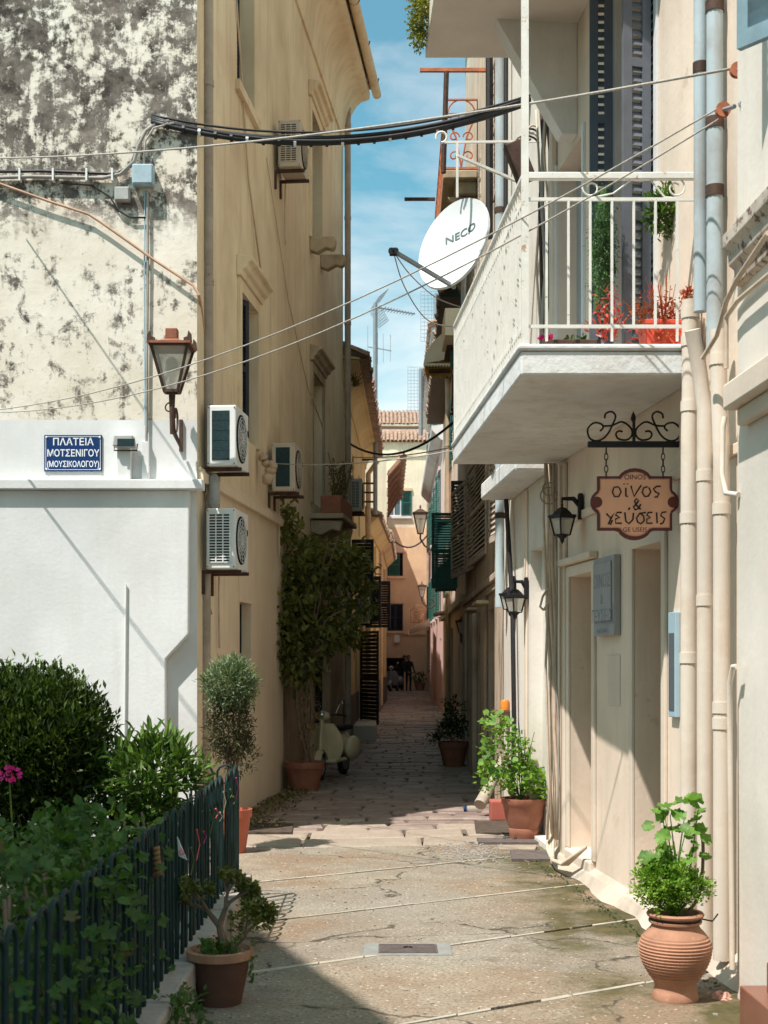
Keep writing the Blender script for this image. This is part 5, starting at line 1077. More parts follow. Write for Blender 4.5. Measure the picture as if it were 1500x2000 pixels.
for sx in (-1, 1):
    f = lambda u: 1238 + sx * (1238 - u) * -1 if sx == 1 else u
    g2 = lambda u: u if sx == -1 else 2 * 1238 - u
    for pl_ in ([(1172, 842), (1178, 835), (1174, 828), (1160, 826), (1148, 838), (1152, 856), (1168, 861), (1185, 850), (1198, 826), (1202, 812), (1194, 804), (1183, 808), (1181, 817)], [(1178, 832), (1195, 831), (1215, 824), (1232, 836), (1234, 850), (1224, 859), (1208, 857), (1203, 848), (1208, 842), (1216, 843)]):
        mb = MB(); mb.tube(smooth_poly([Sp(g2(u), v) for u, v in pl_]), .006, 6); mb.build('scroll', 'iron_black', sb, smooth='auto')
for u in (1184, 1295):
    ch_ = thing('chain', 'short chain on the %s end of the orange shop sign' % ('left' if u < 1200 else 'right'), 'chain', Sp(u, 935))
    n_ = 5
    for k in range(n_):
        c = Sp(u, 880 + k * 12.0); ax = (X_, Z_) if k % 2 else (Y_, Z_); mb = MB(); mb.tube([c + ax[0] * (.010 * math.cos(a_)) + Z_ * (.021 * math.sin(a_)) for a_ in [math.radians(q) for q in range(0, 361, 30)]], .0032, 5); mb.build('link', 'iron_brown', ch_)
# menu board
t = thing('menu_board', 'grey blue framed notice board on the cream wall between two doors', 'notice board', onW(WB, 9.2, 1.8))
s0, z1 = WB.at(1213, 1082); s1, z0 = WB.at(1173, 1243); s0, s1 = min(s0, s1), max(s0, s1)
mb = MB(); WB.box(mb, s0, s1, z0, z1, .001, .05); mb.build('frame', 'board_grey', t, bev=.008); mb = MB(); WB.box(mb, s0 + .04, s1 - .03, z0 + .1, z1 - .04, .05, .062); mb.build('panel', 'board_grey', t, bev=.004)
for k, s_ in enumerate(('ΟΙΝΟΣ', '&', 'ΓΕΥΣΕΙΣ', 'wine & food')): text(s_, (.13, .10, .13, .05)[k], 'board_ink', t, WB.P((s0 + s1) / 2, z1 - (.17, .29, .41, .5)[k], .0625), -WB.t, Z_, .0005)
# blue glazed frame right of door
s0, z1 = WB.at(1329, 1195); s1, z0 = WB.at(1318, 1400); s0, s1 = min(s0, s1), max(s0, s1)
t = thing('poster_case', 'narrow pale blue poster case on the sunlit wall right of the door', 'poster case', WB.P(s0, z0)); mb = MB(); WB.box(mb, s0, s1 + .03, z0, z1, .001, .03); mb.build('case', 'poster_blue', t, bev=.004); mb = MB(); WB.box(mb, s0 + .02, s1 + .01, z0 + .04, z1 - .12, .03, .034); mb.build('glass_pane', 'pane', t)
t = tag(origin_to(WB.box(MB(), *sorted((WB.at(1188, 1280)[0], WB.at(1212, 1280)[0])), 1.28, 1.62, .001, .006).build('cover_plate', 'cream_trim', bev=.002), WB.pt(1200, 1360)), 'cream painted cover plate low on the wall between the doors', 'cover plate')
# ---- overhead cables and ropes
t = thing('overhead_cables', 'thick black cable bundle crossing the alley between the two corner walls', 'cables', W1.pt(300, 238, .05))
A0 = W1.pt(296, 238, .05); B0 = px(1038, 199, 11.85)
for k, (sg, r) in enumerate(((.27, .024), (.255, .020), (.285, .016), (.235, .011))):
    mb = MB(); pts = sag(A0 + V(0, 0, .02 * k), B0 + V(0, -.03 * k, .03 * (k % 2)), sg, 24); mb.tube(pts, r, 8); mb.build('cable', 'cable_black', t, smooth=True)
    if k == 0:
        for q in range(1, 20):
            mb = MB(); mb.lathe([(.036, -.012), (.036, .012)], pts[q], 8, (Y_, Z_, X_)); mb.build('cable_tie', 'cable_black' if q % 3 else 'ac_white', t)
def rope(label, a, b, s, r=.008, mm='rope'):
    t = thing('rope', label, 'rope', Vector(a)); mb = MB(); mb.tube(sag(a, b, s, 20), r, 6); mb.build('strand', mm, t, smooth=True); return t
rope('single rope crossing the whole view below the black cables to the upper pulley', W1.pt(-20, 309, .25), px(1425, 135, 6.35), .10, .007)
rope('upper strand of the washing line to the round pulley', px(-30, 803, 11.5), px(1400, 213, 6.35), .28, .0045); rope('lower strand of the washing line to the round pulley', px(-30, 806, 11.5), px(1412, 228, 6.4), .36, .0045)
for (u, v, lab) in ((1440, 137, 'rusty pulley on a hook, upper of two beside the zinc pipe'), (1412, 215, 'round orange rusty pulley, lower of two on the zinc pipe')):
    t = thing('pulley', lab, 'pulley', px(u, v, 6.38)); c = px(u, v, 6.38); mb = MB(); mb.lathe([(.001, -.012), (.036, -.014), (.030, -.004), (.030, .004), (.036, .014), (.001, .012)], c, 18, (X_, Z_, Y_)); mb.build('wheel', 'iron_red', t, smooth='auto')
    mb = MB(); e = px(u + 38, v - 12, 6.2); mb.tube([c, c.lerp(e, .6)], .011, 6); mb.tube(arc(e, X_, Z_, .016, 0, 330, 10), .005, 5); mb.build('hook', 'steel', t)
mb = MB(); mb.tube(sag(px(676, 862, 24), px(885, 825, 20), .35, 14), .02, 6); tag(origin_to(mb.build('cable', 'cable_black', smooth=True), px(676, 862, 24)), 'black cable sagging across the alley in front of the tiled end house', 'cable')
mb = MB(); mb.tube(sag(px(690, 893, 23), px(890, 872, 15), .05, 8), .008, 5); mb.tube(sag(px(530, 905, 14.5), px(885, 880, 13), .06, 8), .006, 5); tag(origin_to(mb.build('washing_line', 'rope', smooth=True), px(690, 893, 23)), 'pale washing lines strung between the planter and the white balcony', 'washing line')
mb = MB(); mb.tube(sag(px(756, 1040, 44), px(835, 1045, 44), .45, 10), .03, 6); tag(origin_to(mb.build('cable', 'cable_black', smooth=True), px(756, 1040, 44)), 'dark cable looping before the end house under the iron lantern', 'cable')
mb = MB(); mb.tube([onW(W2, 13.3, 8.2, .02), onW(W2, 13.9, 6.6, .02), onW(W2, 14.6, 5.65, .04)], .010, 5); tag(origin_to(mb.build('cable', 'tan_pipe', smooth=True), onW(W2, 14.6, 5.65, .04)), 'painted cable slanting down the ochre wall to the window cornice', 'cable')
mb = MB(); mb.tube([onW(W2, 14.9, 7.2, .02), onW(W2, 16.3, 6.0, .02), onW(W2, 17.8, 5.2, .03), onW(W2, 19, 4.9, .05)], .006, 5); tag(origin_to(mb.build('cable', 'tan_pipe', smooth=True), onW(W2, 19, 4.9, .05)), 'thin cable slanting from the high air conditioner down the ochre wall', 'cable')
# ---- satellite dish
Yd = 11.3; t = thing('satellite_dish', 'large white satellite dish with grey print on the balcony house corner', 'satellite dish', px(885, 590, Yd))
c = px(884, 474, Yd); nrm = V(-.66, -.68, .32).normalized(); up = (Z_ - nrm * nrm.z).normalized(); rt = up.cross(nrm).normalized()
up2 = (up * math.cos(.22) - rt * math.sin(.22)).normalized(); rt2 = up2.cross(nrm).normalized()
rx, ry = .375, .435; rx0, ry0 = rx, ry; mb = MB(); rows = 9; n = 40; k0 = []
for r_ in range(rows + 1):
    f = r_ / rows
    for j in range(n): a = 2 * math.pi * j / n; mb.v.append(c + rt2 * (rx * f * math.cos(a)) + up2 * (ry * f * math.sin(a)) - nrm * (.085 * (1 - f * f)))
for r_ in range(rows):
    for j in range(n): a = r_ * n + j; b = r_ * n + (j + 1) % n; mb.f.append([a, b, b + n, a + n])
base = len(mb.v)
for j in range(n): a = 2 * math.pi * j / n; mb.v.append(c + rt2 * (rx * 1.02 * math.cos(a)) + up2 * (ry * 1.02 * math.sin(a)) - nrm * .02)
for j in range(n): mb.f.append([rows * n + j, rows * n + (j + 1) % n, base + (j + 1) % n, base + j])
d_ = mb.build('reflector', 'dish', t, smooth='auto')
xd = nrm.cross(-up2) * -1; xd = up2.cross(nrm).normalized(); tx = text('NECO', .098, 'lettergrey', t, c + up2 * .12 + xd * .03, xd, up2, .001, bold=.0015, sx=1.25)
for v in tx.data.vertices:
    q = v.co + t.location - c; f2 = (q.dot(rt2) / rx0) ** 2 + (q.dot(up2) / ry0) ** 2; v.co += nrm * (-.085 * (1 - f2) + .004 - q.dot(nrm) * .5)
mb = MB(); feed = px(768, 490, Yd - .5); low = c - up2 * ry * .98; mb.bar(low - nrm * .06, feed, .026, .03); mb.build('feed_arm', 'steel', t)
mb = MB(); fd = (c - feed).normalized(); mb.tube([feed - fd * .03, feed + fd * .045], [.03, .022], 12); mb.box((-.03, -.03, -.035), (.03, .03, .02), o=feed); mb.build('receiver', 'iron_black', t, bev=.004)
mb = MB(); mb.tube([c - nrm * .10, c - nrm * .19 - up * .05, px(905, 560, Yd + .3), px(905, 640, Yd + .3)], .022, 8); mb.box((-.06, -.05, -.08), (.06, .05, .08), rt2, -nrm, up2, c - nrm * .19); mb.build('mount', 'steel', t)
mb = MB(); mb.tube(smooth_poly([feed, px(790, 560, Yd - .3), px(835, 625, Yd), px(895, 640, Yd + .2)]), .005, 5); mb.tube(smooth_poly([feed, px(800, 535, Yd - .3), px(850, 580, Yd), px(900, 600, Yd + .2)]), .005, 5); mb.build('signal_cable', 'cable_grey', t, smooth=True)
# line brackets
t = thing('line_bracket', 'white painted iron line bracket with a curled end above the dish', 'bracket', px(1035, 355, 11.2))
mb = MB(); Yb = 11.2; mb.bar(px(868, 278, Yb), px(1050, 276, Yb), .018); mb.bar(px(893, 278, Yb), px(893, 385, Yb), .02); mb.bar(px(893, 304, Yb), px(1020, 358, Yb + .1), .03, .02); mb.tube(arc(px(862, 268, Yb), X_, Z_, .045, -90, 200, 12), .01, 6); mb.build('bracket', 'rail_white', t)
def irod(label, u0, u1, v, Y, mm='iron_red'):
    mb = MB(); mb.bar(px(u0, v, Y), px(u1, v, Y), .04, .045); o = mb.build('line_beam', mm, None, bev=.004); tag(origin_to(o, px(u1, v, Y)), label, 'iron beam')
irod('long rust red iron beam jutting out below the upper balcony', 820, 972, 137, 15.5); irod('short dark iron beam jutting out left of the satellite dish', 790, 850, 389, 19.5, 'iron_brown')
mb = MB(); mb.tube([px(872, 140, 15.5), px(866, 338, 15.5)], .03, 8); tag(origin_to(mb.build('iron_pole', 'iron_brown', smooth='auto'), px(866, 338, 15.5)), 'dark upright pole between the red beam and the rusty balcony', 'pole')
mb = MB(); mb.tube([onW(WD, 14.6, 10.6, .06), onW(WD, 14.6, 6.2, .06)], .04, 8); tag(origin_to(mb.build('cable', 'cable_black', smooth='auto'), onW(WD, 14.6, 6.2, .06)), 'black pipe straight down the upper wall of the worn house', 'pipe')
# ---- antenna
def antenna(label, u, vb, vt, Y, full=True):
    t = thing('tv_antenna', label, 'antenna', px(u, vb, Y), 'television antennas above the roofs'); k_ = Y / 30
    mb = MB(); mb.tube([px(u, vb, Y), px(u, vt, Y)], .05 * k_, 8); mb.build('mast', 'steel', t, smooth='auto')
    c = px(u, vt + 8, Y); b = MB(); D = V(.92, .3, -.08).normalized(); S_ = V(-.2, .6, 0).normalized() ; S_ = D.cross(Z_).normalized()
    if full:
        b.bar(c, c + D * .95 * k_, .025); 
        for q in range(11): p = c + D * (.2 + .07 * q) * k_; h_ = (.16 - .006 * q) * k_; b.bar(p - Z_ * .02 - S_ * h_, p + S_ * h_, .012); 
        b.build('director_boom', 'steel', t)
        g_ = MB()
        for sgn in (-1, 1):
            for q in range(8): z = sgn * (.04 + .045 * q) * k_; bk = -.0 + abs(q) * .028 * k_; g_.bar(c + Z_ * z - S_ * .36 * k_ + D * bk, c + Z_ * z + S_ * .36 * k_ + D * bk, .007)
            for q in range(9): s_ = (-.36 + .09 * q) * k_; g_.bar(c + S_ * s_ + Z_ * .04 * sgn, c + S_ * s_ + Z_ * sgn * .355 * k_ + D * .2 * k_, .007)
        g_.build('reflector_mesh', 'steel', t)
        b = MB(); c2 = px(u, vt + 88, Y); b.bar(c2 - V(.17, 0, -.03), c2 + V(.36, 0, -.06), .02)
        for x_, h_ in ((-.17, .5), (.05, .36), (.18, .33), (.34, .30)): b.bar(c2 + V(x_, 0, -h_), c2 + V(x_, 0, h_), .010)
        b.build('dipole_array', 'steel', t)
    else:
        g_ = MB()
        for q in range(9): g_.bar(c + V(-.45 + .11 * q, 0, -1.3), c + V(-.45 + .11 * q, 0, .2), .010)
        for q in range(14): g_.bar(c + V(-.45, 0, -1.3 + .115 * q), c + V(.43, 0, -1.3 + .115 * q), .010)
        g_.build('reflector_mesh', 'steel', t)
    return t
at = antenna('tall television mast with mesh reflector and dipoles against the sky', 733, 1005, 592, 30)
for v in (898, 944, 962, 980): mb = MB(); mb.bar(px(690, v, 30), px(736, v, 30), .03, .04); mb.build('wall_strut', 'iron_brown', at)
antenna('far smaller mesh antenna standing by the pink house roof', 822, 850, 720, 46, False)
antenna('faint mesh antenna behind the satellite dish cables', 851, 660, 574, 40, False)
# ---- awning on right
t = thing('awning', 'folded cream dome awning with golden scalloped valance over the right side', 'awning', px(880, 735, 20))
Ya = 20.0; n = 12; mb = MB(); prof = [(880, 640), (862, 652), (842, 672), (830, 695), (827, 710)]
L0 = [px(u, v, Ya) for u, v in prof]; L1 = [p + V(.12, 1.5, 0) for p in L0]
for a, b, c_, d in zip(L0, L0[1:], L1[1:], L1): mb.face([a, b, c_, d])
mb.face([L0[0], L0[1], L0[2], L0[3], L0[4], px(882, 700, Ya)]); mb.build('canopy', 'awning', t)
mb = MB(); k_ = 9
for i in range(k_):
    x0 = 828 + 52 * i / k_; x1 = 828 + 52 * (i + 1) / k_; mb.face([px(x0, 710, Ya - .01), px(x1, 709, Ya - .01), px(x1, 712, Ya - .01), px((x0 + x1) / 2, 717, Ya - .01), px(x0, 712, Ya - .01)])
mb.build('valance', 'awning', t)
mb = MB()
for i in range(6):
    x0 = 831 + 50 * i / 6; x1 = 831 + 50 * (i + 1) / 6; mb.face([px(x0, 708, Ya + .3), px(x1, 706, Ya + .3), px(x1, 732, Ya + .3), px((x0 + x1) / 2, 739, Ya + .3), px(x0, 732, Ya + .3)])
mb.build('rear_valance', 'awning_gold', t); mb = MB(); mb.tube([px(838, 725, Ya + .1), px(880, 724, Ya + .1)], .035, 8); mb.build('roller', 'iron_brown', t)
t = thing('window_box', 'brown tiled window hood over the dark green shutter beside the balcony', 'window hood', px(890, 672, 17)); mb = MB(); mb.prism([(0, 0), (.25, 0), (.2, .12), (.02, .16)], px(873, 676, 17), X_, Z_, V(0, .9, 0)); mb.build('hood', 'dark_wood', t); shutter(t, px(879, 716, 17.2), X_, Z_, .2, .26, 'green_shutter', .045)
mb = MB(); mb.box((0, 0, 0), (.30, .9, .34), o=px(869, 655, 16.5)); tag(origin_to(mb.build('wall_cabinet', 'awning', bev=.01), px(869, 655, 16.5)), 'pale cabinet box mounted high above the awning', 'cabinet')
# far striped awning + iron balcony near end
t = thing('awning', 'small pale sloping awning over a doorway near the end of the alley', 'awning', px(838, 1225, 46)); mb = MB(); a, b, c_, d = px(797, 1228, 45), px(838, 1208, 45), px(842, 1222, 49), px(800, 1240, 49); mb.face([a, b, c_, d]); mb.face([a - Z_ * .12, a, d, d - Z_ * .12]); mb.build('canopy', 'awning', t)
mb = MB(); mb.tube([px(850, 1200, 30), px(912, 1190, 28)], .05, 8); tag(origin_to(mb.build('flag_pole', 'grey_pipe', smooth='auto'), px(912, 1190, 28)), 'grey rod sticking out level from the right wall by the far lantern', 'rod')
t = thing('iron_balcony', 'little scrolled iron balcony front on the far pink house', 'balcony', px(835, 1218, 50)); iron_panel(px(802, 1216, 50), X_, .62, 0, .5, t)
# wall tiled little roof at worn/pink boundary
# ---- street boxes etc.
mb = MB(); mb.box((-.14, -.1, -.18), (.14, 0, .18), o=px(775, 1248, 65.9)); tag(origin_to(mb.build('wall_box', 'white_paint', bev=.02), px(775, 1255, 65.9)), 'small white rounded box on the end wall above the garage', 'wall box')
# door step block at yellow house
mb = MB(); mb.box((-.1, -1.4, 0), (.42, 1.5, .32), o=onW(W3, 26.8, 0, .0)); tag(origin_to(mb.build('door_step', 'cream_trim', bev=.03), onW(W3, 26.8, 0, .2)), 'pale stone doorstep jutting into the alley on the left', 'step')
shutter(yh, onW(W3, 27.6, .25, .08), (W3.n * .5 - W3.t * .9).normalized(), Z_, .8, 1.9, 'dark_shutter', .08, name='open_door')
shutter(ph_, onW(W4, 33, 2.35, .05), (W4.n * 1.0 - W4.t * .1).normalized(), Z_, .52, 1.15, 'dark_shutter', .06); shutter(yh, onW(W3, 31, 2.3, .05), (W3.n * 1.0 - W3.t * .1).normalized(), Z_, .36, 1.2, 'dark_shutter', .06)
shutter(yh, onW(W3, 24.2, 3.0, .05), (W3.n * 1.0 - W3.t * .1).normalized(), Z_, .40, .75, 'dark_shutter', .06)
# planter on the corner house balcony
t = thing('planter_box', 'brown trough planter on corbels against the far ochre wall', 'planter', onW(W2, 18.4, 3.57, .2)); W2.box(MB(), W2.at(606, 985)[0], W2.at(606, 985)[0] + 1.3, 3.575, 3.82, .14, .42).build('trough', 'terracotta_dark', t, bev=.015)
# ---- bottle, log, stone, amber cup
t = thing('plastic_bottle', 'crushed clear plastic bottle with blue cap lying on the paving', 'bottle', V(.62, 13.75, .03)); o = px(912, 1584, 13.8); mb = MB(); mb.lathe([(.001, 0), (.032, .0), (.034, .05), (.030, .09), (.034, .13), (.014, .17), (.013, .18)], V(o.x, 13.8, .035), 12, (Y_, Z_, V(1, .2, 0).normalized())); mb.build('body', 'glass', t, smooth='auto'); mb = MB(); mb.lathe([(.001, -.0), (.026, 0), (.026, .03), (.001, .03)], V(o.x - .035, 13.79, .035), 10, (Y_, Z_, X_)); mb.build('cap', 'sign_blue', t)
mb = MB(); mb.tube([px(937, 1572, 13.3), px(962, 1525, 13.6), px(985, 1480, 13.8)], [.062, .055, .05], 10); tag(origin_to(mb.build('log', 'log', smooth='auto'), px(937, 1572, 13.3)), 'short bare log leaning behind the leafy terracotta pot', 'log')
mb = MB(); mb.sphere(px(1408, 1950, 6.25), .05, 6, (1, 1, .6)); 
for v in mb.v: v += rdir() * .009
tag(origin_to(mb.build('loose_stone', 'sign_pink', smooth=False), px(1408, 1958, 6.25)), 'small orange loose stone on the ground right of the ribbed jar', 'stone')
t = thing('grave_light', 'amber cylindrical lantern on a dark box behind the leafy pot', 'lantern', px(987, 1410, 13.0)); mb = MB(); mb.lathe([(.001, .10), (.035, .10), (.044, .085), (.044, 0), (.001, 0)], px(986, 1387, 13.0), 14); mb.build('cap', 'amber', t, smooth='auto'); mb = MB(); mb.box((-.05, -.05, -.16), (.05, .05, -.003), o=px(986, 1387, 13.0)); mb.build('box', 'iron_brown', t, bev=.01)
# ---- notices on fence
mb = MB(); n = 6
for k in range(n): a = .12 * (k / n) ** 1.6; b = .12 * ((k + 1) / n) ** 1.6; mb.face([px(292 + 45 * a, 1657 + 60 * k / n, 5.50), px(312 + 45 * a, 1652 + 56 * k / n, 5.44), px(312 + 45 * b, 1652 + 56 * (k + 1) / n, 5.44), px(292 + 45 * b, 1657 + 60 * (k + 1) / n, 5.50)])
o = mb.build('card', 'paper_orange', smooth=True); so2 = o.modifiers.new('t', 'SOLIDIFY'); so2.thickness = .002; tag(origin_to(o, px(300, 1717, 5.5)), 'curled orange card tied to the green fence', 'card')
t = thing('paper_notice', 'white paper with red marks threaded between the fence bars', 'notice', px(354, 1675, 6.1)); mb = MB(); mb.face([px(346, 1632, 6.15), px(352, 1650, 6.1), px(366, 1680, 6.05), px(350, 1672, 6.1)]); p = mb.build('sheet', 'paper_white', t); p.modifiers.new('t', 'SOLIDIFY').thickness = .002; mb = MB(); mb.tube([px(352, 1655, 6.08), px(360, 1668, 6.03), px(352, 1670, 6.07), px(351, 1660, 6.07)], .003, 5); mb.build('red_mark', 'plastic_red', t)
k = 0
for q, c, mm, l, zt in ((8.42, 'long magenta', 'magenta', .13, .84), (8.1, 'short lime green', 'leaf_light', .05, .80), (7.75, 'long cream', 'awning', .12, .82), (7.4, 'short red', 'plastic_red', .05, .76), (7.15, 'long lime green', 'leaf_light', .14, .78), (6.9, 'short magenta', 'magenta', .06, .70), (6.65, 'long red', 'plastic_red', .15, .74), (8.25, 'short olive yellow', 'leaf_jade', .05, .74), (6.45, 'long olive yellow', 'leaf_jade', .13, .68), (7.58, 'short cream', 'awning', .05, .72)):
    mb = MB(); p = V(-.935, q, zt); mb.tube([p, p + V(.012, .02, -l * .5), p + V(0, -.01, -l)], .0024, 4); mb.sphere(p, .006, 4); tag(origin_to(mb.build('ribbon', mm), p), c + ' ribbon tied to the green garden fence', 'ribbon', 'ribbons tied to the green fence')
# ---- fence
fn = thing('garden_fence', 'dark green hooped iron fence round the garden bed on its low kerb', 'fence', (-.96, 8.7, .2))
FX = -.96; z0, z1 = .205, .90; mb = MB(); r_ = .0085
hoop = [V(0, -.055, .0), V(0, -.055, .64)] + [V(0, -.055 * math.cos(math.radians(a)), .645 + .055 * math.sin(math.radians(a))) for a in range(15, 166, 30)] + [V(0, .055, .64), V(0, .055, 0)]
mb.tube(hoop, r_, 6); proto = mb.build('fence_hoop', 'iron_green', fn, smooth='auto', world=False)
y = 8.62; first = True
while y > 3.0:
    o = proto if first else proto.copy()
    if not first: C.objects.link(o)
    first = False
    o.location = (FX - .045 * math.sin((8.7 - y) * .55) * 0 + R.uniform(-.003, .003) + .96, y - 8.7, R.uniform(-.004, .008)); o.rotation_euler = (R.uniform(-.02, .02), R.uniform(-.02, .02), R.uniform(-.05, .05)); y -= .14
x = FX - .075
while x > -4.2:
    o = proto.copy(); C.objects.link(o); o.location = (x + .96, 0, 0); o.rotation_euler = (0, 0, math.pi / 2); x -= .14
for z in (.27, .78):
    mb = MB(); mb.bar(V(FX - .012, 8.7, z), V(FX - .012, 3.0, z), .008, .012); mb.build('fence_rail', 'iron_green', fn); mb = MB(); mb.bar(V(FX, 8.712, z), V(-4.2, 8.712, z), .008, .012); mb.build('fence_rail', 'iron_green', fn)
for p in ((FX, 8.71), (FX - .01, 5.45), (-2.0, 8.72)): mb = MB(); mb.bar(V(p[0], p[1], .12), V(p[0], p[1], .86), .022); mb.build('fence_post', 'iron_green', fn)
# ============================================================ PLANTS
def pot_prof(r0, r1, h, rim=.03): return [(.001, 0), (r0, 0), (r1 * .985, h - rim * 1.4), (r1 * 1.06, h - rim * 1.3), (r1 * 1.08, h), (r1 * .95, h), (r1 * .92, h - .03), (.001, h - .035)]
def stems(mb, base, tops, r=.008, n=5):
    for t_ in tops:
        m = base.lerp(t_, .5) + V(R.uniform(-.03, .03), R.uniform(-.03, .03), 0); mb.tube([base, m, t_], [r, r * .8, r * .4], n, cap=False)
def big_leaf_mesh(name, m, r=.04, lobes=5, deep=.25):
    mb = MB(); n = lobes * 4; P_ = []
    for k in range(n):
        a = 2 * math.pi * k / n; q = r * (1 - deep * (.5 + .5 * math.cos(a * lobes))) * (1 if k else .25); P_.append(V(q * math.cos(a), q * math.sin(a), .12 * q + .25 * q * q / r + .10 * r * math.sin(a * lobes * 2 + 1) - .35 * r * (math.cos(a) > .5) * (q / r) ** 2))
    c = len(mb.v); mb.v.append(V(-r * .12, 0, 0)); mb.v += P_
    for k in range(n): mb.f.append([c, c + 1 + k, c + 1 + (k + 1) % n])
    return mb
def put_leaves(parent, mm, spots, r, lobes=5, deep=.25, sc_=(.7, 1.2)):
    """large leaves, each an object, sharing one mesh; spots = (point, facing normal)"""
    mb = big_leaf_mesh('leaf', mm, r, lobes, deep); base = mb.build('leaf', mm, parent, smooth=True, world=False); first = True
    off = V(0, 0, 0); q = parent
    while q: off += q.location; q = q.parent
    for p, nr in spots:
        o = base if first else base.copy()
        if not first: C.objects.link(o)
        first = False; o.location = Vector(p) - off; o.rotation_mode = 'QUATERNION'
        from mathutils import Quaternion
        o.rotation_quaternion = Vector(nr).to_track_quat('Z', 'Y') @ Quaternion((0, 0, 1), R.uniform(0, 6.28)); s = R.uniform(*sc_); o.scale = (s, s * R.uniform(.85, 1.1), s)
# round dark hedge bush
t = thing('round_bush', 'large rounded dark green bush behind the fence against the white wall', 'bush', (-2.05, 7.95, .13))
mb = foliage(MB(), (-2.12, 7.95, 1.10), (.49, .42, .46), 1150, 10, .075, .055, .020, 0, .9, .70); foliage(mb, (-1.85, 7.9, 1.15), (.22, .3, .3), 160, 10, .06, .055, .02, 0, .9, .7); foliage(mb, (-2.3, 7.9, 1.35), (.25, .3, .22), 120, 10, .06, .055, .02, 0, .9, .7); mb = foliage(mb, (-2.06, 7.95, 1.0), (.38, .33, .42), 420, 10, .08, .07, .03, 0, .3, .1); mb = foliage(mb, (-2.02, 7.9, .60), (.44, .34, .28), 420, 9, .07, .055, .022, 0, .2, .3)
mb.build('foliage', 'leaf_top', t)
for k in range(4): mb = MB(); mb.tube([V(-2.05 + .03 * k, 7.95, .1), V(-2.1 + .08 * k, 7.9 + .03 * k, .5), V(-2.2 + .14 * k, 7.95, .95)], [.018, .014, .006], 6); mb.build('stem', 'bark', t)
mb = MB()
for k in range(9):
    a = R.uniform(-.4, .35); p = V(-2.07 + a, 7.85 + R.uniform(-.1, .1), 1.07 + .47 * math.sqrt(max(0, 1 - (a / .5) ** 2))); mb.tube([p - Z_ * .1, p + Z_ * R.uniform(.02, .07)], .0025, 4); foliage(mb, p + Z_ * .05, (.01, .01, .03), 3, 4, .012, .03, .01)
mb.build('top_shoots', 'leaf_mid', t, kind='stuff')
# light broad-leaved bush
t = thing('light_bush', 'bright green long-leaved shrub between the rounded bush and the fence end', 'bush', (-1.42, 7.95, .13))
mb = foliage(MB(), (-1.42, 7.95, .86), (.36, .30, .29), 240, 6, .09, .095, .028, 1, .6, .5); mb = foliage(mb, (-1.42, 7.95, .60), (.30, .27, .30), 90, 7, .08, .08, .028, 1, .2, .1); mb.build('foliage', 'leaf_mid', t)
for k in range(5): mb = MB(); mb.tube([V(-1.42, 7.95, .1), V(-1.5 + .05 * k, 7.92, .45), V(-1.62 + .1 * k, 7.9, .85)], [.012, .010, .005], 6); mb.build('stem', 'bark', t)
# grey-green olive-like column shrub in orange pot
t = thing('potted_shrub', 'tall grey green column shrub in an orange pot at the fence end', 'potted plant', (-1.25, 10.95, 0))
MB().lathe(pot_prof(.11, .155, .36, .05), V(-1.25, 10.95, 0), 24).build('pot', 'plastic_orange', t, smooth='auto')
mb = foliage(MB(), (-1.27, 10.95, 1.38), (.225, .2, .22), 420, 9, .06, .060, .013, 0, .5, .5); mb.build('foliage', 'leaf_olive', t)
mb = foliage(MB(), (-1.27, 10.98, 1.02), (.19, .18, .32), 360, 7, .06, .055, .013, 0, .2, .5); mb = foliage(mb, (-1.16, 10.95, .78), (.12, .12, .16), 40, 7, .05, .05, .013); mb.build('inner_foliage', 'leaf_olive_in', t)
for k in range(4): mb = MB(); mb.tube([V(-1.25, 10.95, .3), V(-1.29 + .03 * k, 10.93, .8), V(-1.36 + .06 * k, 10.95, 1.3)], [.012, .010, .005], 6); mb.build('stem', 'bark', t)
# ficus
t = thing('climbing_tree', 'sprawling dark leafy tree on the ochre wall growing from a terracotta pot', 'tree', (-.95, 16.0, 0))
MB().lathe(pot_prof(.155, .225, .36, .06), V(-.95, 15.95, 0), 26).build('pot', 'terracotta_dark', t, smooth='auto')
tr = MB()
for k in range(5): tr.tube(smooth_poly([V(-.95 + .03 * k, 15.95, .3), V(-.98 + R.uniform(-.08, .12), 15.95, .9), V(-.9 + R.uniform(-.12, .12), 16, 1.5), V(-1.1 + .18 * k, 16.3, 2.1)]), [.018] * 12 + [.010] * 7, 6)
tr.build('trunk', 'bark', t, smooth='auto')
br = MB()
for k in range(16): e = V(-1.25 + R.random() * 1.0, 15.9 + R.uniform(0, 1.2), 1.6 + R.random() * 1.5); br.tube(smooth_poly([V(-.95, 16, 1.3), V(-.9, 16.05, 1.9).lerp(e, .4), e]), .008, 5)
br.build('branches', 'bark', t, kind='stuff')
mb = MB()
for c_, r_, q in (((-.93, 16.15, 2.72), (.40, .45, .42), 170), ((-.55, 16.7, 2.75), (.42, .5, .33), 160), ((-1.05, 16.0, 2.15), (.36, .35, .45), 150), ((-.62, 16.35, 2.05), (.44, .45, .46), 200), ((-1.15, 15.9, 1.75), (.24, .25, .3), 60), ((-.88, 15.95, 1.60), (.28, .3, .38), 110), ((-1.12, 15.95, 3.2), (.14, .2, .22), 26), ((-.98, 15.9, 3.35), (.16, .18, .14), 14), ((-.22, 16.9, 2.7), (.24, .35, .34), 60), ((-.2, 16.9, 2.3), (.22, .3, .2), 30), ((-.32, 16.7, 2.0), (.2, .3, .24), 36)): foliage(mb, c_, r_, int(q * .78), 6, .14, .10, .058, 1, -.35, .35)

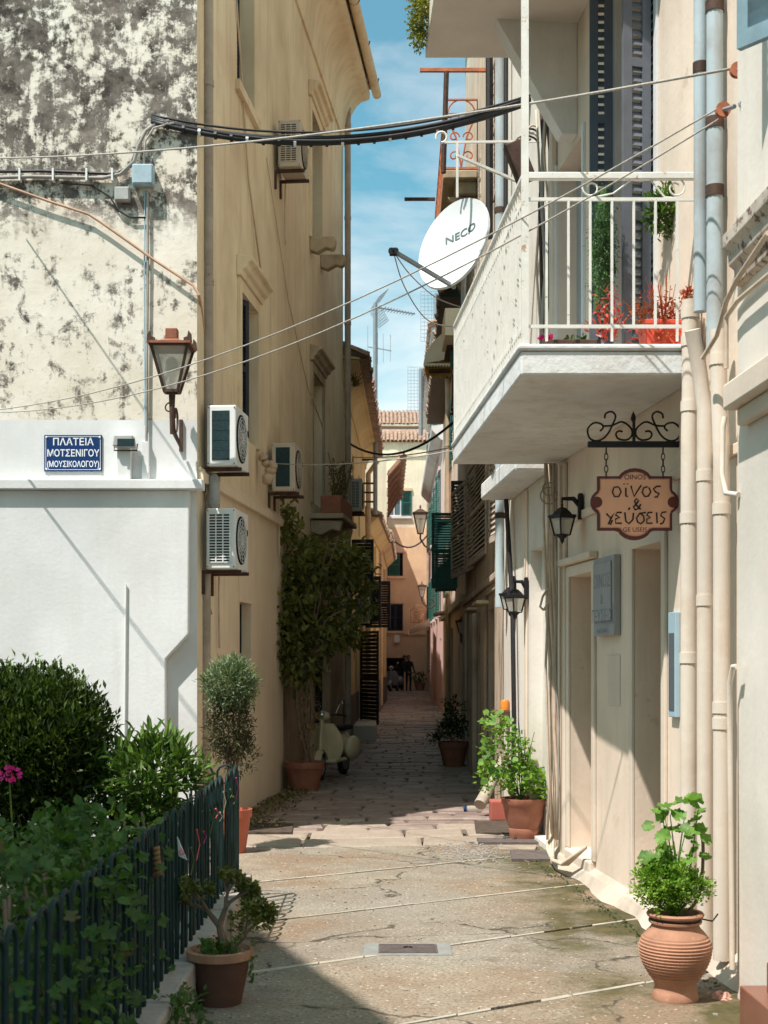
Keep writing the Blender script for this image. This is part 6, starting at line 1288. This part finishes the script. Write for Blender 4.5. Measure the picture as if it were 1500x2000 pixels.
for v in mb.v: v.x -= .12
mb.build('foliage', 'leaf_ficus', t)
mb = foliage(MB(), (-.92, 15.95, .95), (.13, .12, .55), 60, 4, .06, .05, .02, 1, -.4, .3); mb.build('lower_foliage', 'leaf_dry', t)
# shady potted plant right
t = thing('potted_plant', 'dark bushy plant in a brown pot in the shaded alley', 'potted plant', (1.05, 19.6, 0))
MB().lathe(pot_prof(.15, .215, .36, .06), V(1.03, 19.7, 0), 24).build('pot', 'terracotta_dark', t, smooth='auto')
mb = foliage(MB(), (1.03, 19.6, .55), (.30, .25, .2), 110, 6, .06, .055, .028, 1, .2, .3); mb = foliage(mb, (1.02, 19.6, .85), (.16, .16, .28), 60, 5, .05, .05, .025, 1, .3, .2); mb = foliage(mb, (.72, 19.5, .42), (.1, .1, .12), 20, 5, .04, .05, .025, 1, .2, .2); mb.build('foliage', 'leaf_dark', t)
# leafy pot right
t = thing('potted_plant', 'lush light green plant overflowing a brown terracotta pot on the drain', 'potted plant', (1.23, 11.7, 0))
MB().lathe([(.001, 0), (.115, 0), (.13, .06), (.135, .1), (.13, .11), (.165, .2), (.185, .31), (.20, .33), (.20, .37), (.175, .37), (.17, .33), (.001, .32)], V(1.23, 11.7, 0), 30).build('pot', 'terracotta_dark', t, smooth='auto')
mb = MB()
for c_, r_, q in (((1.18, 11.7, .55), (.26, .24, .17), 110), ((1.08, 11.7, .78), (.24, .2, .18), 90), ((1.36, 11.6, .48), (.14, .14, .12), 40), ((1.0, 11.75, 1.0), (.14, .12, .12), 34), ((.90, 11.7, .55), (.10, .12, .16), 26)): foliage(mb, c_, r_, q, 4, .06, .040, .034, 1, .35, .4)
mb.build('foliage', 'leaf_light', t)
sp = []
for k in range(46):
    a = R.random(); p = V(1.08 + R.uniform(-.24, .30) * (1 - .4 * a), 11.55 + R.uniform(-.12, .1), .42 + a * .72); p.x -= .14 * a; sp.append((p, rdir() * .5 + V(-.3, -.6, .7)))
put_leaves(t, 'leaf_gera', sp, .036, 5, .14)
mb = MB(); stems(mb, V(1.2, 11.7, .33), [V(1.2 + R.uniform(-.3, .22), 11.65, R.uniform(.5, 1.15)) for _ in range(14)], .006); mb.build('stems', 'leaf_mid', t, kind='stuff')
t = thing('flower_pot', 'small red plastic pot half hidden behind the lush terracotta planter', 'pot', px(978, 1578, 13.1)); MB().box((-.10, -.1, 0), (.12, .1, .2), o=V(px(978, 1580, 13)[0], 13.1, .005)).build('pot', 'muted_red', t, bev=.015)
# ribbed jar
jc = V(1.365, 6.24, 0); t = thing('ribbed_jar', 'ribbed terracotta jar holding geranium and curly herb by the drainpipes', 'planter', jc)
pr = [(.001, 0), (.106, 0), (.110, .015), (.100, .045), (.094, .062), (.098, .075)]
for k in range(53):
    z = .08 + k * .0049; q = (z - .08) / .255; r = .097 + .068 * math.sin(math.pi * min(1, q * .62 + .02)) ** .8 if q < .81 else 0
    r = .098 + .070 * math.sin(math.pi * min(.5, q * .78)) if q < .64 else .168 - .05 * ((q - .64) / .36) ** 2
    rib = .0034 * math.sin(k * 2 * math.pi / 3.0) if .12 < q < .88 else 0; pr.append((r + rib, z))
pr += [(.112, .345), (.108, .357), (.122, .362), (.124, .372), (.110, .376), (.112, .388), (.130, .392), (.134, .402), (.128, .41), (.108, .408), (.10, .38), (.001, .375)]
MB().lathe(pr, jc, 48).build('jar', 'terracotta', t, smooth='auto')
mb = MB(); mb.tube(arc(jc + Z_ * .378, X_, Y_, .118, 0, 360, 28), .004, 5); mb.tube([jc + V(.118, 0, .378), jc + V(.17, -.02, .37), jc + V(.2, 0, .40)], .004, 5); mb.build('wire', 'iron_black', t)
mb = MB(); mb.sphere(jc + Z_ * .375, .10, 6, (1, 1, .15)); mb.build('soil', 'soil', t)
mb = foliage(MB(), jc + V(-.05, 0, .55), (.16, .14, .145), 520, 11, .028, .017, .014, 0, .6, .25); mb = foliage(mb, jc + V(.09, -.02, .52), (.09, .1, .08), 70, 11, .028, .017, .014, 0, .6, .25); mb.build('herb_foliage', 'leaf_light', t)
mb = MB(); stems(mb, jc + Z_ * .38, [jc + V(R.uniform(-.15, .12), R.uniform(-.1, .1), R.uniform(.5, .64)) for _ in range(26)], .0028); stems(mb, jc + Z_ * .38, [jc + V(R.uniform(-.12, .13), R.uniform(-.05, .05), R.uniform(.7, .93)) for _ in range(11)], .0055); mb.build('stems', 'leaf_gera', t, kind='stuff')
mb = MB(); mb.tube(smooth_poly([jc + V(.04, 0, .38), jc + V(.12, .02, .5), jc + V(.14, .04, .72), jc + V(.12, .05, .80)]), .008, 6); mb.build('woody_stem', 'bark', t)
sp = []
for k in range(40): a = R.random(); sp.append((jc + V(R.uniform(-.14, .15) * (1.1 - .35 * a) - .02 + .03 * a, R.uniform(-.11, .08), .63 + a * .32), rdir() * .55 + V(-.25, -.45, .8)))
put_leaves(t, 'leaf_gera', sp, .041, 6, .13, (.55, 1.1))
# jade plant
pc = V(-.76, 6.17, 0); t = thing('potted_plant', 'gnarled jade plant in a dark brown pot with orange rim', 'potted plant', pc)
MB().lathe([(.001, 0), (.098, 0), (.132, .165), (.132, .2), (.136, .215), (.001, .215)], pc, 32).build('pot', 'pot_brown', t, smooth='auto'); MB().lathe([(.134, .212), (.153, .214), (.156, .25), (.140, .255), (.128, .235), (.001, .23)], pc, 32).build('pot_rim', 'terracotta', t, smooth='auto')
mb = MB(); tips = []
def branch(p, d, l, r, dep):
    e = p + d * l; m = p.lerp(e, .5) + rdir() * l * .1; mb.tube([p, m, e], [r, r * .9, r * .72], 6, cap=False)
    if dep == 0: tips.append((e, d)); return
    for _ in range(2 if dep > 2 else 3): dd = (d + rdir() * .75 + V(0, 0, .12)).normalized(); branch(e, dd, l * R.uniform(.62, .85), r * .68, dep - 1)
branch(pc + V(.02, 0, .22), V(-.16, .0, .98).normalized(), .14, .022, 4); branch(pc + V(.05, 0, .22), V(.6, -.1, .8).normalized(), .10, .009, 3)
mb.build('stem', 'bark', t, smooth='auto')
mb = MB()
for p, d in tips:
    for _ in range(19): mb.leaf(p + rdir() * .026, d * .8 + rdir(), rdir() + Z_, R.uniform(.020, .034), .020, 1)
mb.build('foliage', 'leaf_jade', t); mb = foliage(MB(), pc + V(0, -.02, .255), (.125, .11, .03), 60, 4, .03, .026, .024, 1, .4, .2); mb = foliage(mb, pc + V(.15, -.03, .2), (.02, .03, .09), 14, 3, .02, .022, .016, 1, -.5, .2); mb.build('ground_leaves', 'leaf_mid', t)
# vine on fence
t = thing('fence_vine', 'lobed-leaf creeper smothering the near end of the green fence', 'climbing plant', (-1.05, 4.6, .13))
mb = MB()
for c_, r_, q in (((-1.12, 4.3, .62), (.13, .95, .30), 150), ((-1.15, 5.4, .60), (.12, .7, .30), 120), ((-1.25, 5.1, .86), (.20, .8, .14), 120), ((-1.5, 5.6, .75), (.4, .8, .2), 120), ((-.97, 4.2, .5), (.08, .9, .3), 70), ((-1.02, 4.7, .84), (.09, 1.1, .12), 110)): foliage(mb, c_, r_, q, 5, .07, .042, .032, 1, .3, .3)
mb.build('foliage', 'leaf_vine', t)
sp = []
for k in range(250):
    y_ = R.uniform(3.3, 5.9); z_ = R.uniform(.2, 1.0); sp.append((V(-.93 + R.uniform(-.12, .03) - (.22 if z_ > .85 else 0), y_, z_), rdir() * .45 + V(.25, -.75, .55)))
put_leaves(t, 'leaf_vine', sp, .034, 5, .34, (.45, 1.3))
mb = MB()
for k in range(12): y_ = R.uniform(3.5, 5.8); mb.tube(smooth_poly([V(-1.1, y_, .13), V(-1.02, y_ + R.uniform(-.2, .2), .5), V(-1.1, y_ + R.uniform(-.3, .3), .9)]), .006, 5)
mb.build('stems', 'bark', t, kind='stuff')
# low shoots in front of kerb
t = thing('low_weeds', 'low leafy weeds spilling over the kerb at the bottom left', 'weeds', (-.8, 5.4, .0)); mb = foliage(MB(), (-.84, 5.45, .12), (.10, .3, .14), 60, 5, .05, .035, .022, 1, .4, .2); mb.build('foliage', 'leaf_vine', t)
t = thing('low_plant', 'small dark succulent sprawling by the kerb behind the jade pot', 'weeds', (-.72, 7.2, 0)); mb = foliage(MB(), (-.76, 7.3, .16), (.09, .16, .12), 40, 5, .05, .032, .02, 1, .5, .2); mb.build('foliage', 'leaf_jade', t)
# pink flowers
t = thing('pink_geranium', 'bright magenta flower head on a stem at the left edge', 'flower', (-1.9, 6.9, .13)); c = px(18, 1512, 6.9); mb = MB()
for k in range(46): d = rdir(); mb.leaf(c + V(d.x * .045, d.y * .04, d.z * .022), d, rdir(), .026, .024, 1)
mb.build('petals', 'magenta', t); mb = MB(); mb.tube([c - Z_ * .02, c + V(.02, 0, -.35), c + V(0, 0, -1.0)], .005, 5); mb.build('stem', 'leaf_mid', t)
# extra bed planting (dark mass)
t = thing('bed_shrub', 'dark tangled low shrub filling the garden bed under the rounded bush', 'shrub', (-1.9, 6.8, .13)); mb = foliage(MB(), (-1.75, 6.7, .40), (.65, .7, .28), 260, 6, .09, .05, .022, 1, .3, .3); mb.build('foliage', 'leaf_dark', t)
# balcony plants
t = thing('trailing_cactus', 'long trailing dark green cactus hanging at the balcony door', 'plant', px(1180, 600, 8.1)); mb = MB()
for k in range(9):
    u = 1158 + R.uniform(-4, 40); l = R.uniform(.25, .72) if k else .75; pts = [px(1180 + (u - 1180) * q / 6, 368 + (q * l * 350 / 6 * (F / 8.1) / 350), 8.05 + .02 * k) for q in range(7)]; mb.tube(smooth_poly(pts, 3), .022, 6)
mb = foliage(mb, px(1176, 490, 7.9), (.085, .06, .42), 700, 6, .03, .018, .008, 0, -.4, .2); mb.build('stems', 'cactus', t, kind='stuff')
t = thing('red_potted_plant', 'red flowering succulent on the balcony floor below the trailing cactus', 'potted plant', px(1190, 665, 7.6)); mb = MB(); b = px(1188, 668, 7.6)
for k in range(60): d = V(R.uniform(-1, 1), R.uniform(-.6, .6), R.uniform(-.1, 1.6)).normalized(); mb.leaf(b + d * R.uniform(.0, .14), d, rdir(), .06, .016, 0)
foliage(mb, b + Z_ * .18, (.05, .05, .12), 22, 5, .03, .05, .015, 0, -.4); mb.build('foliage', 'plastic_red', t); MB().lathe(pot_prof(.035, .05, .07, .01), V(b.x, b.y, 3.3), 14).build('pot', 'terracotta', t, smooth='auto')
t = thing('potted_plant', 'dried red brown plant in a red square pot on the balcony', 'potted plant', V(*px(1293, 672, 7.55)[:2], 3.3)); b = V(*px(1293, 672, 7.55)[:2], 3.3)
mb = MB(); mb.prism([(-.095, 0), (.095, 0), (.12, .17), (-.12, .17)], b - V(0, .1, 0), X_, Z_, V(0, .2, 0)); mb.box((-.13, -.11, .165), (.13, .11, .195), o=b); mb.box((-.1, -.11, -.0), (.1, .11, .03), o=b); mb.build('pot', 'plastic_red', t, bev=.006)
mb = foliage(MB(), b + V(-.02, -.03, .24), (.17, .1, .13), 130, 5, .04, .024, .014, 1, -.1, .2); mb = foliage(mb, b + V(-.02, -.1, .1), (.14, .03, .1), 36, 5, .03, .022, .014, 1, -.2, .2)
for k in range(24): e = b + V(R.uniform(-.24, .16), R.uniform(-.08, .06), R.uniform(.3, .5)); mb.tube([b + Z_ * .18, b.lerp(e, .5) + V(.01, 0, .06), e], .002, 4)
mb.build('foliage', 'leaf_red', t)
t = thing('little_tree', 'slim little green tree in a pot at the balcony corner', 'potted plant', V(*px(1318, 650, 7.75)[:2], 3.3)); b = V(*px(1318, 650, 7.75)[:2], 3.3)
mb = MB(); top = px(1312, 440, 7.75); mb.tube([b + Z_ * .1, b.lerp(top, .5), top], .006, 6)
for k in range(9): mb.tube([top - Z_ * .06, top + V(R.uniform(-.13, .1), 0, R.uniform(-.02, .16))], .003, 4)
mb.build('stem', 'bark', t); mb = foliage(MB(), top + V(-.02, 0, .08), (.14, .08, .17), 110, 7, .035, .05, .016, 1, .5, .3); mb.build('foliage', 'leaf_mid', t); MB().lathe(pot_prof(.05, .07, .12, .02), b, 16).build('pot', 'terracotta', t, smooth='auto')
t = thing('succulent', 'small brown succulent on top of the broad plastic drainpipe', 'plant', px(1343, 588, 7.15)); mb = foliage(MB(), px(1345, 575, 7.15), (.035, .03, .025), 26, 5, .015, .022, .012, 1, .4); mb.build('foliage', 'leaf_red', t)
t = thing('balcony_trough', 'low dark trough with magenta and green plants along the balcony edge', 'planter', V(*px(1100, 670, 7.35)[:2], 3.3)); o = V(*px(1100, 670, 7.35)[:2], 3.3); mb = MB(); mb.box((-.13, -.06, 0), (.20, .06, .045), o=o); mb.build('trough', 'iron_brown', t, bev=.005)
mb = foliage(MB(), o + V(-.10, 0, .06), (.035, .03, .014), 20, 4, .01, .02, .02, 1, .5); mb.build('petals', 'magenta', t); mb = foliage(MB(), o + V(.08, 0, .055), (.09, .04, .015), 24, 4, .015, .025, .012, 1, .5); mb.build('foliage', 'leaf_vine', t)
t = thing('overhanging_plant', 'yellow green plant spilling over the edge of the upper balcony', 'plant', px(822, 40, 10.2)); mb = foliage(MB(), px(820, 30, 10.2), (.09, .28, .20), 190, 6, .045, .028, .02, 1, .1, .3); foliage(mb, px(818, 85, 10.1), (.045, .1, .06), 26, 6, .03, .022, .015, 1, -.3, .3); mb.build('foliage', 'leaf_gold', t)
t = thing('planter_plant', 'withered stalks rising from the brown trough on the ochre wall', 'plant', onW(W2, 18.9, 3.8, .28)); mb = MB()
for k in range(26): b = onW(W2, R.uniform(18.2, 19.4), 3.78, .28); e = b + V(R.uniform(-.12, .2), 0, R.uniform(.15, .75)); mb.tube([b, b.lerp(e, .5) + V(.03, 0, .04), e], .005, 4); foliage(mb, b.lerp(e, .75), (.03, .03, .12), 6, 4, .03, .04, .02, 1, -.2)
mb.build('foliage', 'leaf_dry', t)
for (u, v, Y, lab, mm) in ((893, 655, 16.8, 'orange flowers on the dark window hood right of the awning', 'amber'), (690, 745, 22.5, 'weeds sprouting on the yellow house eaves against the sky', 'leaf_dry')):
    t = thing('rooftop_weeds', lab, 'plant', px(u, v, Y)); mb = foliage(MB(), px(u, v, Y), (.09, .15, .08), 30, 4, .05, .04, .02, 1, .5)
    if mm == 'leaf_dry':
        for k in range(8): mb.tube([px(u, v + 10, Y), px(u + R.uniform(-4, 22), v - R.uniform(-10, 45), Y)], .006, 4)
    mb.build('foliage', mm, t)
t = thing('potted_plant', 'small terracotta pot plant at the foot of the end wall', 'potted plant', px(820, 1347, 65)); MB().lathe(pot_prof(.18, .28, .4), V(px(820, 1347, 65).x, 65, 0), 12).build('pot', 'terracotta', t, smooth='auto'); foliage(MB(), V(px(820, 1347, 65).x, 65, .6), (.35, .3, .3), 40, 5, .08, .12, .06, 1).build('foliage', 'leaf_dark', t)
# fallen leaves
mb = MB()
for k in range(900):
    y = 12.2 + 4.2 * R.random(); x = leftX(y) + .05 + abs(R.gauss(0, .17)) + (.0 if y > 13 else .05); mb.leaf(V(x, y, .018 + R.random() * .03), rdir() * V(1, 1, .15).length, V(R.uniform(-.4, .4), R.uniform(-.4, .4), 1), R.uniform(.03, .06), R.uniform(.02, .035), 1)
for f_ in mb.v: f_.z = max(f_.z, .012)
tag(origin_to(mb.build('fallen_leaves', 'leaf_dry', kind='stuff'), (-1.2, 13.8, 0)), 'drift of fallen leaves along the foot of the ochre wall', 'leaves')
mb = MB()
for k in range(260):
    y = R.uniform(5.8, 11); x = R.uniform(-.8, 1.5); mb.box((-.006, -.004, 0), (R.uniform(.002, .014), R.uniform(.004, .010), .006), o=V(x, y, .003), X=rdir().cross(Z_).normalized() if True else X_)
for k in range(420):
    x, y = R.gauss(.75, .2), R.gauss(11.0, .3); mb.box((-.006, -.006, 0), (R.uniform(.002, .014), R.uniform(.004, .012), .01), o=V(x, y, .003))
tag(origin_to(mb.build('gravel', 'kerb', kind='stuff'), (0, 8, 0)), 'loose grit scattered over the paving', 'gravel')
# moss along wall foot
mb = MB()
for k in range(420): s = R.uniform(.2, WB.L); mb.leaf(WB.P(s, .006, .17 + abs(R.gauss(0, .05))), rdir(), Z_, .02, .016, 0)
for f_ in mb.v: f_.z = max(f_.z, .006)
tag(origin_to(mb.build('moss', 'leaf_dark', kind='stuff'), (1.5, 8, 0)), 'dark moss tufts along the cement fillet', 'moss')
# ============================================================ SCOOTER (cream, leg shield towards the viewer)
def scooter(label, loc, rz, body, sc_=1.0, plate=None):
    t = thing('scooter', label, 'scooter', loc); t.rotation_euler = (0, 0, rz); t.scale = (sc_,) * 3; k = dict(world=False)
    # local: front = -Y
    def wheel(c):
        w_ = MB(); w_.tube([V(0, c[1] + .19 * math.cos(a), c[2] + .19 * math.sin(a)) for a in [math.radians(q) for q in range(0, 361, 20)]], .045, 8, cap=False); w = w_.build('wheel', 'rubber', t, smooth=True, world=False)
        r = MB(); r.lathe([(.001, -.03), (.13, -.025), (.15, -.04), (.15, .04), (.13, .025), (.001, .03)], V(0, c[1], c[2]), 20, (Y_, Z_, X_)); r.build('rim', 'steel', w, smooth='auto', world=False)
    wheel((0, -.60, .23)); wheel((0, .60, .23))
    b = MB()  # leg shield: curved sheet with thickness
    rows = []
    for i in range(9):
        q = i / 8; z = .30 + .56 * q; wd = .30 * (math.sin(math.pi * (.18 + .62 * q)) ** .6) * (1 - .35 * q ** 3); y0 = -.40 - .07 * q + .02; rows.append([V(wd * s / 4, y0 + .09 * (abs(s) / 4) ** 2 * 1, z) for s in range(-4, 5)])
    for a, c in zip(rows, rows[1:]):
        for s in range(8): b.face([a[s], a[s + 1], c[s + 1], c[s]]); b.face([a[s] + Y_ * .03, c[s] + Y_ * .03, c[s + 1] + Y_ * .03, a[s + 1] + Y_ * .03])
        for s in (0, 8): b.face([a[s], c[s], c[s] + Y_ * .03, a[s] + Y_ * .03])
    b.face([p for p in rows[-1]] + [p + Y_ * .03 for p in rows[-1][::-1]]); b.build('leg_shield', body, t, smooth='auto', world=False)
    b = MB(); b.box((-.20, -.42, .26), (.20, .18, .31)); b.build('floorboard', body, t, bev=.02, world=False)
    b = MB()  # front mudguard
    for i in range(8):
        a0, a1 = math.radians(10 + 20 * i), math.radians(30 + 20 * i)
        for r0, r1, x0, x1 in ((.25, .20, .02, .085), (.25, .20, -.02, -.085)): b.face([V(0, -.6 - .25 * math.cos(a0), .23 + .25 * math.sin(a0)), V(0, -.6 - .25 * math.cos(a1), .23 + .25 * math.sin(a1)), V(x1, -.6 - .19 * math.cos(a1), .23 + .21 * math.sin(a1)), V(x1, -.6 - .19 * math.cos(a0), .23 + .21 * math.sin(a0))])
    b.build('front_mudguard', body, t, smooth=True, world=False)
    b = MB(); b.tube([V(0, -.57, .40), V(0, -.47, .95)], .035, 8); b.build('steering_column', body, t, smooth='auto', world=False)
    b = MB(); b.sphere(V(0, -.46, .98), .085, 8, (1.5, 1.0, .85)); b.build('headset', body, t, smooth=True, world=False)
    b = MB(); b.lathe([(.001, .03), (.05, .025), (.062, 0), (.055, -.05)], V(0, -.53, 1.0), 18, (X_, Z_, -Y_)); b.build('headlight', 'chrome', t, smooth=True, world=False)
    for s in (-1, 1): b = MB(); b.tube([V(s * .08, -.45, .99), V(s * .22, -.43, 1.0), V(s * .36, -.38, .98)], [.02, .014, .018], 8); b.build('handlebar', 'rubber', t, smooth='auto', world=False)
    b = MB(); b.tube([V(.2, -.43, 1.0), V(.27, -.42, 1.16)], .005, 5); b.sphere(V(.28, -.42, 1.18), .05, 6, (1, .2, .8)); b.build('mirror', 'chrome', t, world=False)
    b = MB(); b.sphere(V(0, .42, .52), .2, 8, (.75, 1.9, 1.0)); b.build('rear_body', body, t, smooth=True, world=False)
    for s in (-1, 1): b = MB(); b.sphere(V(s * .19, .48, .44), .2, 8, (.55, 1.5, .95)); b.build('side_cowl', body, t, smooth=True, world=False)
    b = MB(); b.box((-.13, .02, .72), (.13, .72, .80)); b.build('seat', 'rubber', t, bev=.03, world=False)
    b = MB(); b.box((-.035, .84, .5), (.035, .87, .56)); b.build('tail_light', 'red_glass', t, bev=.006, world=False)
    b = MB(); b.box((-.05, -.505, .40), (.05, -.49, .46)) ; b.build('shield_vent', 'rubber', t, bev=.004, world=False)
    return t
scooter('old cream scooter parked in the shade behind the terracotta pot', (-.70, 17.8, 0), -.28, 'scooter_cream', .86)
scooter('dark silver scooter parked in front of the garage opening at the alley end', (px(769, 1340, 64).x, 64, 0), -.25, 'steel', 1.15)
s3 = scooter('black scooter with a white number plate parked by the green door far right', (px(855, 1350, 52).x + .05, 52.5, 0), math.pi, 'iron_black', 1.1)
mb = MB(); mb.box((-.11, .89, .42), (.11, .90, .60)); mb.build('number_plate', 'sign_white', s3, world=False)
# ============================================================ PEOPLE
def person(label, loc, rz, J, rad, edges, clothes='cloth_dark'):
    t = thing('person', label, 'person', loc); t.rotation_euler = (0, 0, rz)
    me = bpy.data.meshes.new('body'); me.from_pydata([Vector(p) for p in J], edges, []); o = bpy.data.objects.new('body', me); C.objects.link(o); o.parent = t
    me.materials.append(M[clothes]); sk = o.modifiers.new('skin', 'SKIN'); sk.use_smooth_shade = True; ss_ = o.modifiers.new('sub', 'SUBSURF'); ss_.levels = ss_.render_levels = 1
    for i, r in enumerate(rad): me.skin_vertices[0].data[i].radius = r if isinstance(r, tuple) else (r, r)
    me.skin_vertices[0].data[0].use_root = True
    return t
def human(label, loc, rz, lean=0.0, arm=.3):
    J = [(0, 0, .93), (0, .0 + lean * .3, 1.15), (0, lean * .6, 1.38), (0, lean * .8, 1.46), (0, lean, 1.52),
         (-.09, 0, .88), (-.10, -.02, .48), (-.10, .02, .09), (-.10, -.10, .05), (.09, 0, .88), (.11, .03, .48), (.11, .05, .09), (.11, -.07, .05),
         (-.18, lean * .6, 1.38), (-.25, lean * .6, 1.12), (-.20, -arm, .98), (.18, lean * .6, 1.38), (.25, lean * .6, 1.12), (.22, -arm * .7, .95), (-.19, -arm - .07, .95), (.21, -arm * .7 - .07, .91)]
    E = [(0, 1), (1, 2), (2, 3), (3, 4), (0, 5), (5, 6), (6, 7), (7, 8), (0, 9), (9, 10), (10, 11), (11, 12), (2, 13), (13, 14), (14, 15), (15, 19), (2, 16), (16, 17), (17, 18), (18, 20)]
    rad = [(.14, .10), (.13, .09), (.16, .10), .06, .05, .09, .06, .04, .035, .09, .06, .04, .035, .06, .045, .035, .06, .045, .035, .035, .035]
    t = person(label, loc, rz, J, rad, E)
    h = V(0, lean, 1.60); b = MB(); b.sphere(h, .105, 8, (.82, .95, 1.15)); hd = b.build('head', 'skin', t, smooth=True, world=False)
    b = MB(); b.sphere(h + V(0, .02, .02), .112, 8, (.86, .95, 1.12)); i_ = [v for v in b.v]
    b.build('hair', 'cloth_dark', hd, smooth=True, world=False)
    f = MB(); f.sphere(h + V(0, -.10, -.01), .016, 4, (.8, 1, 1.4)); f.build('nose', 'skin', hd, world=False)
    for s in (-1, 1):
        f = MB(); f.sphere(h + V(s * .035, -.095, .015), .010, 4); f.build('eye', 'ink', hd, world=False); f = MB(); f.sphere(h + V(s * .09, .0, 0), .022, 4, (.4, 1, 1.3)); f.build('ear', 'skin', hd, world=False)
        for q in range(5): pass
    for s, w_ in ((-1, (-.19, -arm - .07, .95)), (1, (.21, -arm * .7 - .07, .91))):
        f = MB(); w_ = V(*w_); f.tube([w_, w_ + V(0, -.05, -.02), w_ + V(0, -.09, -.03)], [.025, .036, .03], 6)
        for q in range(4): f.tube([w_ + V(-.024 + .016 * q, -.08, -.03), w_ + V(-.026 + .017 * q, -.13 - .01 * (q in (1, 2)), -.05), w_ + V(-.026 + .017 * q, -.15, -.075)], [.009, .008, .006], 5)
        f.tube([w_ + V(-s * .03, -.03, -.01), w_ + V(-s * .055, -.07, -.02), w_ + V(-s * .055, -.1, -.03)], [.01, .009, .007], 5); f.build('hand', 'skin', t, smooth=True, world=False)
    return t
p1 = human('person in black with a grey bag standing beside the far parked scooter', (px(798, 1345, 63).x, 63, 0), .4)
mb = MB(); mb.sphere(V(-.05, .16, 1.12), .17, 7, (.9, .55, 1.2)); mb.build('bag', 'cloth_grey', p1, smooth=True, world=False)
p2 = human('person in dark clothes leaning over the far scooter behind the one with the bag', (px(785, 1345, 64.5).x, 64.6, 0), 1.2, lean=-.16, arm=.4)
